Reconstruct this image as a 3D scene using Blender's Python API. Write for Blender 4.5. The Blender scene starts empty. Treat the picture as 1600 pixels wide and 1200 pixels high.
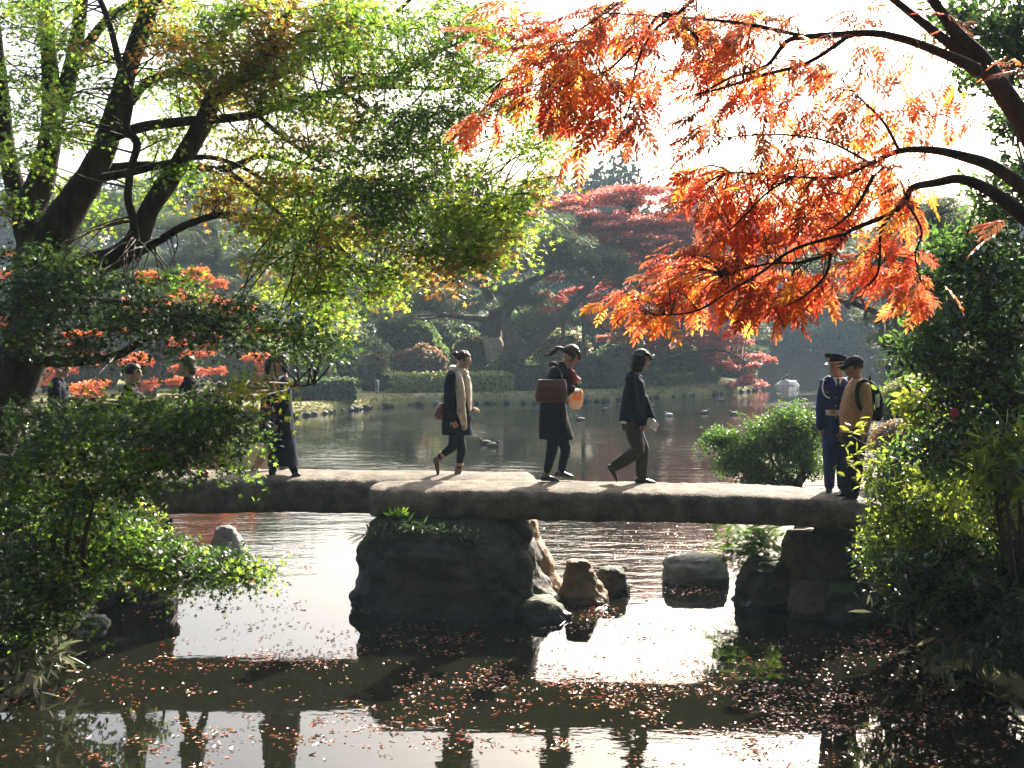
import bpy, math, random
import numpy as np
from mathutils import Vector, Matrix, noise
random.seed(7); RNG = np.random.default_rng(7)
C = bpy.context.scene.collection
S = bpy.context.scene

# ---------------------------------------------------------------- camera, sky, sun, exposure
H = 3.3; F = 2000.0; PITCH = math.atan(90/F)
SUN_EL = math.radians(33); SUN_AZ = math.radians(24)
cam_d = bpy.data.cameras.new('camera'); cam = bpy.data.objects.new('camera', cam_d); C.objects.link(cam)
cam.location = (0, 0, H); cam.rotation_euler = (math.pi/2 - PITCH, 0, 0)
cam_d.sensor_width = 36; cam_d.lens = 36*F/1600; cam_d.clip_start = 0.1; cam_d.clip_end = 2000
S.camera = cam
w = bpy.data.worlds.new("World"); S.world = w; w.use_nodes = True
nt = w.node_tree; bg = nt.nodes['Background']; sk = nt.nodes.new('ShaderNodeTexSky')
sk.sky_type = 'NISHITA'; sk.sun_disc = False; sk.sun_elevation = SUN_EL; sk.sun_rotation = SUN_AZ
sk.air_density = 1.0; sk.dust_density = 6.0; sk.ozone_density = 1.0
nt.links.new(sk.outputs[0], bg.inputs[0]); bg.inputs[1].default_value = 0.088
SUNDIR = Vector((math.sin(SUN_AZ)*math.cos(SUN_EL), math.cos(SUN_AZ)*math.cos(SUN_EL), math.sin(SUN_EL)))
sl = bpy.data.lights.new('sun', 'SUN'); sl.energy = 4.8; sl.angle = math.radians(0.5); sl.color = (1.0, 0.94, 0.84)
so = bpy.data.objects.new('sun', sl); C.objects.link(so); so.rotation_euler = SUNDIR.to_track_quat('Z', 'Y').to_euler()
so.location = SUNDIR*40
vs = S.view_settings; vs.view_transform = 'Standard'; vs.look = 'None'; vs.gamma = 1; vs.use_curve_mapping = False
vs.exposure = 2.1
S.render.engine = 'CYCLES'
cy = S.cycles
cy.max_bounces = 6; cy.diffuse_bounces = 3; cy.glossy_bounces = 3; cy.transmission_bounces = 3
cy.volume_bounces = 0; cy.transparent_max_bounces = 8; cy.caustics_reflective = False; cy.caustics_refractive = False
cy.use_denoising = True
try: cy.denoiser = 'OPENIMAGEDENOISE'
except Exception: pass
cy.sample_clamp_indirect = 6.0

# ---------------------------------------------------------------- geometry helpers
cp, sp_ = math.cos(PITCH), math.sin(PITCH)
def at(px, py, D):
    u = (px-800)/F; v = (600-py)/F
    d = (u, cp + v*sp_, -sp_ + v*cp); t = D/d[1]
    return Vector((u*t, D, H + d[2]*t))
def onz(px, py, z=0.0):
    u = (px-800)/F; v = (600-py)/F
    dz = -sp_ + v*cp; t = (z-H)/dz
    return Vector((u*t, (cp+v*sp_)*t, z))

def tag(o, label=None, cat=None, group=None, kind=None):
    if label: o['label'] = label
    if cat: o['category'] = cat
    if group: o['group'] = group
    if kind: o['kind'] = kind
    return o
def empty(name, loc, label, cat, group=None, rz=0.0):
    o = bpy.data.objects.new(name, None); C.objects.link(o); o.location = loc; o.rotation_euler = (0, 0, rz)
    o.empty_display_size = 0.1
    return tag(o, label, cat, group)
def link_mesh(name, me, mats=(), parent=None, loc=None):
    o = bpy.data.objects.new(name, me); C.objects.link(o)
    for m in mats:
        if m.name not in [x.name for x in me.materials if x]: me.materials.append(m)
    if parent is not None: o.parent = parent
    if loc is not None: o.location = loc
    return o

class Bag:
    """collects vertices and faces, links them as one mesh object"""
    def __init__(s): s.V = []; s.F = []; s.n = 0
    def add(s, V, F, mat=0, smooth=False):
        V = np.asarray(V, dtype=np.float64).reshape(-1, 3)
        s.V.append(V)
        for f in (F if isinstance(F, list) and len(F) and isinstance(F[0], np.ndarray) else [np.asarray(F)]):
            if f.size: 
                m = mat if isinstance(mat, np.ndarray) else np.full(len(f), mat)
                s.F.append((f + s.n, m, smooth))
        s.n += len(V)
    def mesh(s, name, origin=None):
        V = np.concatenate(s.V) if s.V else np.zeros((0, 3))
        if origin is not None: V = V - np.array(origin)
        me = bpy.data.meshes.new(name)
        me.vertices.add(len(V)); me.vertices.foreach_set('co', V.astype(np.float32).ravel())
        nl = sum(f.size for f, _, _ in s.F); npoly = sum(len(f) for f, _, _ in s.F)
        me.loops.add(nl); me.polygons.add(npoly)
        me.loops.foreach_set('vertex_index', np.concatenate([f.ravel() for f, _, _ in s.F]).astype(np.int32))
        tot = np.concatenate([np.full(len(f), f.shape[1]) for f, _, _ in s.F]).astype(np.int32)
        st = np.concatenate([[0], np.cumsum(tot)[:-1]]).astype(np.int32)
        me.polygons.foreach_set('loop_start', st); me.polygons.foreach_set('loop_total', tot)
        me.polygons.foreach_set('material_index', np.concatenate([m for _, m, _ in s.F]).astype(np.int32))
        me.polygons.foreach_set('use_smooth', np.concatenate([np.full(len(f), sm) for f, _, sm in s.F]))
        me.update(calc_edges=True)
        return me
    def build(s, name, mats, parent=None, origin=None, kind=None):
        if not isinstance(mats, (list, tuple)): mats = [mats]
        if origin is None and parent is not None: origin = wloc(parent)
        me = s.mesh(name, origin)
        o = bpy.data.objects.new(name, me); C.objects.link(o)
        for m in mats: me.materials.append(m)
        if parent is not None: o.parent = parent
        elif origin is not None: o.location = origin
        if kind: o['kind'] = kind
        return o
def wloc(o):
    v = Vector(o.location)
    while o.parent is not None:
        o = o.parent; v = v + Vector(o.location)
    return v

def grid_faces(nr, nc, wrap=True):
    f = []
    cols = nc if wrap else nc-1
    i = np.arange(nr-1)[:, None]; j = np.arange(cols)[None, :]; j2 = (j+1) % nc
    return np.stack([i*nc+j, i*nc+j2, (i+1)*nc+j2, (i+1)*nc+j], -1).reshape(-1, 4)
def smooth_pts(pts, rad, sub=4):
    """Catmull-Rom through the points"""
    P = [np.array(p, float) for p in pts]; R = [np.atleast_1d(np.array(r, float)) for r in rad]
    if len(P) < 3: return P, R
    outP, outR = [], []
    for i in range(len(P)-1):
        p0 = P[max(i-1, 0)]; p1 = P[i]; p2 = P[i+1]; p3 = P[min(i+2, len(P)-1)]
        for k in range(sub):
            t = k/sub
            outP.append(0.5*((2*p1)+(-p0+p2)*t+(2*p0-5*p1+4*p2-p3)*t*t+(-p0+3*p1-3*p2+p3)*t**3))
            outR.append(R[i]*(1-t)+R[i+1]*t)
    outP.append(P[-1]); outR.append(R[-1])
    return outP, outR
def tube(bag, pts, rad, n=10, side=(0, 1, 0), mat=0, sub=1, jitter=0.0, cap=True, smooth=True):
    if not isinstance(rad, (list, tuple, np.ndarray)): rad = [rad]*len(pts)
    P = [np.array(p, float) for p in pts]; R = [np.atleast_1d(np.array(r, float)) for r in rad]
    if sub > 1: P, R = smooth_pts(P, R, sub)
    m = len(P); rings = []
    ang = np.linspace(0, 2*np.pi, n, endpoint=False)
    T = []
    for i in range(m):
        t = P[min(i+1, m-1)]-P[max(i-1, 0)]; T.append(t/(np.linalg.norm(t)+1e-9))
    s0 = np.array(side, float)
    if abs(np.dot(s0, T[0])) > 0.93: s0 = np.array((1.0, 0, 0)) if abs(T[0][0]) < 0.9 else np.array((0, 0, 1.0))
    def ring(c, t, ra, rb):
        nonlocal s0
        s = s0 - t*np.dot(s0, t)
        if np.linalg.norm(s) < 1e-4: s = np.cross(t, (0.3, 0.5, 0.8))
        s /= np.linalg.norm(s); s0 = s if True else s0
        u = np.cross(t, s)
        return c + np.outer(np.cos(ang)*ra, s) + np.outer(np.sin(ang)*rb, u)
    base_s = s0.copy()
    if cap:
        r = R[0]; ra, rb = r[0], r[-1]; rr = min(ra, rb)
        rings.append(ring(P[0]-T[0]*rr*0.85, T[0], ra*0.15, rb*0.15)); rings.append(ring(P[0]-T[0]*rr*0.55, T[0], ra*0.75, rb*0.75))
    for i in range(m):
        r = R[i]; ra, rb = r[0], r[-1]
        q = ring(P[i], T[i], ra, rb)
        if jitter: 
            q = q + np.array([noise.noise_vector(Vector(x)*6) for x in q])*jitter*max(ra, rb)
        rings.append(q)
    if cap:
        r = R[-1]; ra, rb = r[0], r[-1]; rr = min(ra, rb)
        rings.append(ring(P[-1]+T[-1]*rr*0.55, T[-1], ra*0.75, rb*0.75)); rings.append(ring(P[-1]+T[-1]*rr*0.85, T[-1], ra*0.15, rb*0.15))
    k = len(rings)
    V = np.concatenate(rings); f = grid_faces(k, n)
    bag.add(V, [f, np.arange(n)[::-1][None, :].copy(), ((k-1)*n+np.arange(n))[None, :]] , mat, smooth)
def box(bag, c, half, mat=0, M=None):
    v = np.array([(x, y, z) for x in (-1, 1) for y in (-1, 1) for z in (-1, 1)], float)*np.array(half)
    if M is not None: v = v @ np.array(M).T
    f = np.array([(0, 1, 3, 2), (4, 6, 7, 5), (0, 4, 5, 1), (2, 3, 7, 6), (0, 2, 6, 4), (1, 5, 7, 3)])
    bag.add(v+np.array(c), f, mat)
def ellipsoid(bag, c, r, M=None, nu=16, nv=10, mat=0, fn=None, smooth=True):
    th = np.linspace(0.02, np.pi-0.02, nv); ph = np.linspace(0, 2*np.pi, nu, endpoint=False)
    T, P = np.meshgrid(th, ph, indexing='ij')
    d = np.stack([np.sin(T)*np.cos(P), np.sin(T)*np.sin(P), np.cos(T)], -1).reshape(-1, 3)
    v = d*np.array(r)
    if fn: v = fn(v, d)
    if M is not None: v = v @ np.array(M).T
    k = nv
    bag.add(v+np.array(c), [grid_faces(nv, nu), np.arange(nu)[::-1][None, :].copy(), ((k-1)*nu+np.arange(nu))[None, :]], mat, smooth)

def basis(nrm, spin):
    z = nrm/(np.linalg.norm(nrm, axis=1, keepdims=True)+1e-9)
    a = np.where(np.abs(z[:, 2:3]) < 0.9, np.array([[0, 0, 1.0]]), np.array([[1.0, 0, 0]]))
    x = np.cross(a, z); x /= np.linalg.norm(x, axis=1, keepdims=True); y = np.cross(z, x)
    c = np.cos(spin)[:, None]; s = np.sin(spin)[:, None]
    return np.stack([x*c+y*s, -x*s+y*c, z], -1)
def basis_dir(fwd, up):
    y = fwd/(np.linalg.norm(fwd, axis=1, keepdims=True)+1e-9)
    x = np.cross(y, up); x /= (np.linalg.norm(x, axis=1, keepdims=True)+1e-9); z = np.cross(x, y)
    return np.stack([x, y, z], -1)
def scatter(bag, T, pos, B, scale, mat=0):
    """copies of a leaf template T=(verts,[faces]) placed as separate islands"""
    tv, tf = T; N = len(pos); k = len(tv)
    sc = np.asarray(scale, float)
    if sc.ndim == 0: sc = np.full(N, float(sc))
    V = np.einsum('nij,kj->nki', B, tv)*sc[:, None, None] + pos[:, None, :]
    Fs = []; ms = []
    off = (np.arange(N)*k)[:, None, None]
    for f in tf:
        Fs.append((f[None]+off).reshape(-1, f.shape[1]))
    V = V.reshape(-1, 3)
    bag.V.append(V)
    for f, base in zip(Fs, tf):
        m = np.repeat(mat, len(base)) if isinstance(mat, np.ndarray) else np.full(len(f), mat)
        bag.F.append((f+bag.n, m, False))
    bag.n += len(V)

# ---------------------------------------------------------------- leaf templates (unit length, in XY, +Y forward)
def t_maple():
    V = []; a0 = [-105, -52, 0, 52, 105]; L = [0.38, 0.55, 0.62, 0.55, 0.38]
    cen = [-135, -78, -26, 26, 78, 135]
    for a in cen:
        r = math.radians(90-a); V.append((0.17*math.cos(r), 0.17*math.sin(r)+0.3, 0.02))
    for a, l in zip(a0, L):
        r = math.radians(90-a); V.append((l*math.cos(r), l*math.sin(r)+0.3, -0.10*l))
    tr = np.array([(i, i+1, 6+i) for i in range(5)])[:, [0, 2, 1]]
    return np.array(V), [tr, np.array([[0, 1, 2, 3, 4, 5]])[:, ::-1].copy()]
def t_ovate(wd=0.42, fold=0.06):
    V = np.array([(0, 0, 0), (-wd/2, 0.35, fold), (-wd*0.36, 0.7, fold*0.6), (0, 1, -0.05), (wd*0.36, 0.7, fold*0.6), (wd/2, 0.35, fold), ])
    return V, [np.array([(0, 3, 2, 1), (0, 5, 4, 3)])]
def t_diamond(wd=0.5):
    return np.array([(0, 0, 0), (wd/2, .5, 0.05), (0, 1, -.04), (-wd/2, .5, 0.05)]), [np.array([(0, 1, 2), (0, 2, 3)])]
def t_tuft(k=3, seed=0):
    r = np.random.default_rng(seed); V = []; Fq = []
    for i in range(k):
        c = r.normal(0, 0.25, 3); a = r.normal(0, 1, 3); a /= np.linalg.norm(a); b = np.cross(a, r.normal(0, 1, 3)); b /= np.linalg.norm(b)
        n0 = len(V); V += [c-a*.5, c+b*.28-a*.1, c+a*.5, c-b*.28+a*.05]; Fq.append((n0, n0+1, n0+2, n0+3))
    return np.array(V), [np.array(Fq)]
def t_needles(k=7, seed=0, up=0.6):
    r = np.random.default_rng(seed); V = []; Ft = []
    for i in range(k):
        a = 2*np.pi*i/k+r.uniform(-.3, .3); e = r.uniform(0.1, 1.3)
        d = np.array((np.cos(a)*np.cos(e), np.sin(a)*np.cos(e), np.sin(e))); s = np.cross(d, (0, 0, 1)); s /= np.linalg.norm(s)
        n0 = len(V); V += [-s*.035, s*.035, d]; Ft.append((n0, n0+1, n0+2))
    return np.array(V), [np.array(Ft)]
def t_compound(pairs=6, droop=0.25, seed=0):
    r = np.random.default_rng(seed); lv, _ = t_ovate(0.34, 0.05); V = []; Q = []
    def curve(s): return np.array((0.0, s, -droop*s*s))
    for i in range(pairs):
        s = 0.2+0.75*i/(pairs-1)*0.95; L = (0.30+0.06*math.sin(i/pairs*3.1))*r.uniform(.88, 1.1)
        for sd in (-1, 1):
            a = math.radians(62-i*4+r.uniform(-8, 8)); d = np.array((sd*math.sin(a), math.cos(a), -0.35+r.uniform(-.15, .15))); d /= np.linalg.norm(d)
            B = basis_dir(d[None], np.array([[0, 0, 1.0]]))[0]; n0 = len(V)
            V += list((lv*L) @ B.T + curve(s)); Q += [(n0, n0+3, n0+2, n0+1), (n0, n0+5, n0+4, n0+3)]
    B = basis_dir(np.array([[0, 1, -0.6]]), np.array([[0, 0, 1.0]]))[0]; n0 = len(V)
    V += list((lv*0.34) @ B.T+curve(1.0)); Q += [(n0, n0+3, n0+2, n0+1), (n0, n0+5, n0+4, n0+3)]
    for j in range(4):
        a, b = curve(j/4), curve((j+1)/4); n0 = len(V); V += [a-(.006, 0, 0), a+(.006, 0, 0), b+(.006, 0, 0), b-(.006, 0, 0)]; Q.append((n0, n0+1, n0+2, n0+3))
    return np.array(V), [np.array(Q)]
T_MAPLE = t_maple(); T_OV = t_ovate(); T_NAR = t_ovate(0.2, 0.03); T_DIA = t_diamond(); T_DIA2 = t_diamond(0.75)

# ---------------------------------------------------------------- materials
def nmat(name):
    m = bpy.data.materials.new(name); m.use_nodes = True; nt = m.node_tree
    for n in list(nt.nodes): nt.nodes.remove(n)
    out = nt.nodes.new('ShaderNodeOutputMaterial')
    return m, nt, out
def N(nt, t, **kw):
    n = nt.nodes.new(t)
    for k, v in kw.items():
        if k.startswith('i_'): n.inputs[int(k[2:])].default_value = v
        else: setattr(n, k, v)
    return n
def ramp(nt, cols, interp='LINEAR'):
    r = nt.nodes.new('ShaderNodeValToRGB'); cr = r.color_ramp; cr.interpolation = interp
    while len(cr.elements) < len(cols): cr.elements.new(0.5)
    for i, (p, c) in enumerate(cols):
        cr.elements[i].position = p; cr.elements[i].color = (c[0], c[1], c[2], 1)
    return r
def leaf_mat(name, cols, trans=0.5, tcol=1.6, rough=0.42, spec=0.4, patch=None, pscale=1.2):
    """per-leaf colour from Random Per Island, thin leaf that lets light through"""
    m, nt, out = nmat(name)
    g = N(nt, 'ShaderNodeNewGeometry'); n = len(cols)
    r = ramp(nt, [(i/(n-1) if n > 1 else 0, c) for i, c in enumerate(cols)]); nt.links.new(g.outputs['Random Per Island'], r.inputs[0])
    col = r.outputs[0]
    if patch:
        tc = N(nt, 'ShaderNodeTexCoord'); no = N(nt, 'ShaderNodeTexNoise'); no.inputs['Scale'].default_value = pscale; no.inputs['Detail'].default_value = 2
        nt.links.new(tc.outputs['Object'], no.inputs['Vector'])
        rr = ramp(nt, [(0.45, (0, 0, 0)), (0.6, (1, 1, 1))]); nt.links.new(no.outputs[0], rr.inputs[0])
        r2 = ramp(nt, [(i/(len(patch)-1), c) for i, c in enumerate(patch)]); nt.links.new(g.outputs['Random Per Island'], r2.inputs[0])
        mx = N(nt, 'ShaderNodeMix', data_type='RGBA'); nt.links.new(rr.outputs[0], mx.inputs[0]); nt.links.new(col, mx.inputs[6]); nt.links.new(r2.outputs[0], mx.inputs[7])
        col = mx.outputs[2]
    p = N(nt, 'ShaderNodeBsdfPrincipled'); p.inputs['Roughness'].default_value = rough; p.inputs['Specular IOR Level'].default_value = spec
    nt.links.new(col, p.inputs['Base Color'])
    t = N(nt, 'ShaderNodeBsdfTranslucent'); mu = N(nt, 'ShaderNodeVectorMath', operation='SCALE'); mu.inputs['Scale'].default_value = tcol
    nt.links.new(col, mu.inputs[0]); nt.links.new(mu.outputs[0], t.inputs[0])
    ms = N(nt, 'ShaderNodeMixShader'); ms.inputs[0].default_value = trans
    nt.links.new(p.outputs[0], ms.inputs[1]); nt.links.new(t.outputs[0], ms.inputs[2]); nt.links.new(ms.outputs[0], out.inputs[0])
    return m
def surf_mat(name, cols, scale=4.0, rough=0.8, bump=0.3, bscale=None, spec=0.3, detail=6, moss=None, stretch=None, bdist=0.02, wet=False, blotch=None):
    m, nt, out = nmat(name)
    tc = N(nt, 'ShaderNodeTexCoord'); vec = tc.outputs['Object']
    if stretch:
        mp = N(nt, 'ShaderNodeMapping'); mp.inputs['Scale'].default_value = stretch; nt.links.new(vec, mp.inputs[0]); vec = mp.outputs[0]
    no = N(nt, 'ShaderNodeTexNoise'); no.inputs['Scale'].default_value = scale; no.inputs['Detail'].default_value = detail; no.inputs['Roughness'].default_value = 0.62
    nt.links.new(vec, no.inputs['Vector'])
    n = len(cols); r = ramp(nt, [(0.3+0.4*i/max(n-1, 1), c) for i, c in enumerate(cols)]); nt.links.new(no.outputs[0], r.inputs[0])
    p = N(nt, 'ShaderNodeBsdfPrincipled'); p.inputs['Roughness'].default_value = rough; p.inputs['Specular IOR Level'].default_value = spec
    col = r.outputs[0]
    if moss:
        g = N(nt, 'ShaderNodeNewGeometry'); sx = N(nt, 'ShaderNodeSeparateXYZ'); nt.links.new(g.outputs['Normal'], sx.inputs[0])
        n2 = N(nt, 'ShaderNodeTexNoise'); n2.inputs['Scale'].default_value = scale*1.7; nt.links.new(tc.outputs['Object'], n2.inputs['Vector'])
        ad = N(nt, 'ShaderNodeMath', operation='MULTIPLY'); nt.links.new(sx.outputs[2], ad.inputs[0]); nt.links.new(n2.outputs[0], ad.inputs[1])
        r3 = ramp(nt, [(0.3, (0, 0, 0)), (0.42, (1, 1, 1))]); nt.links.new(ad.outputs[0], r3.inputs[0])
        mx = N(nt, 'ShaderNodeMix', data_type='RGBA'); nt.links.new(r3.outputs[0], mx.inputs[0]); nt.links.new(col, mx.inputs[6]); mx.inputs[7].default_value = (*moss, 1)
        col = mx.outputs[2]
    if blotch:
        v = N(nt, 'ShaderNodeTexNoise'); v.inputs['Scale'].default_value = 1.7; v.inputs['Detail'].default_value = 8; v.inputs['Roughness'].default_value = .7; nt.links.new(tc.outputs['Object'], v.inputs['Vector'])
        rb = ramp(nt, [(0.5, (0, 0, 0)), (0.6, (.85, .85, .85))]); nt.links.new(v.outputs[0], rb.inputs[0])
        mx = N(nt, 'ShaderNodeMix', data_type='RGBA'); nt.links.new(rb.outputs[0], mx.inputs[0]); nt.links.new(col, mx.inputs[6]); mx.inputs[7].default_value = (*blotch, 1); col = mx.outputs[2]
        v2 = N(nt, 'ShaderNodeTexVoronoi', feature='DISTANCE_TO_EDGE'); v2.inputs['Scale'].default_value = 1.1; v2.inputs['Randomness'].default_value = 1
        wv = N(nt, 'ShaderNodeVectorMath', operation='ADD'); nt.links.new(tc.outputs['Object'], wv.inputs[0]); nt.links.new(v.outputs[1], wv.inputs[1]); nt.links.new(wv.outputs[0], v2.inputs['Vector'])
        rc = ramp(nt, [(0.0, (.35, .35, .35)), (0.012, (1, 1, 1))]); nt.links.new(v2.outputs['Distance'], rc.inputs[0])
        mc = N(nt, 'ShaderNodeMix', data_type='RGBA', blend_type='MULTIPLY'); mc.inputs[0].default_value = 1; nt.links.new(col, mc.inputs[6]); nt.links.new(rc.outputs[0], mc.inputs[7]); col = mc.outputs[2]
    if wet:
        gp = N(nt, 'ShaderNodeNewGeometry'); sz = N(nt, 'ShaderNodeSeparateXYZ'); nt.links.new(gp.outputs['Position'], sz.inputs[0])
        ma = N(nt, 'ShaderNodeMath', operation='MULTIPLY_ADD'); nt.links.new(no.outputs[0], ma.inputs[0]); ma.inputs[1].default_value = -.12; nt.links.new(sz.outputs[2], ma.inputs[2])
        rw = ramp(nt, [(0.0, (.4, .4, .4)), (0.035, (1, 1, 1))]); nt.links.new(ma.outputs[0], rw.inputs[0])
        mw = N(nt, 'ShaderNodeMix', data_type='RGBA', blend_type='MULTIPLY'); mw.inputs[0].default_value = 1; nt.links.new(col, mw.inputs[6]); nt.links.new(rw.outputs[0], mw.inputs[7]); col = mw.outputs[2]
        rr = ramp(nt, [(0.0, (.2, .2, .2)), (0.035, (rough, rough, rough))]); nt.links.new(ma.outputs[0], rr.inputs[0]); nt.links.new(rr.outputs[0], p.inputs['Roughness'])
    nt.links.new(col, p.inputs['Base Color'])
    if bump:
        nb = N(nt, 'ShaderNodeTexNoise'); nb.inputs['Scale'].default_value = bscale or scale*3; nb.inputs['Detail'].default_value = 8
        nt.links.new(vec, nb.inputs['Vector']); b = N(nt, 'ShaderNodeBump'); b.inputs['Strength'].default_value = bump; b.inputs['Distance'].default_value = bdist
        nt.links.new(nb.outputs[0], b.inputs['Height']); nt.links.new(b.outputs[0], p.inputs['Normal'])
    nt.links.new(p.outputs[0], out.inputs[0])
    return m
def flat_mat(name, c, rough=0.7, spec=0.3, metal=0.0, trans=0.0, sheen=0.0):
    m, nt, out = nmat(name)
    p = N(nt, 'ShaderNodeBsdfPrincipled'); p.inputs['Roughness'].default_value = rough; p.inputs['Specular IOR Level'].default_value = spec; p.inputs['Metallic'].default_value = metal
    tc = N(nt, 'ShaderNodeTexCoord'); no = N(nt, 'ShaderNodeTexNoise'); no.inputs['Scale'].default_value = 22; no.inputs['Detail'].default_value = 5
    nt.links.new(tc.outputs['Object'], no.inputs['Vector'])
    r = ramp(nt, [(0.3, tuple(x*0.72 for x in c)), (0.7, tuple(min(1, x*1.22) for x in c))]); nt.links.new(no.outputs[0], r.inputs[0])
    nt.links.new(r.outputs[0], p.inputs['Base Color']); p.inputs['Sheen Weight'].default_value = sheen
    nb = N(nt, 'ShaderNodeTexNoise'); nb.inputs['Scale'].default_value = 34; nb.inputs['Detail'].default_value = 6; nb.inputs['Distortion'].default_value = .8; nt.links.new(tc.outputs['Object'], nb.inputs['Vector'])
    bb_ = N(nt, 'ShaderNodeBump'); bb_.inputs['Strength'].default_value = .5; bb_.inputs['Distance'].default_value = .012; nt.links.new(nb.outputs[0], bb_.inputs['Height']); nt.links.new(bb_.outputs[0], p.inputs['Normal'])
    sh = p.outputs[0]
    if trans:
        t = N(nt, 'ShaderNodeBsdfTranslucent'); t.inputs[0].default_value = (*c, 1); ms = N(nt, 'ShaderNodeMixShader'); ms.inputs[0].default_value = trans
        nt.links.new(sh, ms.inputs[1]); nt.links.new(t.outputs[0], ms.inputs[2]); sh = ms.outputs[0]
    nt.links.new(sh, out.inputs[0])
    return m

M_BARK = surf_mat('bark', [(0.014, 0.01, 0.008), (0.035, 0.026, 0.02), (0.07, 0.055, 0.042)], 7, 0.9, 0.6, 26, moss=None, stretch=(1, 1, .35))
M_BARKFAR = surf_mat('bark_pine', [(0.05, 0.035, 0.025), (0.13, 0.09, 0.065)], 5, 0.9, 0.4, 14)
M_TWIG = flat_mat('twig_bark', (0.05, 0.03, 0.022), 0.8)
# ---------------------------------------------------------------- water
def water_mat():
    m, nt, out = nmat('pond_water')
    p = N(nt, 'ShaderNodeBsdfPrincipled'); p.inputs['Base Color'].default_value = (0.0075, 0.008, 0.0045, 1)
    p.inputs['Roughness'].default_value = 0.02; p.inputs['IOR'].default_value = 1.33; p.inputs['Specular IOR Level'].default_value = 0.5
    tc = N(nt, 'ShaderNodeTexCoord'); sx = N(nt, 'ShaderNodeSeparateXYZ'); nt.links.new(tc.outputs['Object'], sx.inputs[0])
    # wind: calm in the lee of the bridge, ruffled beyond it
    mr = N(nt, 'ShaderNodeMapRange'); mr.inputs['From Min'].default_value = 15.0; mr.inputs['From Max'].default_value = 20; mr.inputs['To Min'].default_value = 0.15; mr.inputs['To Max'].default_value = 1.0
    nt.links.new(sx.outputs[1], mr.inputs[0])
    def wav(scale, sy, det):
        mp = N(nt, 'ShaderNodeMapping'); mp.inputs['Scale'].default_value = (1, sy, 1); nt.links.new(tc.outputs['Object'], mp.inputs[0])
        no = N(nt, 'ShaderNodeTexNoise'); no.inputs['Scale'].default_value = scale; no.inputs['Detail'].default_value = det; nt.links.new(mp.outputs[0], no.inputs['Vector'])
        return no.outputs[0]
    a = wav(1.1, 2.2, 3); b = wav(5.5, 1.6, 3); c = wav(0.16, 1.0, 2)
    # gusts break the ruffled part into patches
    rc = ramp(nt, [(0.42, (0.25, .25, .25)), (0.6, (1, 1, 1))]); nt.links.new(c, rc.inputs[0])
    m1 = N(nt, 'ShaderNodeMath', operation='MULTIPLY'); nt.links.new(b, m1.inputs[0]); m1.inputs[1].default_value = 0.28
    m2 = N(nt, 'ShaderNodeMath', operation='ADD'); nt.links.new(a, m2.inputs[0]); nt.links.new(m1.outputs[0], m2.inputs[1])
    m3 = N(nt, 'ShaderNodeMath', operation='MULTIPLY'); nt.links.new(mr.outputs[0], m3.inputs[0]); nt.links.new(rc.outputs[0], m3.inputs[1])
    m4 = N(nt, 'ShaderNodeMath', operation='MULTIPLY'); nt.links.new(m3.outputs[0], m4.inputs[0]); m4.inputs[1].default_value = 0.46
    bp = N(nt, 'ShaderNodeBump'); bp.inputs['Distance'].default_value = 0.06; nt.links.new(m4.outputs[0], bp.inputs['Strength']); nt.links.new(m2.outputs[0], bp.inputs['Height'])
    nt.links.new(bp.outputs[0], p.inputs['Normal']); nt.links.new(p.outputs[0], out.inputs[0])
    return m
b = Bag(); b.add([(-150, -6, 0), (150, -6, 0), (150, 150, 0), (-150, 150, 0)], np.array([[0, 1, 2, 3]]))
o = b.build('pond_water', water_mat()); tag(o, kind='structure')

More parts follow.
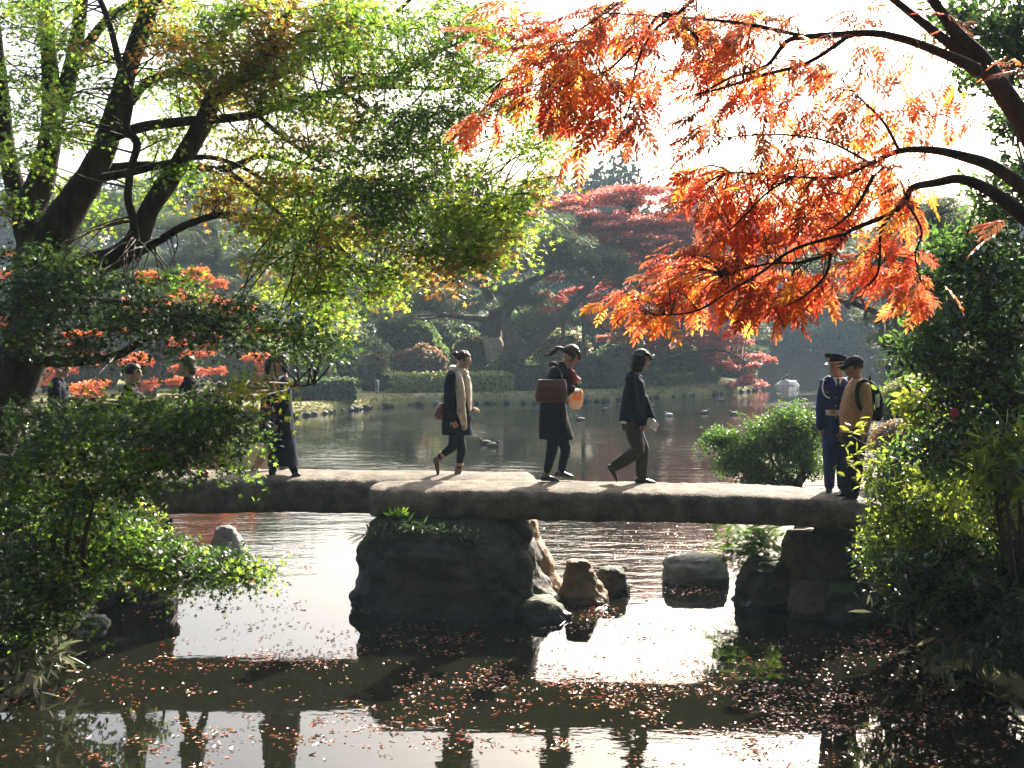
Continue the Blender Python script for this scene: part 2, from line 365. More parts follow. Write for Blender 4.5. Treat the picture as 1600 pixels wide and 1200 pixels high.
M_SOIL = surf_mat('bank_soil', [(0.012, 0.009, 0.006), (0.03, 0.023, 0.015), (0.045, 0.038, 0.02)], 3, 1.0, 0.5, 12, spec=0.03)
M_LAWN = surf_mat('lawn', [(0.09, 0.085, 0.025), (0.15, 0.14, 0.04), (0.22, 0.19, 0.07)], 0.9, 0.95, 0.5, 18)
def land(name, outline, height, mat, rim=0.6, wob=0.25, hfun=None):
    """a bank or island: outline polygon in metres, with a rounded rim that goes under the water"""
    O = np.array(outline, float)[:, :2]
    P = []
    for i in range(len(O)):
        a, c = O[i], O[(i+1) % len(O)]; k = max(1, min(30, int(np.linalg.norm(c-a)/1.2)))
        for j in range(k): P.append(a+(c-a)*j/k)
    P = np.array(P)
    P = P + np.array([[noise.noise(Vector((x*.6, y*.6, 1.3))), noise.noise(Vector((x*.6, y*.6, 7.7)))] for x, y in P])*wob
    t = np.roll(P, -1, 0)-np.roll(P, 1, 0); nrm = np.stack([-t[:, 1], t[:, 0]], 1); nrm /= (np.linalg.norm(nrm, axis=1, keepdims=True)+1e-9)
    cen = P.mean(0)
    if np.sum(P[:, 0]*np.roll(P[:, 1], -1)-P[:, 1]*np.roll(P[:, 0], -1)) < 0: nrm = -nrm
    rings = []
    for d, z in ((-0.15*rim, -0.9), (0, -0.05), (0.12*rim, 0.45*height), (0.35*rim, 0.8*height), (rim, height)):
        q = P+nrm*d; rings.append(np.column_stack([q, np.full(len(q), z)]))
    for s in (0.9, 0.75, 0.55, 0.3, 0.1):
        q = cen+(P+nrm*rim-cen)*s
        rings.append(np.column_stack([q, height+np.array([0.1*noise.noise(Vector((x*.3, y*.3, 0))) for x, y in q])]))
    if hfun is not None:
        for k in range(5, 10): rings[k][:, 2] += np.array([hfun(x, y) for x, y, _ in rings[k]])
    n = len(P); V = np.concatenate(rings+[np.array([[cen[0], cen[1], height+(hfun(*cen) if hfun else 0)]])])
    f = grid_faces(len(rings), n); top = (len(rings)-1)*n
    tri = np.array([(top+i, top+(i+1) % n, len(V)-1) for i in range(n)])
    bg_ = Bag(); bg_.add(V, [f, tri], 0, True)
    o = bg_.build(name, mat); tag(o, kind='structure'); return o
def wp(px, D): return ((px-800)*D/F, D)
# the pond bed and the ground below everything
b = Bag(); b.add([(-160, -8, -1.2), (160, -8, -1.2), (160, 190, -1.2), (-160, 190, -1.2)], np.array([[0, 1, 2, 3]]))
tag(b.build('ground', M_SOIL), kind='structure')
land('left_bank', [(-11, 7), (-5.2, 8.2), (-4.65, 10.0), (-4.7, 11.3), wp(20, 12.7), wp(150, 14.6), wp(215, 15.6), wp(245, 17), wp(235, 20), wp(200, 26), wp(60, 40), wp(0, 46), (-60, 46), (-60, 8)], 0.75, M_SOIL, 0.9)
land('right_bank', [wp(1660, 11.5), (4.3, 9.8), (3.8, 8.6), (3.45, 7.6), (3.3, 6.6), (6, 5.5), (13, 6), (60, 9), (60, 112), wp(1475, 112), wp(1450, 60), wp(1440, 34), wp(1400, 25), wp(1330, 21), wp(1240, 18.5), wp(1215, 16), wp(1240, 14.9), wp(1400, 13.9), wp(1560, 13)], 0.85, M_SOIL, 0.8)
ISL = [onz(-300, 655), onz(150, 655), onz(300, 652), onz(430, 655), onz(480, 650), onz(560, 640), onz(640, 633), onz(760, 631), onz(860, 630), onz(950, 627), onz(1050, 620), onz(1120, 616), onz(1170, 612), onz(1185, 606), onz(1170, 601)]
ISL = [(v.x, v.y) for v in ISL]+[(8, 82), (-4, 92), (-60, 92)]
def islandh(x, y): return 0.9*max(0.0, min(1.0, (y-60)/20))+0.3*noise.noise(Vector((x*.08, y*.08, 3)))
island = land('island', ISL, 0.42, M_LAWN, 0.9, 0.3, islandh)
land('far_shore', [(-150, 100), wp(700, 104), wp(1000, 106), wp(1480, 106), (150, 100), (150, 185), (-150, 185)], 0.9, M_SOIL, 2.0, 0.8)

# ---------------------------------------------------------------- stone
M_STONE = surf_mat('bridge_stone', [(0.07, 0.054, 0.038), (0.14, 0.112, 0.082), (0.22, 0.185, 0.14)], 5.5, 0.85, 0.9, 38, detail=12, bdist=0.02, spec=.15, blotch=(0.06, 0.055, 0.04))
M_ROCK = surf_mat('dark_rock', [(0.022, 0.018, 0.015), (0.05, 0.04, 0.032), (0.085, 0.07, 0.055)], 3, 0.75, 0.9, 9, moss=(0.03, 0.045, 0.012), bdist=0.05, wet=True)
M_ROCKB = surf_mat('brown_rock', [(0.13, 0.085, 0.05), (0.26, 0.18, 0.11), (0.36, 0.27, 0.18)], 3, 0.75, 0.9, 9, bdist=0.05, wet=True)
M_ROCKG = surf_mat('grey_rock', [(0.1, 0.095, 0.08), (0.2, 0.19, 0.16), (0.3, 0.28, 0.24)], 3, 0.75, 0.9, 9, bdist=0.05, wet=True)
M_ROCKD = surf_mat('dark_brown_rock', [(0.05, 0.036, 0.025), (0.1, 0.072, 0.05), (0.15, 0.115, 0.08)], 3, 0.75, 0.9, 9, bdist=0.05, wet=True)  # darker tones of the brown rock
M_ROCKW = surf_mat('pale_rock', [(0.4, 0.38, 0.33), (0.6, 0.57, 0.5)], 3, 0.8, 0.6, 9, bdist=0.03)
def rock(name, rings, mat, label=None, cat='rock', group=None, seed=0, amp=0.1, freq=1.6, parent=None, n=72, sub=8):
    """rings: (z, xc, yc, rx, ry) from the bottom up; ridged noise roughens the boulder"""
    R = np.array(rings, float); k = len(R); m = (k-1)*sub+1
    s = np.linspace(0, k-1, m); RI = np.column_stack([np.interp(s, np.arange(k), R[:, j]) for j in range(5)])
    ang = np.linspace(0, 2*np.pi, n, endpoint=False); V = []
    size = max(R[:, 3].max(), R[:, 4].max())
    for z, xc, yc, rx, ry in RI:
        for a in ang:
            ca, sa = math.cos(a), math.sin(a); e = 0.82
            x = xc+rx*math.copysign(abs(ca)**e, ca); y = yc+ry*math.copysign(abs(sa)**e, sa)
            p = Vector((x, y, z))*freq/size+Vector((seed*3.1, seed*1.7, seed)); d = noise.fractal(p, 0.9, 2.1, 4)+0.6*(0.5-abs(noise.noise(p*1.9)))
            d2 = noise.noise(p*1.3+Vector((9, 9, 9)))
            q3 = Vector((x, y, z*1.2))*(1.9/size**.5)+Vector((seed, 0, seed*2)); vd = noise.voronoi(q3)[0]; cr = min(.35, vd[1]-vd[0])-.2
            fi = noise.fractal(Vector((x, y, z))*9+Vector((seed, 3, 1)), .8, 2.2, 4)*.018+noise.ridged_multi_fractal(Vector((x, y, z*1.5))*3.5, .9, 2.1, 4, 1, 2)*.012
            d = d+cr*1.3; V.append((x+ca*(d*amp*size+fi), y+sa*(d*amp*size+fi), z+d2*amp*size*0.6+fi*.5))
    top = np.mean(V[-n:], axis=0); top[2] += 0.03*size
    V.append(tuple(top)); t0 = (m-1)*n
    tri = np.array([(t0+i, t0+(i+1) % n, len(V)-1) for i in range(n)])
    bb = Bag(); bb.add(V, [grid_faces(m, n), tri], 0, True)
    c0 = (R[0, 1], R[0, 2], max(0, R[0, 0])) if parent is None else None
    o = bb.build(name, mat, parent, origin=c0)
    if label: tag(o, label, cat, group)
    return o

# the two long slabs of the bridge
bridge = empty('stone_bridge', at(800, 760, 15.5), 'long low bridge of two rough stone slabs meeting over the dark pier rock', 'bridge')
def slab(x0, x1, D0, D1, ztop, thick, seed, name='slab', rr=.06, skew=0.0):
    nx = 300; prof = []
    W = (D1-D0)/2; r = rr
    for (cx, cz, a0) in ((W-r, thick/2-r, 0), (-W+r, thick/2-r, 90), (-W+r, -thick/2+r, 180), (W-r, -thick/2+r, 270)):
        for a in (0, 22, 45, 68, 90):
            q = math.radians(a0+a); prof.append((cx+r*math.cos(q), cz+r*math.sin(q)))
        if a0 == 0:
            for t in (.2, .4, .6, .8): prof.append((W-r+(-2*W+2*r)*t, thick/2))
        if a0 == 180:
            for t in (.25, .5, .75): prof.append((-W+r+(2*W-2*r)*t, -thick/2))
    prof = np.array(prof); n = len(prof); V = []
    for i in range(nx+1):
        s = i/nx; x = x0+(x1-x0)*s; cy_ = (D0+D1)/2+skew*(.5-s)
        e0 = min(1, (s*(x1-x0))/0.22); e1 = min(1, ((1-s)*(x1-x0))/0.16); taper = math.sqrt(max(0.02, 1-(1-e0)**2))*math.sqrt(max(0.02, 1-(1-e1)**2))
        zt = ztop(x)
        for (py_, pz) in prof:
            y = cy_+py_*taper; z = zt-thick/2+pz*(0.72+0.28*taper)-(1-taper)*.03
            q = Vector((x*0.9, y*2+seed, z*2+seed)); d = noise.fractal(q, 0.9, 2.2, 5)*0.022+noise.noise(Vector((x*0.5, py_+seed, pz*2)))*0.03+noise.noise(Vector((x*6, y*6+seed, z*6)))*.012+noise.ridged_multi_fractal(Vector((x*5, y*5+seed, z*9)), .8, 2.2, 4, 1, 2)*.01
            sg = 1 if py_ > 0 else -1
            dz = 0.35*d if pz > 0 else d
            V.append((x, y+sg*d, z+dz+ (0.03*(1-(py_/W)**2) if pz > thick*0.3 else 0)))
    bb = Bag(); bb.add(V, [grid_faces(nx+1, n), np.arange(n)[::-1][None, :].copy(), (nx*n+np.arange(n))[None, :]], 0, True)
    return bb.build(name, M_STONE, bridge)
xl = at(120, 760, 15.5).x
def zl(x): return 1.41-0.02*math.sin(x*0.5)
def zr(x): return 1.40-0.012*max(0, x-0.5)-0.016*max(0, x-2.2)**2
slab(xl-1.2, at(838, 750, 16).x, 15.45, 16.6, zl, 0.42, 3.0, rr=.09)
slab(at(572, 770, 14.9).x, at(1352, 790, 14.9).x, 14.5, 15.7, zr, 0.34, 11.0, rr=.11, skew=.42)
# pier
X = lambda px, D: (px-800)*D/F
rock('pier_rock', [(-0.6, X(712, 14.9), 15.1, 1.25, 0.95), (0.0, X(712, 14.9), 15.15, 1.2, 0.9), (0.35, X(705, 14.9), 15.15, 1.08, 0.85), (0.7, X(702, 14.9), 15.15, 0.98, 0.8), (0.92, X(700, 14.9), 15.2, 0.88, 0.72), (1.06, X(705, 14.9), 15.2, 0.72, 0.6)],
     M_ROCK, 'huge black boulder carrying the middle of the stone bridge', seed=4, amp=0.1, n=110, sub=12)
rock('pier_rock', [(-0.6, X(838, 15.6), 15.9, 0.42, 0.45), (0.0, X(838, 15.6), 15.9, 0.36, 0.4), (0.25, X(828, 15.6), 15.9, 0.3, 0.38), (0.7, X(812, 15.6), 15.85, 0.24, 0.35), (1.02, X(800, 15.6), 15.8, 0.2, 0.3)],
     M_ROCKB, 'sunlit brown rock leaning against the right flank of the black pier boulder', seed=9, amp=0.12)
rock('rock', [(-0.4, X(866, 14.5), 14.35, 0.34, 0.25), (0.03, X(850, 14.5), 14.4, 0.28, 0.22), (0.18, X(838, 14.5), 14.5, 0.2, 0.2)], M_ROCK, 'low lumpy dark rock at the right foot of the black pier boulder', seed=12, amp=0.16)
rock('rock', [(-0.4, X(912, 15.4), 15.3, 0.36, 0.3), (0, X(911, 15.4), 15.3, 0.29, 0.26), (0.2, X(908, 15.4), 15.3, 0.21, 0.2), (0.38, X(904, 15.4), 15.3, 0.15, 0.16), (0.47, X(903, 15.4), 15.3, 0.1, 0.1)],
     M_ROCKB, 'brown cone shaped rock in the water right of the pier boulder', seed=21, amp=0.1)
rock('rock', [(-0.4, X(958, 15.7), 15.75, 0.24, 0.26), (0, X(958, 15.7), 15.75, 0.2, 0.22), (0.2, X(956, 15.7), 15.75, 0.17, 0.18), (0.3, X(952, 15.7), 15.75, 0.1, 0.1)],
     M_ROCK, 'small dark round rock touching the right side of the brown cone rock', seed=25, amp=0.12)
rock('rock', [(-0.4, X(1092, 16.4), 16.5, 0.42, 0.3), (0, X(1092, 16.4), 16.5, 0.41, 0.3), (0.2, X(1091, 16.4), 16.5, 0.4, 0.28), (0.3, X(1090, 16.4), 16.5, 0.35, 0.22), (0.33, X(1088, 16.4), 16.5, 0.28, 0.16)],
     M_ROCKG, 'flat topped blocky grey rock alone in the bright water', seed=31, amp=0.07)
rock('rock', [(-0.4, X(346, 17.9), 18.2, 0.36, 0.3), (0, X(347, 17.9), 18.2, 0.29, 0.25), (0.22, X(345, 17.9), 18.2, 0.2, 0.18), (0.4, X(342, 17.9), 18.2, 0.1, 0.1), (0.44, X(341, 17.9), 18.2, 0.05, 0.05)],
     M_ROCKG, 'pointed grey rock in the water under the left part of the bridge', seed=36, amp=0.09)
rock('rock', [(-0.4, X(208, 16), 16.1, 0.3, 0.3), (0, X(208, 16), 16.1, 0.27, 0.25), (0.15, X(210, 16), 16.1, 0.2, 0.2), (0.23, X(212, 16), 16.1, 0.1, 0.1)], M_ROCK, 'low dark rounded rock at the left bank under the leaves', seed=41, amp=0.08)
rock('rock', [(-0.2, X(112, 14.3), 14.2, 0.2, 0.3), (0.05, X(115, 14.3), 14.2, 0.17, 0.26), (0.17, X(108, 14.3), 14.3, 0.09, 0.15)], M_ROCKG, 'pale streaked stone lying at the left water edge', seed=43, amp=0.1)
rock('rock', [(-0.2, X(150, 14.1), 14.0, 0.14, 0.16), (0.03, X(150, 14.1), 14.0, 0.12, 0.13), (0.1, X(150, 14.1), 14.0, 0.06, 0.06)], M_ROCKG, 'small grey stone right of the pale streaked stone', seed=45, amp=0.1)
for i, (px, D, r, h, lb) in enumerate([(228, 15.75, .3, .98, 'dark block carrying the left end of the bridge beside the open water'), (188, 15.6, .34, 1.0, 'dark block under the left end of the slab behind the leaves'), (140, 15.5, .4, 1.0, 'leftmost dark block of the left abutment'), (205, 16.35, .35, 1.0, 'rear dark block of the left abutment')]):
    x = X(px, D); rock('abutment_rock', [(-0.5, x, D, r*1.1, r), (0, x, D, r*1.05, r), (h*.5, x+.02, D, r*.95, r*.9), (h*.85, x, D+.03, r*.8, r*.75), (h, x, D+.05, r*.55, r*.5)], M_ROCK, lb, 'rock', 'rocks of the left bridge abutment', seed=150+i*3, amp=0.18)
# right abutment
AB = [(1205, 15.2, .38, .5, 'rounded dark rock at the left corner of the right abutment'), (1262, 15.15, .3, .85, 'upright brown block of the abutment just under the slab end'),
      (1310, 14.9, .36, .9, 'wide dark block under the very end of the right slab'), (1272, 14.55, .26, .35, 'lower brown stone of the abutment touching the water'),
      (1335, 14.3, .3, .4, 'low black stone in front of the abutment'), (1385, 14.4, .32, .9, 'dark block of the abutment half behind the leaves')]
for i, (px, D, r, h, lb) in enumerate(AB):
    x = X(px, D)
    rock('abutment_rock', [(-0.5, x, D, r*1.1, r), (0, x, D, r*1.05, r), (h*.5, x+.02, D, r*.95, r*.9), (h*.85, x, D+.03, r*.8, r*.75), (h, x, D+.05, r*.55, r*.5)], M_ROCKD if i in (1, 3) else M_ROCK, lb, 'rock', 'rocks of the right bridge abutment', seed=50+i*3, amp=0.2)
rock('paving_stone', [(0.75, X(1420, 14.9), 15.0, .75, .6), (1.1, X(1418, 14.9), 15.0, .68, .55), (1.2, X(1418, 14.9), 15.0, .6, .5), (1.22, X(1418, 14.9), 15, .4, .3)], M_STONE, 'flat sunlit stepping stone on the bank at the right end of the slab', 'paving stone', seed=70, amp=0.04)

# stones edging the island
em = []
for k in range(5):
    bb = Bag()
    def fn(v, d, k=k): return v*(1+0.28*np.array([noise.noise(Vector(q)*1.6+Vector((k*5, 0, 0))) for q in d]))[:, None]
    ellipsoid(bb, (0, 0, 0), (.5, .42, .4), nu=9, nv=6, fn=fn); me = bb.mesh('edge_stone'); me.materials.append(M_ROCKG if k == 2 else M_ROCK); em.append(me)
cnt = 0
for i in range(3, 14):
    a, c = Vector(ISL[i]), Vector(ISL[i+1]); L = (c-a).length; k = int(L/0.38)
    for j in range(k):
        if random.random() < 0.12: continue
        q = a+(c-a)*((j+random.uniform(-.2, .2))/k)
        o = bpy.data.objects.new('edge_stone', random.choice(em)); C.objects.link(o); o.parent = island
        s = random.uniform(0.14, 0.42); o.location = (q.x+random.uniform(-.1, .1), q.y-0.02+random.uniform(-.12, .2), 0.03+s*.12); o.scale = (s*1.2, s, s*.75); o.rotation_euler = (0, 0, random.uniform(0, 6)); cnt += 1
# rough grass overhanging the shore of the island
GRS = leaf_mat('shore_grass_blade', [(0.06, 0.08, 0.02), (0.1, 0.11, 0.03), (0.14, 0.12, 0.04)], .4, 1.5, .5, .2); gb = Bag(); rgg = np.random.default_rng(3); PP = []
for i in range(2, 15):
    a, c = Vector(ISL[i]), Vector(ISL[i+1]); k = int((c-a).length*26)
    for j in range(k): q = a+(c-a)*rgg.random(); PP.append((q.x+rgg.normal(0, .12), q.y+rgg.uniform(-.05, .75), 0))
PP = np.array(PP); dd = PP[:, 1]*0; PP[:, 2] = rgg.uniform(.12, .4, len(PP)); dr = rgg.normal(size=PP.shape)*np.array((1, .6, .5))+np.array((0, -.4, .3))
scatter(gb, T_NAR, PP, basis_dir(dr, np.tile([[0, -1, .5]], (len(PP), 1))), rgg.uniform(.12, .34, len(PP))); tag(gb.build('shore_grass', GRS), kind='stuff')
# ---------------------------------------------------------------- air
m, nt, out = nmat('haze_air'); pv = N(nt, 'ShaderNodeVolumePrincipled'); pv.inputs['Density'].default_value = 0.00055; pv.inputs['Color'].default_value = (0.62, 0.83, 1.0, 1); pv.inputs['Anisotropy'].default_value = 0.1
nt.links.new(pv.outputs[0], out.inputs['Volume'])
b = Bag(); box(b, (0, 89, 16.4), (165, 102, 18.7)); tag(b.build('haze', m), kind='stuff')
# ---------------------------------------------------------------- people
M_SKIN = flat_mat('skin', (0.5, 0.31, 0.22), 0.5, 0.4)
M_SKIND = flat_mat('tanned_skin', (0.32, 0.18, 0.11), 0.5, 0.4)
M_HAIR = flat_mat('dark_hair', (0.014, 0.009, 0.007), 0.6, 0.3)
M_HAIRB = flat_mat('brown_hair', (0.06, 0.022, 0.01), 0.5, 0.4, trans=0.2)
M_NAVY = flat_mat('navy_wool', (0.009, 0.012, 0.024), 0.9, 0.08)
M_BLACK = flat_mat('black_cloth', (0.012, 0.011, 0.013), 0.9, 0.08)
M_CHAR = flat_mat('charcoal_cloth', (0.014, 0.013, 0.016), 0.9, 0.08)
M_JEAN = flat_mat('dark_denim', (0.007, 0.01, 0.022), 0.9, 0.2)
M_TROU = flat_mat('brown_grey_trousers', (0.05, 0.04, 0.03), 0.85, 0.2)
M_BOOT = flat_mat('reddish_brown_leather', (0.13, 0.035, 0.02), 0.4, 0.5)
M_SHOE = flat_mat('black_leather', (0.012, 0.011, 0.011), 0.3, 0.5)
M_SHOEB = flat_mat('dark_brown_leather', (0.03, 0.018, 0.013), 0.4, 0.5)
M_RED = flat_mat('red_leather', (0.3, 0.03, 0.02), 0.4, 0.5)
M_WHITE = flat_mat('white_cloth', (0.75, 0.74, 0.72), 0.7)
M_BLUE = flat_mat('blue_uniform', (0.006, 0.017, 0.085), 0.75, 0.25, sheen=0.05)
M_TAN = flat_mat('tan_knit', (0.5, 0.27, 0.13), 0.95, 0.1, trans=0.1)
M_GOLD = flat_mat('gold_trim', (0.6, 0.4, 0.12), 0.35, 0.5, 0.8)
M_BAG = flat_mat('brown_leather', (0.11, 0.04, 0.018), 0.45, 0.5)
M_REDC = flat_mat('red_wool', (0.2, 0.03, 0.035), 0.9)
M_GLASS = flat_mat('spectacle_frame', (0.05, 0.05, 0.06), 0.2, 0.8)
M_EYE = flat_mat('eye_dark', (0.01, 0.008, 0.008), 0.2, 0.8)
M_KHAKI = flat_mat('tan_canvas', (0.35, 0.24, 0.19), 0.8)
def scarf_mat():
    m, nt, out = nmat('cream_scarf_with_spots')
    tc = N(nt, 'ShaderNodeTexCoord'); v = N(nt, 'ShaderNodeTexVoronoi'); v.inputs['Scale'].default_value = 11; nt.links.new(tc.outputs['Object'], v.inputs['Vector'])
    r = ramp(nt, [(0.1, (0.12, 0.05, 0.03)), (0.22, (0.5, 0.43, 0.3)), (0.6, (0.68, 0.6, 0.46))]); nt.links.new(v.outputs['Distance'], r.inputs[0])
    p = N(nt, 'ShaderNodeBsdfPrincipled'); p.inputs['Roughness'].default_value = 0.95; nt.links.new(r.outputs[0], p.inputs[0])
    t = N(nt, 'ShaderNodeBsdfTranslucent'); nt.links.new(r.outputs[0], t.inputs[0]); ms = N(nt, 'ShaderNodeMixShader'); ms.inputs[0].default_value = 0.25
    nt.links.new(p.outputs[0], ms.inputs[1]); nt.links.new(t.outputs[0], ms.inputs[2]); nt.links.new(ms.outputs[0], out.inputs[0]); return m
M_SCARF = scarf_mat()
def bag_plastic():
    m, nt, out = nmat('clear_plastic_with_orange_food')
    tc = N(nt, 'ShaderNodeTexCoord'); no = N(nt, 'ShaderNodeTexNoise'); no.inputs['Scale'].default_value = 9; nt.links.new(tc.outputs['Object'], no.inputs['Vector'])
    r = ramp(nt, [(0.4, (0.6, 0.2, 0.04)), (0.52, (0.62, 0.34, 0.12)), (0.6, (0.6, 0.55, 0.5))]); nt.links.new(no.outputs[0], r.inputs[0])
    p = N(nt, 'ShaderNodeBsdfPrincipled'); p.inputs['Roughness'].default_value = 0.15; nt.links.new(r.outputs[0], p.inputs[0])
    t = N(nt, 'ShaderNodeBsdfTranslucent'); nt.links.new(r.outputs[0], t.inputs[0]); ms = N(nt, 'ShaderNodeMixShader'); ms.inputs[0].default_value = 0.55
    nt.links.new(p.outputs[0], ms.inputs[1]); nt.links.new(t.outputs[0], ms.inputs[2]); nt.links.new(ms.outputs[0], out.inputs[0]); return m

def fused(bag, name, mats, parent, voxel=0.008, folds=0.0, fscale=9.0, dec=None, smooth=2):
    """fuse the collected shapes into one continuous skin"""
    org = wloc(parent)
    me = bag.mesh(name+'_raw', org); tmp = bpy.data.objects.new('tmp', me); C.objects.link(tmp)
    md = tmp.modifiers.new('r', 'REMESH'); md.mode = 'VOXEL'; md.voxel_size = voxel; md.use_smooth_shade = True
    if smooth: s_ = tmp.modifiers.new('s', 'SMOOTH'); s_.factor = 0.5; s_.iterations = smooth
    if dec: d_ = tmp.modifiers.new('d', 'DECIMATE'); d_.ratio = dec
    dg = bpy.context.evaluated_depsgraph_get(); ev = tmp.evaluated_get(dg); m2 = bpy.data.meshes.new_from_object(ev)
    m2.name = name; bpy.data.objects.remove(tmp); bpy.data.meshes.remove(me)
    if folds:
        n = len(m2.vertices); co = np.empty(n*3, np.float32); m2.vertices.foreach_get('co', co); co = co.reshape(-1, 3)
        no = np.empty(n*3, np.float32); m2.vertices.foreach_get('normal', no); no = no.reshape(-1, 3)
        d = np.array([noise.noise(Vector((x*fscale, y*fscale, z*fscale*0.45)))+0.5*noise.noise(Vector((x*fscale*2.3+4, y*fscale*2.3, z*fscale))) for x, y, z in co])
        m2.vertices.foreach_set('co', (co+no*(d*folds)[:, None]).astype(np.float32).ravel())
    m2.materials.clear()
    for m in (mats if isinstance(mats, (list, tuple)) else [mats]): m2.materials.append(m)
    m2.polygons.foreach_set('use_smooth', np.ones(len(m2.polygons), bool)); m2.update()
    o = bpy.data.objects.new(name, m2); C.objects.link(o); o.parent = parent
    return o

def head_M(yaw, pitch, roll=0):
    """face looks along +X local; yaw about Z, pitch down positive"""
    return Matrix.Rotation(yaw, 3, 'Z') @ Matrix.Rotation(pitch, 3, 'Y') @ Matrix.Rotation(roll, 3, 'X')
def head_geo(bag, c, M, s=1.0):
    def fn(v, d):
        v = v.copy(); z = v[:, 2]; x = v[:, 0]
        low = np.clip(-z/0.11, 0, 1)
        v[:, 0] = np.where(x > 0, x*(1-0.12*low), x*(1-0.38*low)); v[:, 1] *= (1-0.36*low**1.4)
        v[:, 0] += 0.012*low*(x > 0)
        return v*s
    ellipsoid(bag, c, (0.098, 0.076, 0.118), M, 20, 14, fn=fn)
    def L(x, y, z): return Vector(c)+M @ (Vector((x, y, z))*s)
    tube(bag, [L(.088, 0, .025), L(.105, 0, 0), L(.116, 0, -.017), L(.1, 0, -.03)], [(.008, .008), (.011, .01), (.015, .011), (.01, .006)], 8)   # nose
    tube(bag, [L(.088, -.02, -.052), L(.099, 0, -.05), L(.088, .02, -.052)], [.005, .009, .005], 6)           # lips
    tube(bag, [L(.087, -.017, -.063), L(.096, 0, -.062), L(.087, .017, -.063)], [.005, .008, .005], 6)
    tube(bag, [L(.078, -.012, -.1), L(.086, 0, -.1), L(.078, .012, -.1)], .016, 8)                           # chin
    tube(bag, [L(.083, -.04, .03), L(.093, -.015, .034), L(.093, .015, .034), L(.083, .04, .03)], .009, 6)     # brow
    for sd in (-1, 1):                                                                                        # ears
        tube(bag, [L(-.005, sd*.074, .018), L(-.012, sd*.084, .008), L(-.006, sd*.08, -.022)], [(.008, .018), (.008, .02), (.006, .01)], 8)
    return L
def hand_geo(bag, wrist, d, palm_n, s=1.0, curl=0.55, thumb=1):
    """palm with four unequal bent fingers and a thumb off its side; d: hand direction, palm_n: palm normal"""
    d = Vector(d).normalized(); n = Vector(palm_n); n = (n-d*n.dot(d)).normalized(); sd = d.cross(n)
    w0 = Vector(wrist)
    tube(bag, [w0-d*.02, w0+d*.03*s, w0+d*.085*s], [(.022*s, .017*s), (.03*s, .016*s), (.038*s, .013*s)], 10, side=tuple(sd))
    Ls = (.06, .07, .066, .052)
    for i in range(4):
        b = w0+d*.085*s+sd*(-.03+.02*i)*s; l = Ls[i]*s; q = b.copy(); pts = [b-d*.01]; a = 0.12
        for k, fr in enumerate((.45, .32, .25)):
            a += curl*(.5 if k == 0 else 1.0); q = q+(d*math.cos(a)+n*math.sin(a))*l*fr; pts.append(q.copy())
        tube(bag, pts, [.0095*s, .0088*s, .008*s, .007*s], 7)
    t0 = w0+d*.03*s-sd*.028*s*thumb
    tube(bag, [t0, t0+(d*.5-sd*.75*thumb+n*.25).normalized()*.035*s, t0+(d*.5-sd*.75*thumb+n*.25).normalized()*.035*s+(d*.85-sd*.25*thumb+n*.4).normalized()*.03*s], [.012*s, .0105*s, .0085*s], 7)
def loft(bag, rings, D, n=26, ex=0.9):
    """horizontal rings read off the silhouette: (py, px_left, px_right, half_depth, depth_offset)"""
    V = []; ang = np.linspace(0, 2*np.pi, n, endpoint=False)
    R = np.array(rings, float); k = len(R); m = (k-1)*3+1; s = np.linspace(0, k-1, m)
    R = np.column_stack([np.interp(s, np.arange(k), R[:, j]) for j in range(5)])
    for py, xl_, xr_, hd, dy in R:
        c = at((xl_+xr_)/2, py, D+dy); rx = (xr_-xl_)/2*(D+dy)/F
        for a in ang:
            ca, sa = math.cos(a), math.sin(a)
            V.append((c.x+rx*math.copysign(abs(ca)**ex, ca), c.y+hd*math.copysign(abs(sa)**ex, sa), c.z))
    bag.add(V, [grid_faces(m, n), np.arange(n)[::-1][None, :].copy(), ((m-1)*n+np.arange(n))[None, :]])
def shoe_geo(bag, heel, toe, up, high=0.1, w_=0.042, ankle=None):
    heel, toe, up = Vector(heel), Vector(toe), Vector(up).normalized(); f = (toe-heel); L = f.length; f.normalize(); s = f.cross(up).normalized()
    pr = [(0.0, .028, .03, .03), (.12, .036, .036, .036), (.35, .036, .034, .034), (.62, .044, .03, .029), (.85, .04, .022, .021), (.97, .024, .015, .015)]
    tube(bag, [heel+f*L*a+up*h for a, _, h, _ in pr], [(wy*w_/.042, hz) for _, wy, _, hz in pr], 12, side=tuple(s))
    a0 = heel+f*L*.2+up*.04
    tube(bag, [a0, a0+((Vector(ankle)-a0) if ankle is not None else up*high)*1.0], [(.038, .045), (.04, .044)], 12, side=tuple(s))
def sole(parent, heel, toe, up, mat, w_=0.042):
    heel, toe, up = Vector(heel), Vector(toe), Vector(up).normalized(); f = (toe-heel); L = f.length; f.normalize(); s = f.cross(up).normalized(); bg_ = Bag()
    tube(bg_, [heel+f*L*a+up*.008 for a in (.02, .15, .4, .65, .88, .99)], [(wy*w_/.042, .01) for wy in (.026, .036, .033, .045, .038, .02)], 10, side=tuple(s))
    return bg_.build('sole', mat, parent)

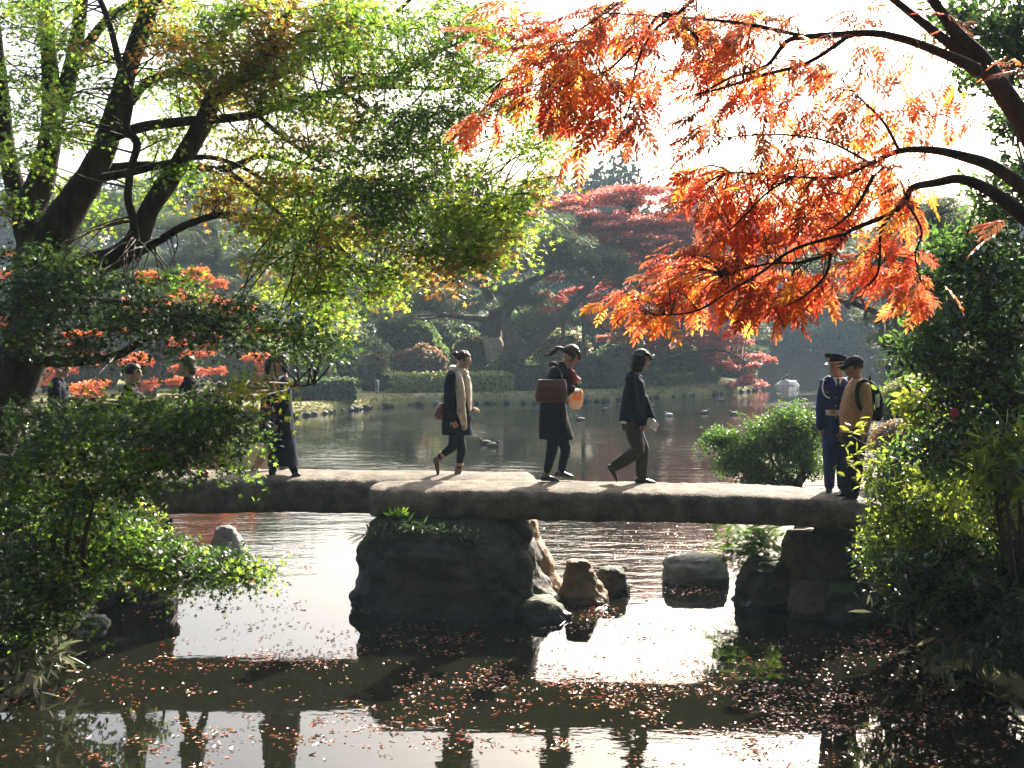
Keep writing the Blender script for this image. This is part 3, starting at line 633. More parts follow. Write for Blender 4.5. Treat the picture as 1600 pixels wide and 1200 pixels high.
def person(px, py, D, label, sp):
    """sp: joints as (px, py, depth offset from D)"""
    root = empty('person', at(px, py, D), label, 'person')
    J = {k: at(v[0], v[1], D+(v[2] if len(v) > 2 else 0)) for k, v in sp.items() if isinstance(v, tuple) and k not in ('yaw',)}
    vx = sp.get('voxel', 0.0085); b = Bag(); M = head_M(sp['yaw'], sp.get('pitch', 0.1)); hs = sp.get('hs', 1.0)
    L = head_geo(b, J['head'], M, hs)
    hips = (J['hipN']+J['hipF'])/2; sh = (J['shN']+J['shF'])/2
    bx = (J['hipF']-J['hipN']).normalized()
    tube(b, [J['neck']+(sh-J['neck'])*.4, J['neck'], J['head']+M @ Vector((-.012, 0, -.07))], [.06, .05, .052], 12)
    tor = [hips+Vector((0, 0, -.02)), hips+Vector((0, 0, .04)), hips*.6+sh*.4, hips*.25+sh*.75, sh+Vector((0, 0, .01))]
    tube(b, tor, [(.1, .06), (.13, .08), (.115, .07), (.13, .08), (.12, .055)], 16, side=tuple(bx))
    for s_ in 'NF':
        tube(b, [sh+(J['sh'+s_]-sh)*.6, J['sh'+s_], J['el'+s_], J['wr'+s_]], [.055, .052, .04, .027], 10)
        tube(b, [J['hip'+s_], J['kn'+s_], J['kn'+s_]*.55+J['an'+s_]*.45, J['an'+s_]], [.07, .045, .04, .03], 12)
        shoe_geo(b, J['he'+s_], J['to'+s_], sp.get('up'+s_, Vector((0, 0, 1))), w_=.034, ankle=J['an'+s_])
    body = fused(b, 'body', sp.get('skin', M_SKIN), root, vx, dec=sp.get('dec', 0.35))
    # hands, joined to the body surface at the wrist
    hb = Bag()
    for s_ in 'NF':
        d = J['ha'+s_]-J['wr'+s_] if 'ha'+s_ in J else J['wr'+s_]-J['el'+s_]
        hand_geo(hb, J['wr'+s_], d, sp.get('pn'+s_, (0, 1 if s_ == 'N' else -1, 0)), 0.95*hs, sp.get('curl', 0.5), 1 if s_ == 'N' else -1)
    hb.build('hands', sp.get('skin', M_SKIN), root)
    for o in [x for x in root.children if x.name.startswith('hands')]:
        # one continuous figure: merge the hand vertices into the body mesh
        me = body.data; hm = o.data; nb = len(me.vertices)
        import bmesh
        bm = bmesh.new(); bm.from_mesh(me); bm.from_mesh(hm); bm.to_mesh(me); bm.free(); bpy.data.objects.remove(o)
        me.polygons.foreach_set('use_smooth', np.ones(len(me.polygons), bool))
    for sd in (-1, 1):
        eb = Bag(); ellipsoid(eb, L(.083, sd*.03, .012), (.009*hs, .014*hs, .008*hs), M, 8, 6); eb.build('eye', M_EYE, root)
    sp['_L'] = L; sp['_J'] = J; sp['_M'] = M; sp['_r'] = root
    return root, J, L, M
def hair_cap(bag, L, M, hs, back=0.0, low=-.03, thick=1.1, fringe=True):
    c = L(-.012, 0, .018)
    def fn(v, d):
        v = v.copy(); x = v[:, 0]; z = v[:, 2]
        # pull the face opening back
        k = (x > .03) & (z < .055); v[k, 0] = .03+(v[k, 0]-.03)*.15
        v[:, 2] = np.maximum(z, low*(1+0*x))
        return v*hs
    ellipsoid(bag, c, (.108*thick*.97, .086*thick, .112*thick), M, 24, 16, fn=fn)
def sleeves(bag, J, r=(.066, .056, .044), sds='NF', up=.6):
    sh = (J['shN']+J['shF'])/2
    for s_ in sds: tube(bag, [sh+(J['sh'+s_]-sh)*up, J['sh'+s_], J['el'+s_], J['wr'+s_]], [r[0], r[0], r[1], r[2]], 12, sub=2)
def legs(bag, J, r=(.095, .07, .062, .055), sds='NF'):
    for s_ in sds: tube(bag, [J['hip'+s_]+Vector((0, 0, .05)), J['hip'+s_]*.5+J['kn'+s_]*.5, J['kn'+s_], J['kn'+s_]*.5+J['an'+s_]*.5, J['an'+s_]], [r[0], (r[0]+r[1])/2, r[1], r[2], r[3]], 12, sub=2)
def shoes(root, J, sp, mat, high=.1, smat=None, name='shoe', w_=.042, to_ankle=True):
    for s_ in 'NF':
        b = Bag(); up = sp.get('up'+s_, Vector((0, 0, 1))); shoe_geo(b, J['he'+s_], J['to'+s_], up, high, w_, J['an'+s_] if to_ankle else None)
        o = fused(b, name, mat, root, 0.007, dec=.5); so_ = sole(o, J['he'+s_], J['to'+s_], up, smat or M_SHOE, w_)

def spectacles(root, L, M, hs):
    b = Bag()
    for sd in (-1, 1):
        pts = [L(.098, sd*.031+.024*math.cos(a), .012+.018*math.sin(a)) for a in np.linspace(0, 2*math.pi, 9)]
        tube(b, pts, .0022, 5, cap=False); tube(b, [L(.098, sd*.055, .015), L(.0, sd*.083, .015)], .002, 5)
    tube(b, [L(.1, -.008, .015), L(.1, .008, .015)], .002, 5); b.build('spectacles', M_GLASS, root)

# ---- woman with a bun, navy coat and long cream scarf
sp = dict(yaw=0.0, pitch=0.28, hs=.92, head=(724, 563, 0), neck=(714, 580, 0), shN=(704, 588, -.16), shF=(712, 588, .16), elN=(702, 630, -.21), elF=(716, 630, .2),
          wrN=(707, 655, -.2), wrF=(736, 638, .14), haN=(711, 663, -.2), haF=(745, 639, .12), hipN=(713, 674, -.08), hipF=(714, 674, .08),
          knN=(706, 699, -.07), anN=(687, 714, -.07), heN=(677, 718, -.07), toN=(683, 742, -.07), knF=(721, 703, .06), anF=(717, 731, .05), heF=(709, 748, .04), toF=(736, 749, .04),
          upN=Vector((.9, 0, .45)), pnF=(0, -.3, -1))
D1 = 15.95
root, J, L, M = person(716, 748.6, D1, 'woman with a bun, navy coat, long cream spotted scarf and brown ankle boots', sp)
b = Bag(); loft(b, [(679, 690, 738.5, .17, 0), (664, 690.5, 737, .17, 0), (640, 692.5, 735, .16, 0), (620, 693, 733, .155, 0), (602, 694, 731, .165, 0), (592, 696, 728, .17, 0), (585, 701, 724, .15, 0), (580, 706, 720, .08, 0)], D1)
sleeves(b, J, (.06, .052, .046)); fused(b, 'coat', M_NAVY, root, .0085, .008, 7)
b = Bag(); legs(b, J, (.085, .06, .05, .041)); fused(b, 'jeans', M_JEAN, root, .0085, .002)
for s_ in 'NF':
    b = Bag(); tube(b, [J['an'+s_]+(J['kn'+s_]-J['an'+s_]).normalized()*.06, J['an'+s_]+(J['kn'+s_]-J['an'+s_]).normalized()*.02], [.049, .049], 12, cap=False); b.build('trouser_cuff', M_KHAKI, root)
shoes(root, J, sp, M_BOOT)
b = Bag(); hair_cap(b, L, M, .92, thick=1.05); ellipsoid(b, L(-.125, 0, .05), (.038, .035, .036), M, 12, 8); ellipsoid(b, L(-.095, 0, .045), (.03, .03, .03), M, 12, 8)
fused(b, 'hair', M_HAIRB, root, .006, .007, 30, dec=.4)
b = Bag(); 
for i, (ox, oy, zz) in enumerate(((0, -.15, 0), (0, .15, 0))):
    P = [at(709, 578, D1), at(722, 583, D1+oy*.45), at(728, 598, D1+oy*.95), at(729, 620, D1+oy), at(728, 645, D1+oy*1.05), at(727 if i else 729, 668 if i == 0 else 655, D1+oy*1.05)]
    if i == 0: P[1:] = [at(716, 583, D1-.13), at(718, 600, D1-.2), at(720, 622, D1-.21), at(721, 645, D1-.21), at(726, 669, D1-.2)]
    tube(b, P, [(.035, .035), (.04, .035), (.045, .07), (.05, .07), (.05, .06), (.035, .03)], 12, side=(0, 1, 0), sub=2)
tube(b, [at(733, 640, D1), at(731, 612, D1), at(729, 592, D1), at(722, 583, D1)], [(.11, .03), (.13, .05), (.12, .055), (.08, .045)], 12, sub=2)
tube(b, [at(706, 577, D1-.02), at(711, 580, D1-.1), at(722, 582, D1-.08), at(727, 584, D1), at(723, 581, D1+.08), at(711, 577, D1+.1), at(706, 576, D1+.02)], .05, 10, sub=2)
fused(b, 'scarf', M_SCARF, root, .008, .009, 16)
b = Bag(); loft(b, [(656, 681, 693, .07, -.0), (648, 678.5, 694, .1, 0), (636, 681, 693, .11, 0), (630, 686, 693, .08, 0)], D1-.05); o = fused(b, 'shoulder_bag', M_KHAKI, root, .01, .004)
b = Bag(); tube(b, [at(688, 632, D1-.1), at(698, 606, D1-.19), at(704, 586, D1-.19), at(707, 583, D1-.1)], [(.012, .004)]*4, 6, sub=3); b.build('strap', M_BAG, o)
for dz in (0, 1): 
    b = Bag(); box(b, at(684+dz*4.5, 643+dz*3, D1-.05), (.012, .115, .06), 0, Matrix.Rotation(.4, 3, 'Y')); b.build('bag_stripe', M_BAG, o)
spectacles(root, L, M, .92)

# ---- woman with a windblown ponytail, charcoal coat, brown bag
D2 = 15.45
sp = dict(yaw=0.0, pitch=0.55, hs=.98, head=(892, 556, 0), neck=(881, 573, 0), shN=(871, 581, -.17), shF=(878, 581, .16), elN=(871, 615, -.22), elF=(884, 608, .2),
          wrN=(894, 607, -.15), wrF=(897, 600, .1), haN=(907, 611, -.14), haF=(904, 590, .07), hipN=(868, 660, -.08), hipF=(868, 660, .08),
          knN=(862, 705, -.07), anN=(855, 737, -.06), heN=(846, 751, -.06), toN=(873, 752, -.07), knF=(884, 701, .08), anF=(877, 735, .12), heF=(868, 744, .12), toF=(896, 747, .13),
          upF=Vector((.1, 0, 1)), pnN=(0, .3, -1), curl=.7)
root, J, L, M = person(862, 752, D2, 'woman with a windblown ponytail in a charcoal knee length coat looking down at her hands', sp)
b = Bag(); loft(b, [(686, 842, 899, .19, 0), (670, 842.5, 893, .19, 0), (650, 843, 887, .18, 0), (630, 844, 884, .165, 0), (612, 848, 886, .16, 0), (598, 852, 891, .17, 0), (588, 855, 891, .18, 0), (578, 859, 888, .16, 0), (570, 864, 884, .1, 0), (565, 868, 880, .06, 0)], D2)
sleeves(b, J, (.074, .064, .048)); tube(b, [at(872, 574, D2+.1), at(866, 571, D2+.06), at(864, 570, D2), at(866, 571, D2-.06), at(872, 574, D2-.1)], .045, 10, sub=3); fused(b, 'coat', M_CHAR, root, .0085, .01, 7)
b = Bag(); legs(b, J, (.09, .068, .056, .045)); fused(b, 'trousers', M_JEAN, root, .0085, .0025)
shoes(root, J, sp, M_SHOE)
b = Bag(); hair_cap(b, L, M, .98, thick=1.1); tube(b, [L(.06, -.05, .08), L(.1, -.03, .045), L(.108, -.03, .01)], [.025, .02, .008], 8, sub=2); tube(b, [L(.06, .05, .08), L(.1, .03, .045), L(.108, .03, .01)], [.025, .02, .008], 8, sub=2)
tube(b, [L(.03, -.088, .04), L(.035, -.09, -.02), L(.04, -.075, -.08)], [.02, .016, .006], 8, sub=2)
tube(b, [at(884, 547, D2), at(878, 545, D2), at(871, 545, D2), at(864, 550, D2), at(858, 554, D2), at(852, 554, D2)], [(.03, .03), (.022, .022), (.034, .034), (.04, .034), (.035, .024), (.012, .008)], 10, sub=3)
fused(b, 'hair', M_HAIRB, root, .006, .008, 32, dec=.4)
b = Bag(); loft(b, [(628, 837.5, 885, .06, -.28), (618, 835.5, 887, .085, -.28), (604, 837, 886, .085, -.28), (593, 840, 884, .05, -.28)], D2)
o = fused(b, 'shoulder_bag', M_BAG, root, .009, .003)
for dd in (-.05, .05):
    b = Bag(); tube(b, [at(848, 594, D2-.28+dd), at(856, 578, D2-.24), at(868, 573, D2-.17), at(876, 580, D2-.23), at(878, 594, D2-.28+dd)], [(.008, .004)]*5, 6, sub=3); b.build('bag_handle', M_BAG, o)
b = Bag(); tube(b, [at(888, 577, D2-.06), at(893, 583, D2-.04), at(897, 592, D2), at(894, 600, D2)], [.03, .045, .045, .03], 12, sub=2); fused(b, 'red_neck_scarf', M_REDC, root, .007, .005, 20)
b = Bag(); loft(b, [(639, 894, 904, .05, -.12), (634, 890, 910, .09, -.12), (622, 889, 912, .1, -.12), (613, 896, 911, .05, -.12), (608, 901, 908, .025, -.12)], D2)
o = fused(b, 'snack_bag', bag_plastic(), root, .008, .006, 22); o.name = 'snack_bag'

# ---- woman with a black bob, dark jacket, loose brown trousers
D3 = 15.38
sp = dict(yaw=0.0, pitch=0.2, hs=.97, head=(1002, 563, 0), neck=(994, 582, 0), shN=(986, 591, -.17), shF=(992, 591, .17), elN=(991, 630, -.21), elF=(1000, 628, .2),
          wrN=(1004, 660, -.19), wrF=(1014, 652, .15), haN=(1009, 669, -.18), haF=(1020, 660, .13), hipN=(988, 665, -.08), hipF=(989, 665, .08),
          knN=(996, 703, -.08), anN=(961, 729, -.07), heN=(949, 731, -.07), toN=(963, 753, -.07), knF=(1003, 704, .07), anF=(1003, 742, .06), heF=(994, 755, .05), toF=(1024, 756, .05),
          upN=Vector((.75, 0, .6)), curl=.8)
root, J, L, M = person(1000, 756.5, D3, 'woman with a short black bob striding in a dark jacket and loose brown trousers', sp)
b = Bag(); loft(b, [(657, 967, 1008, .17, 0), (645, 968, 1009, .17, 0), (625, 971, 1010, .16, 0), (608, 974, 1009, .165, 0), (596, 978, 1006, .175, 0), (588, 983, 1000, .13, 0), (584, 987, 999, .07, 0)], D3)
sleeves(b, J, (.068, .06, .052)); tube(b, [at(987, 585, D3+.02), at(991, 587, D3-.08), at(999, 590, D3-.04), at(999, 590, D3+.04), at(991, 587, D3+.08), at(987, 585, D3)], .032, 8, sub=2); tube(b, [at(1009, 618, D3+.02), at(1014, 636, D3+.04), at(1020, 650, D3+.05)], [(.12, .02), (.13, .03), (.13, .03)], 12)
fused(b, 'jacket', M_NAVY, root, .0085, .01, 8)
b = Bag(); loft(b, [(661, 969, 1005, .16, 0), (655, 969, 1005, .16, 0)], D3); b.build('shirt_hem', M_WHITE, root)
b = Bag(); legs(b, J, (.1, .088, .08, .074)); loft(b, [(672, 973, 1006, .15, 0), (660, 971, 1004, .15, 0)], D3); fused(b, 'trousers', M_TROU, root, .0085, .01, 8)
shoes(root, J, sp, M_SHOEB)
b = Bag(); hair_cap(b, L, M, .97, thick=1.14)
tube(b, [L(-.03, -.07, .04), L(-.035, -.08, -.04), L(-.028, -.066, -.135)], [(.045, .078), (.045, .08), (.03, .06)], 12, sub=2, side=(0, 1, 0)); tube(b, [L(-.03, .07, .04), L(-.035, .08, -.04), L(-.028, .066, -.135)], [(.045, .078), (.045, .08), (.03, .06)], 12, sub=2)
tube(b, [L(-.07, 0, .04), L(-.085, 0, -.04), L(-.068, 0, -.14)], [(.085, .045), (.085, .045), (.07, .035)], 12, sub=2)
tube(b, [L(.06, -.05, .09), L(.1, -.025, .06), L(.105, 0, .045), L(.1, .025, .06), L(.06, .05, .09)], .022, 8, sub=2)
fused(b, 'hair', M_HAIR, root, .006, .007, 30, dec=.4)
spectacles(root, L, M, .97)
b = Bag(); box(b, at(1019, 663, D3-.02), (.075, .004, .05), 0, Matrix.Rotation(.55, 3, 'Y')); b.build('leaflet', M_WHITE, root)
b = Bag(); tube(b, [at(1008, 664, D3-.17), at(1025, 674, D3-.2)], .008, 8); b.build('rolled_paper', M_KHAKI, root)

# ---- uniformed guard
D4 = 15.05
sp = dict(yaw=math.radians(205), pitch=0.08, hs=.95, skin=M_SKIND, head=(1308, 574, 0), neck=(1311, 590, 0), shN=(1289, 597, -.02), shF=(1331, 598, .02), elN=(1282, 636, -.02), elF=(1338, 636, .03),
          wrN=(1281, 668, -.05), wrF=(1338, 668, 0), haN=(1281, 680, -.05), haF=(1338, 680, 0), hipN=(1297, 676, -.0), hipF=(1318, 676, .0),
          knN=(1296, 722, -.02), anN=(1296, 759, .0), heN=(1297, 770, .06), toN=(1290, 774, -.16), knF=(1316, 722, .0), anF=(1316, 759, .02), heF=(1317, 770, .1), toF=(1316, 774, -.13), pnN=(1, 0, 0), pnF=(-1, 0, 0), curl=.35)
root, J, L, M = person(1304, 771.5, D4, 'guard in a blue uniform, peaked cap and white belt standing at the bridge end', sp)
b = Bag(); loft(b, [(690, 1285, 1331, .15, 0), (670, 1286, 1330, .15, 0), (648, 1288, 1328, .135, 0), (630, 1288, 1328, .14, 0), (612, 1286, 1331, .15, 0), (602, 1286, 1333, .14, 0), (596, 1292, 1328, .11, 0), (590, 1302, 1320, .07, 0)], D4, ex=.85)
sleeves(b, J, (.064, .056, .046)); fused(b, 'uniform_jacket', M_BLUE, root, .0085, .003)
b = Bag(); legs(b, J, (.098, .078, .068, .062)); fused(b, 'uniform_trousers', M_BLUE, root, .0085, .003)
shoes(root, J, sp, M_SHOE)
b = Bag(); loft(b, [(648, 1287, 1329, .142, 0), (639.5, 1287, 1329, .142, 0)], D4, ex=.85); o = b.build('belt', M_WHITE, root)
b = Bag(); box(b, at(1300, 643.8, D4-.15), (.03, .008, .03)); b.build('buckle', M_GOLD, o)
def tri_shirt(D, px, py):
    b = Bag(); v = [at(px-7, py, D), at(px+8, py, D), at(px+1, py+17, D-.03)]; v2 = [q+Vector((0, .02, 0)) for q in v]
    b.add([tuple(q) for q in v+v2], [np.array([[0, 2, 1], [3, 4, 5]]), np.array([[0, 1, 4, 3], [1, 2, 5, 4], [2, 0, 3, 5]])]); return b
o = tri_shirt(D4-.125, 1309, 590).build('shirt', M_WHITE, root)
b = Bag(); tube(b, [at(1309.5, 592, D4-.14), at(1310, 597, D4-.15), at(1310.5, 607, D4-.16)], [(.016, .01), (.012, .008), (.02, .008)], 8, side=(1, 0, 0)); b.build('tie', M_BLACK, root)
b = Bag(); tube(b, [at(1287, 594, D4-.06), at(1285, 606, D4-.13), at(1289, 618, D4-.155), at(1296, 622, D4-.155)], .008, 7, sub=3); b.build('white_cord', M_WHITE, root)
for (x_, y_) in ((1306, 621), (1306, 634.5), (1306, 652), (1292.5, 613), (1319, 613)):
    b = Bag(); ellipsoid(b, at(x_, y_, D4-.158), (.009, .006, .009), None, 8, 6); b.build('button', M_GOLD, root)
b = Bag(); tube(b, [at(1286, 595, D4-.03), at(1295, 591, D4-.02)], [(.05, .012), (.045, .012)], 8, side=(0, 1, 0)); b.build('shoulder_board', M_GOLD, root)
b = Bag()
def captop(v, d):
    v = v.copy(); v[:, 2] = np.clip(v[:, 2], -.03, .026)+v[:, 0]*.22; return v
ellipsoid(b, L(.01, 0, .135), (.135, .125, .06), M, 24, 12, fn=captop); cap_ = b.build('peaked_cap', M_BLACK, root)
b = Bag(); tube(b, [L(0, 0, .078), L(0, 0, .112)], [(.112, .1), (.114, .102)], 20, side=tuple(M @ Vector((0, 1, 0))), cap=False); b.build('cap_band', M_BLACK, cap_)
b = Bag(); tube(b, [L(.0, 0, .07), L(.0, 0, .077)], [(.1145, .1025), (.1145, .1025)], 20, side=tuple(M @ Vector((0, 1, 0))), cap=False); b.build('cap_piping', M_WHITE, cap_)
b = Bag(); tube(b, [L(.1, -.06, .066), L(.14, -.025, .052), L(.14, .025, .052), L(.1, .06, .066)], [(.02, .004), (.03, .004), (.03, .004), (.02, .004)], 8, sub=2, side=tuple(M @ Vector((1, 0, -.3)))); b.build('visor', M_SHOE, cap_)
b = Bag(); ellipsoid(b, L(.118, 0, .115), (.008, .02, .026), M, 10, 8); b.build('cap_badge', M_GOLD, cap_)
b = Bag(); hair_cap(b, L, M, .95, thick=1.02, low=-.02); fused(b, 'hair', M_HAIR, root, .007, .001, 26, dec=.4)

# ---- man in a tan sweater with a black cap and a backpack
D5 = 14.62
sp = dict(yaw=math.radians(187), pitch=0.22, hs=1.0, skin=M_SKIND, head=(1334, 575, 0), neck=(1341, 593, 0), shN=(1350, 604, -.17), shF=(1334, 604, .18), elN=(1355, 645, -.22), elF=(1325, 645, .2),
          wrN=(1349, 677, -.2), wrF=(1317, 674, .14), haN=(1344, 690, -.19), haF=(1315, 688, .12), hipN=(1338, 684, -.09), hipF=(1336, 684, .09),
          knN=(1334, 735, -.09), anN=(1331, 773, -.1), heN=(1335, 786, -.1), toN=(1306, 785, -.12), knF=(1328, 733, .08), anF=(1326, 768, .12), heF=(1330, 779, .12), toF=(1302, 778, .1), pnN=(0, 1, 0), curl=.4)
root, J, L, M = person(1325, 785, D5, 'man in a tan sweater and black baseball cap with a black backpack, standing side on', sp)
b = Bag(); loft(b, [(676, 1317, 1356, .16, 0), (662, 1313, 1358, .175, 0), (645, 1312, 1358, .18, 0), (630, 1314, 1357, .18, 0), (616, 1318, 1356, .18, 0), (606, 1322, 1356, .18, 0), (598, 1327, 1355, .14, 0), (592, 1332, 1350, .08, 0)], D5)
sleeves(b, J, (.072, .064, .048)); fused(b, 'sweater', M_TAN, root, .0085, .007, 8)
b = Bag(); legs(b, J, (.115, .1, .092, .085)); loft(b, [(698, 1319, 1353, .15, 0), (676, 1318, 1354, .15, 0)], D5); fused(b, 'trousers', M_BLACK, root, .0085, .008, 8)
shoes(root, J, sp, M_SHOE, w_=.05)
b = Bag()
def dome(v, d):
    v = v.copy(); v[:, 2] = np.maximum(v[:, 2], -.005); return v
ellipsoid(b, L(-.012, 0, .045), (.118, .098, .098), M, 24, 14, fn=dome); cap_ = b.build('baseball_cap', M_BLACK, root)
b = Bag(); tube(b, [L(.08, -.055, .046), L(.15, -.035, .03), L(.158, 0, .03), L(.15, .035, .03), L(.08, .055, .046)], [(.02, .006), (.03, .006), (.036, .006), (.03, .006), (.02, .006)], 8, sub=2, side=tuple(M @ Vector((1, 0, -.2)))); box(b, L(.11, 0, .038), (.05, .045, .005), 0, M)
b.build('cap_brim', M_BLACK, cap_)
b = Bag(); ellipsoid(b, L(-.01, 0, .145), (.01, .01, .006), M, 8, 6); b.build('cap_button', M_BLACK, cap_)
b = Bag(); hair_cap(b, L, M, 1.0, thick=1.0, low=-.03); fused(b, 'hair', M_HAIR, root, .007, .001, 26, dec=.4)
b = Bag(); loft(b, [(657, 1362, 1374, .12, 0), (648, 1359, 1378, .15, 0), (630, 1358, 1379, .16, 0), (612, 1356, 1375, .15, 0), (600, 1355, 1367, .12, 0), (595, 1356, 1362, .06, 0)], D5)
bp = fused(b, 'backpack', M_BLACK, root, .01, .004, 10); bp.name = 'backpack'
b = Bag(); tube(b, [at(1358, 598, D5-.12), at(1350, 594, D5-.17), at(1341, 602, D5-.215), at(1339, 618, D5-.225), at(1343, 636, D5-.22), at(1358, 650, D5-.17)], [(.028, .02)]*6, 8, side=(0, 1, 0), sub=3); b.build('backpack_strap', M_BLACK, bp)
b = Bag(); tube(b, [at(1371, 634, D5-.14), at(1371, 618, D5-.14)], [.028, .026], 10); b.build('bottle', M_WHITE, bp)
b = Bag(); tube(b, [at(1359, 600, D5-.03), at(1359.5, 587, D5-.03)], [.012, .009], 8); b.build('backpack_handle', M_BLACK, bp)

# ---- the people behind the maple leaves, simpler because the leaves hide most of them
def walker(px, ft, D, face, label, coat=(M_BLACK, 727), leg=M_BLACK, shoe=M_SHOE, hair='bob', top=None, step=18, shn='shoe'):
    """face: +1 walks right, -1 walks left; ft: foot line; top: head top"""
    s = face; hm = (ft-top); u = hm/200.0
    hd = (px+4*s*u, top+14*u)
    sp = dict(yaw=0.0 if s > 0 else math.pi, pitch=.15, hs=.95, voxel=.011, dec=.3, head=(*hd, 0), neck=(px-2*s*u, top+33*u, 0), shN=(px-5*s*u, top+42*u, -.17), shF=(px, top+42*u, .17),
              elN=(px-4*s*u, top+78*u, -.2), elF=(px+6*s*u, top+78*u, .2), wrN=(px+8*s*u, top+104*u, -.19), wrF=(px+16*s*u, top+98*u, .17), hipN=(px-3*s*u, top+112*u, -.08), hipF=(px-3*s*u, top+112*u, .08),
              knN=(px-6*s*u+0*s, top+150*u, -.07), anN=(px-step*s*u, ft-17*u, -.07), heN=(px-step*s*u-8*s*u, ft-8*u, -.07), toN=(px-step*s*u+14*s*u, ft+1, -.08),
              knF=(px+8*s*u, top+150*u, .07), anF=(px+step*.8*s*u, ft-17*u, .07), heF=(px+step*.8*s*u-9*s*u, ft-1, .07), toF=(px+step*.8*s*u+17*s*u, ft, .07), upN=Vector((.35*s, 0, .9)))
    root, J, L, M = person(px, ft, D, label, sp)
    cm, hem = coat; b = Bag()
    if hem: 
        tp = [(hem, px-(27 if s > 0 else 22)*u, px+(22 if s > 0 else 27)*u, .19, 0), (top+130*u, px-22*u, px+20*u, .18, 0), (top+100*u, px-19*u, px+17*u, .16, 0)] if hem > top+130*u else [(hem, px-20*u, px+18*u, .17, 0), (top+90*u, px-18*u, px+16*u, .16, 0)]
    loft(b, tp+[(top+70*u, px-17*u, px+15*u, .16, 0), (top+50*u, px-16*u, px+14*u, .17, 0), (top+40*u, px-11*u, px+9*u, .14, 0), (top+34*u, px-7*u, px+5*u, .07, 0)], D); sleeves(b, J); tube(b, [at(px-6*u, top+34*u, D), at(px-1, top+35*u, D-.08), at(px+5*u, top+36*u, D), at(px-1, top+35*u, D+.08), at(px-6*u, top+34*u, D)], .034, 8, sub=2)
    fused(b, 'coat', cm, root, .011, .009, 7)
    b = Bag(); legs(b, J, (.09, .065, .056, .048)); fused(b, 'trousers', leg, root, .011, .003); shoes(root, J, sp, shoe, name=shn)
    b = Bag(); hair_cap(b, L, M, .95, thick=1.1)
    if hair == 'bob': tube(b, [L(-.06, 0, .04), L(-.07, 0, -.04), L(-.06, 0, -.09)], [(.095, .05), (.095, .05), (.08, .04)], 12, sub=2, side=(0, 1, 0))
    fused(b, 'hair', M_HAIR, root, .009, .003, 26, dec=.5)
    return root, J, L, M
walker(441, 754, 15.75, -1, 'woman in a very long black coat and white collar walking left past the maple branch', (M_NAVY, 728), M_BLACK, M_SHOE, 'bob', 556, 20)
b = Bag(); tube(b, [at(436, 592, 15.6), at(443, 588, 15.72), at(449, 592, 15.85)], .022, 8, sub=2); r_ = [o for o in C.objects if o.get('label', '').startswith('woman in a very long')][0]; b.build('collar', M_WHITE, r_)
walker(424, 744, 16.35, 1, 'walker in reddish brown boots passing behind the long black coat', (M_BLACK, 690), M_KHAKI, M_BOOT, 'bob', 560, 26, 'boot')
walker(296, 750, 15.8, -1, 'walker in bright red shoes mostly hidden by the dark maple leaves', (M_CHAR, 690), M_BLACK, M_RED, 'bob', 559, 22)
rB, _, _, _ = walker(205, 752, 15.9, 1, 'walker carrying a pale pink bag behind the dark leaves at left', (M_BLACK, 680), M_BLACK, M_SHOE, 'short', 571, 18)
b = Bag(); loft(b, [(664, 185, 205, .06, -.25), (652, 186, 205, .08, -.25), (642, 190, 203, .03, -.25)], 15.9); fused(b, 'handbag', M_KHAKI, rB, .01, .003)
walker(92, 748, 15.9, 1, 'walker in a dark blue jacket beside the thick maple trunk', (M_NAVY, 670), M_JEAN, M_SHOE, 'short', 561, 16)
walker(1566, 760, 17.2, 1, 'visitor in a dark jacket half hidden behind the glossy evergreen at right', (M_BLACK, 700), M_BLACK, M_SHOE, 'short', 576, 14)
# ---------------------------------------------------------------- vegetation, far to near
def unit(n): 
    v = RNG.normal(size=(n, 3)); return v/np.linalg.norm(v, axis=1, keepdims=True)
def fnoise(P, s, seed=0):
    """cheap smooth pseudo noise in [-1,1] for arrays"""
    P = P*s+seed*1.37
    return (np.sin(P[:, 0]*1.7+1.3*np.sin(P[:, 1]*1.1+seed)+P[:, 2]*.6)+np.sin(P[:, 1]*1.9+1.7*np.sin(P[:, 2]*1.3)+P[:, 0]*.5)+np.sin(P[:, 2]*2.1+1.1*np.sin(P[:, 0]*1.5)))/3
FAR_G = [leaf_mat('far_foliage_'+n, c, .25, 1.2, .7, .1) for n, c in (
    ('deep_green', [(0.015, 0.03, 0.018), (0.026, 0.045, 0.024), (0.036, 0.056, 0.028)]),
    ('grey_green', [(0.026, 0.04, 0.026), (0.038, 0.055, 0.034), (0.052, 0.068, 0.038)]),
    ('olive', [(0.06, 0.07, 0.02), (0.09, 0.095, 0.03), (0.11, 0.11, 0.04)]),
    ('rust', [(0.1, 0.05, 0.025), (0.14, 0.075, 0.03), (0.09, 0.07, 0.03)]))]
TUFTS = [t_tuft(3, i) for i in range(3)]
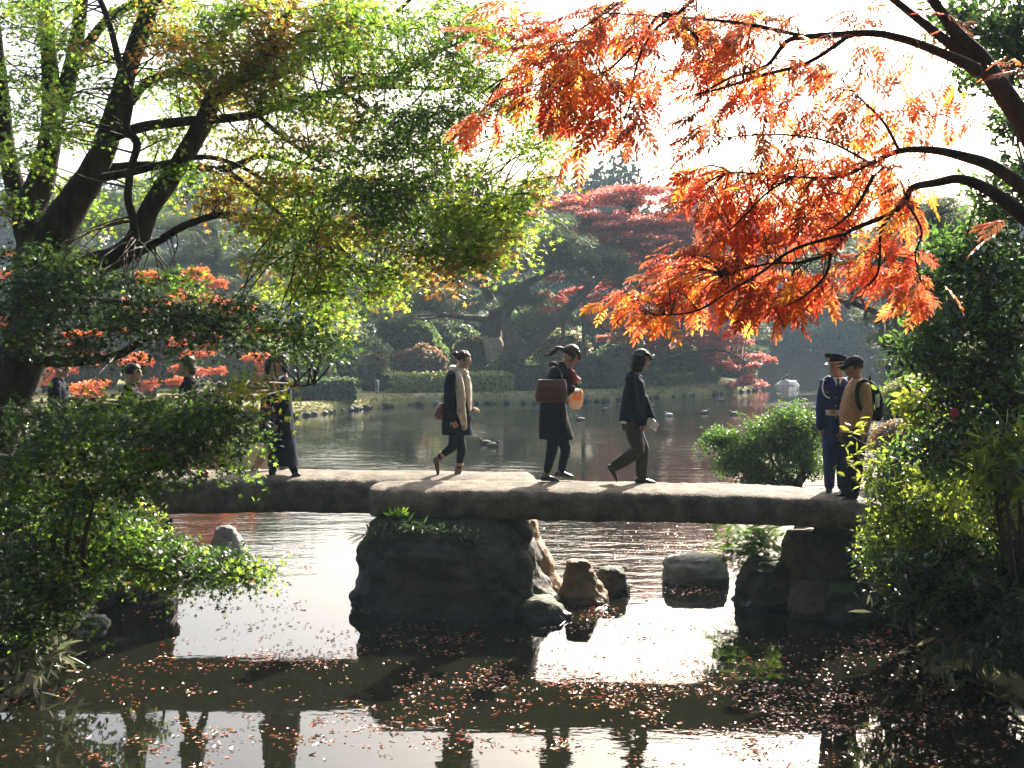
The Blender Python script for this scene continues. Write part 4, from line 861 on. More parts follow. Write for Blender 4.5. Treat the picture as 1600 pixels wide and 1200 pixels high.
def crown(bag, c, r, n, leaf, T, lobes=10, seed=0, fill=0.35, flat=0.0, mat=0):
    """clumped crown: leaf-sized faces over many small lobes spread through an ellipsoid"""
    rg = np.random.default_rng(seed); c = np.array(c); r = np.array(r)
    d = rg.normal(size=(lobes, 3)); d /= np.linalg.norm(d, axis=1, keepdims=True); d[:, 2] = np.abs(d[:, 2])*.9-.25*rg.random(lobes)
    lc = c+d*r*rg.uniform(.45, .8, (lobes, 1)); lr = rg.uniform(.28, .5, (lobes, 1))*r
    k = rg.integers(0, lobes, n); u = rg.normal(size=(n, 3)); u /= np.linalg.norm(u, axis=1, keepdims=True)
    rad = np.where(rg.random(n) < fill, rg.uniform(.3, .9, n), rg.uniform(.88, 1.06, n))
    P = lc[k]+u*lr[k]*rad[:, None]
    keep = fnoise(P, 2.2/max(r.min(), .3), seed) > -.45; P = P[keep]; u = u[keep]
    nr = u*.7+rg.normal(size=u.shape)*.55+np.array([0, 0, .5]); B = basis(nr, rg.uniform(0, 6.28, len(P)))
    sc = leaf*rg.uniform(.65, 1.3, len(P))
    m = (rg.random(len(P)) < 0.5).astype(int)+mat if False else mat
    h = len(P)//len(T) if isinstance(T, list) else 0
    if isinstance(T, list):
        for i, t in enumerate(T):
            s_ = slice(i*h, (i+1)*h); scatter(bag, t, P[s_], B[s_], sc[s_], m)
    else: scatter(bag, T, P, B, sc, m)
    return lc
def far_tree(px, D, top, wpx, mat, label, kind='round', group='hazy trees of the far shore', base=1.0, seed=0, n=2600, leaf=.42):
    x = X(px, D); zt = at(px, top, D).z; w_ = wpx*D/F/2; t = empty('far_tree', (x, D, base), label, 'tree', group)
    hgt = zt-base; b = Bag(); rg = np.random.default_rng(seed)
    if kind == 'round': lc = crown(b, (x, D, base+hgt*.6), (w_, w_*.9, hgt*.42), n, leaf, TUFTS, 14, seed)
    elif kind == 'low': lc = crown(b, (x, D, base+hgt*.5), (w_, w_*.9, hgt*.55), n, leaf, TUFTS, 14, seed)
    else:
        lc = []
        for i in range(9):
            f = i/8; rr = w_*(1-f)**.8+.25; zc = base+hgt*(.22+.76*f)
            lc.append((x, D, zc)); k = int(n*(.18*(1-f)+.03)); a = rg.uniform(0, 6.28, k); q = rr*np.sqrt(rg.uniform(.05, 1, k))
            P = np.stack([x+np.cos(a)*q, D+np.sin(a)*q, zc-q*.35+rg.normal(0, .22, k)], 1)
            scatter(b, TUFTS[i % 3], P, basis(rg.normal(size=(k, 3))*.6+np.array([0, 0, 1.0]), a), leaf*rg.uniform(.6, 1.2, k))
    b.build('crown', mat, t, kind='stuff')
    tb = Bag(); tube(tb, [(x, D, base-.4), (x+rg.uniform(-.3, .3), D, base+hgt*.35), (x+rg.uniform(-.6, .6), D, base+hgt*.75)], [w_*.09+.1, w_*.07+.08, .06], 7, sub=3)
    for q in list(lc)[:6]: tube(tb, [(x, D, base+hgt*.3), ((x+q[0])/2, (D+q[1])/2, base+hgt*.45), tuple(q)], [w_*.04+.05, .08, .04], 5, sub=2)
    tb.build('trunk', M_BARKFAR, t); return t
ordw = ['first', 'second', 'third', 'fourth', 'fifth', 'sixth', 'seventh', 'eighth', 'ninth', 'tenth', 'eleventh', 'twelfth', 'thirteenth', 'fourteenth', 'fifteenth', 'sixteenth', 'seventeenth', 'eighteenth']
# back row of the woods
row = [(-60, 135, 240, 330, 0), (70, 140, 270, 300, 1), (190, 132, 262, 260, 0), (300, 138, 245, 240, 1), (405, 128, 262, 220, 0), (510, 136, 285, 240, 1), (620, 130, 290, 240, 0), (730, 138, 268, 240, 1),
       (835, 130, 262, 200, 1), (945, 126, 243, 175, 0), (1060, 134, 300, 200, 1), (1160, 130, 315, 220, 0), (1270, 136, 330, 220, 1), (1375, 128, 350, 200, 0), (1560, 132, 330, 260, 1), (1680, 130, 300, 240, 0)]
for i, (px, D, top, wd, mi) in enumerate(row):
    far_tree(px, D, top, wd, FAR_G[mi], f'tall hazy broadleaf tree, {ordw[i]} from the left in the far woods', seed=100+i, base=1.2, n=2400, leaf=.62)
for i, (px, D, top, wd) in enumerate([(1462, 122, 332, 70), (1505, 126, 352, 62), (1345, 124, 372, 60)]):
    far_tree(px, D, top, wd, FAR_G[0], f'narrow hazy conifer, {ordw[i]} of three spires above the far right woods', 'cone', seed=140+i, n=2600, leaf=.5)
row2 = [(1010, 114, 420, 150, 1), (1090, 112, 430, 170, 0), (1190, 110, 425, 180, 1), (1280, 111, 440, 170, 3), (1370, 110, 430, 170, 0), (1450, 111, 420, 150, 1), (1540, 110, 400, 170, 0), (820, 112, 420, 180, 0), (700, 112, 410, 180, 1), (580, 112, 420, 180, 0), (440, 112, 400, 180, 3), (300, 110, 400, 200, 1), (160, 110, 400, 200, 0), (20, 110, 400, 200, 1)]
for i, (px, D, top, wd, mi) in enumerate(row2):
    far_tree(px, D, top, wd, FAR_G[mi], f'low spreading hazy tree, {ordw[i]} along the far waterline', 'low', seed=170+i, n=2600, leaf=.45, base=.9, group='low trees along the far waterline')

for i, (px, D, top, wd, mi) in enumerate([(1215, 107, 500, 130, 0), (1290, 107.5, 492, 130, 1), (1350, 107, 505, 120, 2), (1410, 107.5, 495, 130, 0), (1470, 107, 500, 120, 1), (1130, 107.5, 500, 120, 0), (900, 108, 480, 150, 1)]):
    far_tree(px, D, top, wd, FAR_G[mi], f'rounded hazy bush at the far waterline, {ordw[i]} of seven', 'low', seed=240+i, n=2200, leaf=.38, base=.6, group='bushes at the far waterline')
b = Bag(); rgw = np.random.default_rng(9); n = 15000; xx = rgw.uniform(-125, 125, n); zz = rgw.uniform(0, 1, n); hh = 10+2.5*np.sin(xx*.09)+1.5*np.sin(xx*.31+1)
P = np.stack([xx, 150+rgw.normal(0, 3, n), .8+zz*hh], 1); scatter(b, TUFTS[0], P, basis(rgw.normal(size=(n, 3)), xx), 1.5*rgw.uniform(.6, 1.3, n)); n = 9000; xx = rgw.uniform(-60, 62, n)
P = np.stack([xx, 113+rgw.normal(0, 1.5, n), .6+rgw.uniform(0, 1, n)*(3+.8*np.sin(xx*.3))], 1); scatter(b, TUFTS[1], P, basis(rgw.normal(size=(n, 3)), xx), .8*rgw.uniform(.6, 1.3, n)); tag(b.build('distant_wood', FAR_G[0]), kind='stuff')
# ---- island: shrubs, hedges
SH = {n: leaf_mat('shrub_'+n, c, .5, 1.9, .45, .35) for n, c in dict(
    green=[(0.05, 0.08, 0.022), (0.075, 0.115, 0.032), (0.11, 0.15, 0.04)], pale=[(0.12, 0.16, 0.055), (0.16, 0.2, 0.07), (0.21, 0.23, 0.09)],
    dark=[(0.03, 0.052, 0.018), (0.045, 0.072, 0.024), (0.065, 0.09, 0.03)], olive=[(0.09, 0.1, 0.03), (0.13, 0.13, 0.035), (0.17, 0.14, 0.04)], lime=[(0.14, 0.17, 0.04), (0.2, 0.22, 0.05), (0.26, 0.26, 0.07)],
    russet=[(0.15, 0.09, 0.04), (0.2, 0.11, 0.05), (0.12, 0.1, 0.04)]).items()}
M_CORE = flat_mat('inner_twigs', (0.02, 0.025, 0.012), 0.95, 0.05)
def shrub(c, r, n, leaf, mat, label, T=T_DIA2, cat='shrub', group=None, name='shrub', box_=0.0, seed=0, rough=.16, core=True):
    """rounded or clipped shrub: leaf faces over a lumpy body, and the twiggy body itself"""
    rg = np.random.default_rng(seed+500); c = np.array(c, float); r = np.array(r, float)
    u = rg.normal(size=(n, 3)); u /= np.linalg.norm(u, axis=1, keepdims=True); u[:, 2] = np.where(u[:, 2] < -.25, -u[:, 2], u[:, 2])
    def body(u):
        if box_:
            e = box_; q = np.sign(u)*np.abs(u)**e; m_ = (np.abs(q[:, 0])**(2/e)+np.abs(q[:, 1])**(2/e)+np.abs(q[:, 2])**(2/e))**(e/2); q = q/m_[:, None]
            q = np.clip(u/np.max(np.abs(u), axis=1, keepdims=True)*1.0, -1, 1)*.5+q*.5
        else: q = u
        return q*(1+rough*fnoise(u, 3.3, seed)+.5*rough*fnoise(u, 8, seed+3))[:, None]
    q = body(u); P = c+q*r*rg.uniform(.93, 1.05, (n, 1))
    B = basis(u*.6+rg.normal(size=(n, 3))*.5+np.array([0, 0, .45]), rg.uniform(0, 6.28, n)); b = Bag(); scatter(b, T, P, B, leaf*rg.uniform(.6, 1.3, n))
    t = empty(name, (c[0], c[1], c[2]-r[2]*.3), label, cat, group); b.build('foliage', mat, t, kind='stuff')
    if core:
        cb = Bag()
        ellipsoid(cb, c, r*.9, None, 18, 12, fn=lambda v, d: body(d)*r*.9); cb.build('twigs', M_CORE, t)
    return t
isl = lambda D: 0.42+islandh(0, D)
SHR = [ # px, D, top_y, width_px, base_y, kind
    (535, 62, 512, 150, 590, 'pale', 'big loose pale green shrub left of the long clipped hedge'), (490, 56, 545, 60, 590, 'pale', 'pale shrub at the left edge behind the lawn path'), (582, 58, 556, 46, 592, 'olive', 'small olive shrub beside the lawn corner'),
    (640, 66, 507, 110, 580, 'green', 'wide round green shrub behind the long clipped hedge'), (660, 62, 541, 76, 580, 'russet', 'low shrub with russet tips above the clipped hedge'), (738, 62, 534, 62, 590, 'olive', 'rounded olive shrub behind the head of the woman with the bun'),
    (700, 70, 500, 90, 570, 'green', 'tall green shrub mass below the pine branches'), (610, 74, 480, 120, 560, 'dark', 'dark shrub in the shade at the back of the island'), (800, 60, 555, 80, 620, 'green', 'soft green shrub at the foot of the leaning pine'),
    (835, 58, 575, 70, 630, 'dark', 'dark shrub at the water left of the woman with the ponytail'), (880, 66, 520, 100, 600, 'olive', 'sunlit olive shrub behind the woman with the ponytail'), (930, 60, 560, 90, 625, 'dark', 'dark green shrub between the two walking women'),
    (980, 70, 530, 90, 600, 'dark', 'dark shrub behind the woman with the black bob'), (1062, 66, 540, 84, 590, 'olive', 'domed olive shrub right of the woman with the black bob'), (1150, 72, 560, 60, 605, 'dark', 'small dark shrub near the island tip'),
    (450, 52, 560, 60, 600, 'dark', 'dark shrub just right of the long coated walker'), (560, 70, 500, 80, 560, 'dark', 'dark rounded shrub behind the pale shrub'), (780, 68, 520, 60, 590, 'green', 'green shrub between the pine trunks'),
    (1010, 62, 575, 60, 618, 'green', 'low green shrub hidden behind the woman with the black bob'), (380, 58, 520, 120, 600, 'pale', 'pale shrub seen through the maple branches at left'), (260, 60, 530, 120, 610, 'green', 'green shrub seen between the dark leaves far left'), (120, 58, 520, 130, 610, 'olive', 'olive shrub behind the thick maple trunk'),
    (850, 74, 470, 120, 560, 'green', 'tall green shrub mass behind the leaning pine'), (760, 78, 450, 130, 560, 'dark', 'dark evergreen mass behind the pine trunks'), (960, 78, 470, 130, 560, 'dark', 'dark evergreen mass under the red maple'), (1110, 80, 500, 120, 590, 'green', 'green mass behind the red maple at right'),
    (480, 76, 460, 130, 560, 'green', 'tall green mass behind the pale shrub at left'), (350, 76, 440, 140, 570, 'pale', 'tall pale green mass behind the maple branches'), (200, 78, 430, 150, 570, 'green', 'tall green mass at the far left of the island')]
for i, (px, D, ty, wd, by, kd, lb) in enumerate(SHR):
    zt = at(px, ty, D).z; zb = min(at(px, by, D).z, isl(D)+.1); zb = max(zb, 0.2); x = X(px, D); rz = (zt-zb)/1.55; rx = wd*D/F/2
    shrub((x, D, zb+rz*.55), (rx, rx*.85, rz), int(1500+900*rx), .17+.0007*D, SH[kd], lb, T=TUFTS[i % 3] if i % 2 else T_DIA2, group='shrubs on the island', seed=i, rough=.2)
# clipped hedges
def hedge(px0, px1, D0, D1, zt, zb, kd, label, depth=1.6, seed=0):
    a = Vector((X(px0, D0), D0, 0)); c = Vector((X(px1, D1), D1, 0)); L = (c-a).length; n = int(L*700); rg = np.random.default_rng(seed)
    t = empty('hedge', (a+c)/2+Vector((0, 0, zb)), label, 'hedge', 'clipped hedges on the island'); d = (c-a)/L; s_ = Vector((-d.y, d.x, 0))
    u = rg.uniform(0, 1, n); k = rg.random(n); hz = zt-zb
    off = np.where(k < .5, rg.uniform(-1, 1, n), -1.0)*depth/2; z = np.where(k < .5, zt, zb+hz*rg.uniform(0, 1, n)); edge = np.clip((z-zb)/hz, 0, 1)
    off = off+np.where(k < .5, 0, .18*edge**4*depth); z = z-np.where(k < .5, .25*np.abs(off/(depth/2))**4*hz, 0)
    P = np.array(a)+u[:, None]*L*np.array(d)+off[:, None]*np.array(s_); P[:, 2] = z; P += rg.normal(0, .035, P.shape); P[:, 2] += .05*fnoise(P, 1.6, seed)
    nr = np.where((k < .5)[:, None], np.array([[0, 0, 1.0]]), -np.array([tuple(s_)]))+rg.normal(size=(n, 3))*.45
    b = Bag(); scatter(b, T_DIA2, P, basis(nr, rg.uniform(0, 6.28, n)), .13*rg.uniform(.6, 1.3, n)); b.build('foliage', SH[kd], t, kind='stuff')
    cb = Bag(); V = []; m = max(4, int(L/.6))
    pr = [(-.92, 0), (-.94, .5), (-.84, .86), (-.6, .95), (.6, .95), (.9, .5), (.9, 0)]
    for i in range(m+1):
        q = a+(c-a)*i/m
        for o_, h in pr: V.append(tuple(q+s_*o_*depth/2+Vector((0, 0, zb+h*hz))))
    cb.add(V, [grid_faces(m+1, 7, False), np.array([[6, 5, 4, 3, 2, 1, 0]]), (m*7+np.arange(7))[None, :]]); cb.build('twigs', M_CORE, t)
def zat(py, D): return at(800, py, D).z
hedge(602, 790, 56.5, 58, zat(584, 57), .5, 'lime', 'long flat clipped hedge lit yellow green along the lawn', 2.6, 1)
hedge(455, 555, 50.5, 51, zat(592, 51), .4, 'dark', 'short square clipped hedge in the lawn at left', 1.5, 2)
hedge(1012, 1100, 61.5, 65.5, zat(585, 63), .5, 'green', 'clipped hedge near the island tip under the domed shrub', 1.8, 3)
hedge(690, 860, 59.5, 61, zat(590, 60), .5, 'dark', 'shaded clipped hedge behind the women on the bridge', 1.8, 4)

# ---- island: pines
PINE = leaf_mat('pine_needles', [(0.055, 0.085, 0.032), (0.085, 0.12, 0.045), (0.12, 0.15, 0.06)], .3, 1.4, .5, .3)
NEED = [t_needles(9, i) for i in range(3)]
def pads(bag, spots, leaf, per, seed=0, flat=.32):
    rg = np.random.default_rng(seed)
    for i, (x, y, z, r) in enumerate(spots):
        n = int(per*r*r); a = rg.uniform(0, 6.28, n); q = r*np.sqrt(rg.uniform(0, 1, n))
        P = np.stack([x+np.cos(a)*q, y+np.sin(a)*q*.8, z+rg.normal(0, .12*r, n)+flat*r*(1-(q/r)**2)], 1)
        scatter(bag, NEED[i % 3], P, basis(rg.normal(size=(n, 3))*.35+np.array([0, 0, 1.0]), a), leaf*rg.uniform(.7, 1.25, n))
def pine(label, D, trunks, padl, seed, extra=0, leaf=.3, per=190, group='pines on the island', mat=None):
    """trunks: polylines ((px,py,dD,r)..); padl: (px,py,dD,r)"""
    p0 = trunks[0][0]; t = empty('pine_tree', at(p0[0], p0[1], D+p0[2]), label, 'tree', group); tips = []
    for i, tr in enumerate(trunks):
        b = Bag(); pts = [at(q[0], q[1], D+q[2]) for q in tr]; tube(b, pts, [q[3] for q in tr], 9, sub=4, jitter=.15); b.build('trunk' if i == 0 else 'limb', M_BARKFAR, t); tips += [np.array(p) for p in smooth_pts(pts, [1]*len(pts), 4)[0]]
    tips = np.array(tips); sp_l = [(*at(q[0], q[1], D+q[2]), q[3]) for q in padl]; rg = np.random.default_rng(seed)
    b = Bag(); pads(b, sp_l, leaf, per, seed); b.build('needles', mat or PINE, t, kind='stuff')
    tb = Bag()
    for x, y, z, r in sp_l:
        q = np.array((x, y, z)); j = tips[np.argmin(np.linalg.norm(tips-q, axis=1)+rg.random(len(tips))*.4)]
        tube(tb, [j, (j+q)/2+rg.normal(0, .12, 3), q], [.06, .045, .02], 5, sub=3)
        for k in range(5):
            e = q+np.array((rg.normal(0, r*.5), rg.normal(0, r*.4), .1)); tube(tb, [q*.7+j*.3, (q+e)/2, e], [.025, .02, .01], 4)
    tb.build('twigs', M_BARKFAR, t, kind='stuff'); return t
def rpads(boxl, seed):
    rg = np.random.default_rng(seed); out = []
    for (x0, x1, y0, y1, n, r) in boxl:
        for k in range(n): out.append((rg.uniform(x0, x1), rg.uniform(y0, y1), rg.uniform(-2.2, 2.2), r*rg.uniform(.7, 1.25)))
    return out
pine('old spreading pine with a straw wrapped trunk behind the woman with the bun', 62,
     [[(770, 575, 0, .55), (768, 535, 0, .48), (775, 495, 0, .4), (790, 470, .3, .32), (820, 445, .3, .2), (860, 425, 0, .12)], [(775, 495, 0, .3), (765, 465, 0, .24), (752, 445, -.3, .18), (720, 435, -.5, .12)], [(768, 500, 0, .2), (735, 497, 0, .15), (700, 494, 0, .1)], [(768, 450, 0, .16), (772, 425, 0, .12), (765, 400, 0, .08)]],
     rpads([(690, 790, 395, 425, 9, 1.0), (640, 720, 430, 470, 9, .9), (800, 900, 395, 430, 9, 1.0), (670, 770, 475, 510, 7, .8), (780, 880, 440, 480, 7, .8), (600, 680, 470, 500, 5, .9)], 1), 1)
pine('pine with a dark trunk leaning far to the right over the shrubs', 60,
     [[(800, 575, 0, .5), (802, 548, 0, .48), (805, 535, 0, .42), (812, 545, 0, .3)], [(805, 565, -.5, .3), (850, 520, -.5, .28), (890, 480, -.5, .24), (930, 440, -.3, .18), (960, 405, 0, .12)], [(800, 540, 0, .3), (790, 500, .4, .25), (800, 470, .5, .15)]],
     rpads([(850, 960, 375, 420, 11, 1.0), (900, 1010, 410, 450, 8, .9), (820, 900, 500, 530, 5, .7), (830, 920, 350, 385, 6, .9)], 2), 2)
pine('slender pine rising above the pale shrub at left', 66, [[(640, 580, 0, .3), (645, 520, 0, .25), (635, 470, 0, .2), (650, 430, 0, .1)]], rpads([(580, 700, 420, 500, 14, .95), (540, 620, 470, 520, 6, .8)], 3), 3)
pine('pale hazy pine left of the island seen through the maple limbs', 64, [[(330, 560, 0, .35), (320, 480, 0, .28), (340, 400, 0, .2), (330, 340, 0, .1)]], rpads([(240, 420, 330, 460, 26, 1.2), (250, 440, 440, 520, 14, 1.0)], 4), 4)
pine('pale hazy pine behind the fork of the maple trunk', 66, [[(120, 560, 0, .35), (130, 460, 0, .28), (120, 380, 0, .2), (130, 300, 0, .1)]], rpads([(60, 230, 290, 440, 26, 1.2), (90, 260, 400, 500, 14, 1.0)], 5), 5)
pine('small pine between the red maple and the island tip', 72, [[(1140, 585, 0, .25), (1150, 540, 0, .2), (1140, 500, 0, .12)]], rpads([(1090, 1200, 480, 560, 14, .9)], 6), 6)
# straw wraps and support props
M_STRAW = surf_mat('straw_wrap', [(0.25, 0.19, 0.1), (0.42, 0.34, 0.2)], 8, .95, .5, 30)
pz = [o for o in C.objects if o.name.startswith('pine_tree')]
for k, (px, D, py0, py1, r) in enumerate([(768, 62, 558, 535, .6), (806, 60, 572, 560, .56)]):
    b = Bag(); tube(b, [at(px, py0, D), at(px, (py0+py1)/2, D), at(px, py1, D)], [r, r*1.03, r*.96], 14, jitter=.05); b.build('straw_wrap', M_STRAW, pz[k])
for px, D, y0, y1, lb in ((880, 60, 590, 486, 'thin wooden prop under the leaning pine, the left of two'), (912, 61, 596, 470, 'taller wooden prop under the leaning pine, the right of two')):
    b = Bag(); tube(b, [at(px, y0, D), at(px, y1, D)], [.11, .09], 8); tube(b, [at(px-9, y1, D), at(px+9, y1-3, D)], [.08, .08], 8); tag(b.build('tree_prop', M_BARKFAR, origin=at(px, y0, D)), lb, 'prop', 'wooden props under the leaning pine')
b = Bag(); tube(b, [at(589, 612, 50.5), at(589, 596, 50.5)], [.08, .075], 8); tag(b.build('stone_marker', M_ROCKG, origin=at(589, 612, 50.5)), 'short grey stone marker standing on the lawn path', 'marker')

# ---- red maples
RED = leaf_mat('red_maple_leaves', [(0.34, 0.075, 0.06), (0.45, 0.11, 0.08), (0.5, 0.17, 0.11)], .5, 1.5, .5, .3)
REDD = leaf_mat('dusky_red_maple_leaves', [(0.22, 0.07, 0.055), (0.3, 0.09, 0.065), (0.34, 0.13, 0.08)], .55, 1.7, .5, .3)
ORG = leaf_mat('orange_maple_leaves', [(0.5, 0.14, 0.03), (0.6, 0.2, 0.04), (0.5, 0.1, 0.03)], .5, 1.5, .5, .3)
def layered(label, D, limbs, layers, seed, mats, leaf=.16, per=420, group=None, name='maple_tree', cat='tree'):
    """maple crown of flat leaf layers: (px,py,dD,rx_px,thick_px,mat)"""
    p0 = limbs[0][0]; t = empty(name, at(p0[0], p0[1], D+p0[2]), label, cat, group); tips = []; rg = np.random.default_rng(seed)
    for i, tr in enumerate(limbs):
        b = Bag(); pts = [at(q[0], q[1], D+q[2]) for q in tr]; tube(b, pts, [q[3] for q in tr], 9, sub=4, jitter=.15); b.build('trunk' if i == 0 else 'limb', M_BARK, t); tips += [np.array(p) for p in smooth_pts(pts, [1]*len(pts), 4)[0]]
    tips = np.array(tips); b = Bag(); tb = Bag()
    for (px, py, dD, rx, th, mi) in layers:
        c = np.array(at(px, py, D+dD)); r = rx*D/F; tz = th*D/F; n = int(per*r*r*1.2)+40
        ns = max(3, int(r*r*3)); sc_ = c+np.stack([rg.normal(0, r*.5, ns), rg.normal(0, r*.5, ns), rg.normal(0, tz*.5, ns)], 1); k = rg.integers(0, ns, n)
        a = rg.uniform(0, 6.28, n); q = .55*np.sqrt(rg.uniform(0, 1, n))*max(.6, min(1.3, r*.6))
        P = sc_[k]+np.stack([np.cos(a)*q, np.sin(a)*q, rg.normal(0, .07, n)-q*.15], 1)
        scatter(b, T_DIA2, P, basis(rg.normal(size=(n, 3))*.45+np.array([0, 0, 1.0]), a), leaf*rg.uniform(.6, 1.3, n), mi)
        for s_ in sc_[::2]:
            j = tips[np.argmin(np.linalg.norm(tips-s_, axis=1))]; tube(tb, [j, (j+s_)/2+np.array((0, 0, .1)), s_], [.04, .03, .012], 4, sub=2)
    b.build('foliage', mats, t, kind='stuff'); tb.build('twigs', M_BARK, t, kind='stuff'); return t
rg0 = np.random.default_rng(5); lay = []
for (px, py, rx, th, mi) in [(960, 302, 70, 8, 0), (900, 318, 40, 6, 0), (1030, 308, 60, 8, 0), (870, 345, 40, 8, 0), (930, 340, 50, 8, 1), (1000, 350, 80, 8, 0), (1070, 345, 50, 10, 0), (1120, 360, 50, 10, 1), (1010, 380, 70, 12, 1), (930, 365, 40, 8, 1),
    (1050, 400, 70, 14, 1), (1110, 410, 50, 12, 1), (980, 410, 50, 10, 1), (1040, 440, 70, 14, 1), (960, 440, 40, 10, 0), (1100, 460, 60, 14, 1), (1010, 480, 60, 14, 1), (870, 470, 40, 6, 0), (900, 455, 30, 6, 0), (840, 462, 20, 4, 0), (1070, 500, 60, 12, 1), (990, 515, 50, 12, 1),
    (1120, 520, 45, 10, 1), (1100, 530, 50, 6, 0), (1150, 545, 40, 7, 0), (1180, 560, 25, 5, 0), (1170, 580, 20, 8, 0), (1185, 598, 14, 6, 0), (1060, 540, 40, 8, 1), (1010, 545, 30, 8, 1), (960, 530, 30, 10, 1), (930, 500, 30, 8, 1), (890, 430, 30, 6, 1), (1140, 440, 50, 12, 0), (1090, 380, 50, 10, 0), (1130, 500, 45, 8, 0), (1090, 560, 35, 6, 0), (1130, 570, 35, 8, 0), (1160, 595, 22, 6, 0), (1080, 470, 50, 12, 1), (1040, 350, 60, 8, 0), (880, 320, 40, 6, 0), (950, 385, 50, 8, 0), (1000, 440, 40, 8, 0), (900, 400, 35, 6, 0)]:
    lay.append((px, py, rg0.uniform(-2.2, 2.2), rx*1.15, th*2.0, mi))
layered('large red maple with a wide layered crown leaning over the island tip', 65,
        [[(1035, 600, 0, .42), (1038, 560, 0, .36), (1030, 510, 0, .3), (1020, 450, 0, .22), (1000, 390, 0, .14), (985, 330, 0, .07)], [(1036, 540, 0, .2), (1070, 500, 0, .17), (1100, 450, 0, .12), (1110, 390, 0, .07)], [(1025, 480, 0, .16), (980, 430, 0, .12), (940, 380, 0, .08), (910, 330, 0, .05)],
         [(1037, 575, -.5, .18), (1015, 566, -1, .15), (1040, 562, -1, .12), (1080, 552, -1, .09), (1130, 548, -1, .06), (1165, 565, -1, .04)], [(1022, 440, 0, .13), (1050, 400, 0, .1), (1070, 350, 0, .06)], [(985, 560, 1, .3), (988, 520, 1, .26), (980, 470, 1, .18), (960, 430, 1, .1)]],
        lay, 11, [RED, REDD], .15, 760)
lay = [(px, py, rg0.uniform(-3, 3), rx, th, mi) for (px, py, rx, th, mi) in [(290, 430, 50, 12, 0), (230, 430, 40, 12, 0), (330, 440, 40, 8, 1), (270, 470, 60, 12, 0), (320, 470, 40, 10, 1), (370, 480, 30, 8, 0), (200, 480, 40, 10, 1), (330, 530, 40, 14, 1), (280, 540, 50, 16, 1), (150, 520, 40, 16, 0), (110, 540, 40, 16, 0),
    (90, 570, 40, 14, 0), (150, 570, 50, 14, 1), (210, 560, 40, 14, 0), (310, 575, 40, 12, 1), (390, 560, 40, 10, 0), (60, 600, 30, 14, 0), (20, 420, 20, 20, 1), (10, 500, 20, 20, 0), (430, 520, 30, 8, 0), (420, 575, 30, 8, 1), (140, 610, 60, 16, 0), (235, 600, 40, 12, 1)]]
layered('orange red maple glowing behind the dark branches at left', 51, [[(230, 640, 0, .3), (235, 610, 0, .26), (250, 560, 0, .13), (260, 500, 0, .09), (270, 440, 0, .05)], [(235, 610, 0, .1), (180, 560, 0, .07), (130, 530, 0, .04)], [(245, 570, 0, .09), (310, 530, 0, .06), (360, 490, 0, .03)]], lay, 12, [ORG, leaf_mat('deep_orange_maple_leaves', [(0.4, 0.08, 0.03), (0.5, 0.12, 0.03), (0.3, 0.06, 0.03)], .5, 1.5, .5, .3)], .14, 520)

# ---- right bank pines (middle distance)
pine('big grey green pine leaning over the water at right behind the evergreen', 33,
     [[(1560, 620, 0, .35), (1520, 540, 0, .3), (1500, 470, 0, .24), (1530, 400, 0, .18), (1560, 350, 0, .12)], [(1500, 515, 0, .14), (1440, 500, 0, .13), (1400, 497, 0, .11), (1370, 488, 0, .09), (1340, 476, 0, .07), (1305, 466, 0, .05)], [(1500, 470, 0, .14), (1450, 430, 0, .11), (1400, 415, 0, .09), (1330, 400, 0, .06), (1295, 398, 0, .04)], [(1395, 420, 0, .1), (1390, 395, 0, .09), (1380, 360, 0, .05)], [(1530, 400, 0, .12), (1490, 360, 0, .09), (1440, 350, 0, .06)]],
     rpads([(1330, 1420, 485, 520, 9, .45), (1290, 1360, 455, 480, 6, .35), (1400, 1480, 440, 480, 9, .5), (1290, 1400, 380, 420, 12, .5), (1380, 1520, 400, 450, 12, .6), (1430, 1560, 320, 380, 18, .65), (1500, 1600, 380, 460, 14, .6), (1240, 1310, 400, 450, 6, .4), (1380, 1450, 330, 380, 8, .55), (1340, 1420, 520, 545, 5, .4)], 21), 21, leaf=.17, per=420, group='pines on the right bank', mat=PINE)
# azaleas behind the guard
x = X(1418, 22); shrub((X(1425, 24), 24, 1.75), (.62, .6, .62), 5200, .045, SH['lime'], 'sunlit clipped azalea dome right of the backpack', T=T_DIA2, seed=61, rough=.06)
shrub((X(1415, 21), 21, 1.35), (.55, .5, .42), 4200, .04, SH['russet'], 'brownish azalea dome below the sunlit azalea', T=T_DIA2, seed=62, rough=.08)
shrub((X(1500, 26), 26, 2.0), (1.6, 1.2, 1.3), 6000, .06, SH['dark'], 'dark shrub on the right bank behind the half hidden visitor', T=T_DIA2, seed=63)
shrub((X(1600, 22), 22, 2.1), (1.0, 1.0, 1.3), 5000, .06, SH['olive'], 'olive shrub at the far right behind the visitor', T=T_DIA2, seed=64)
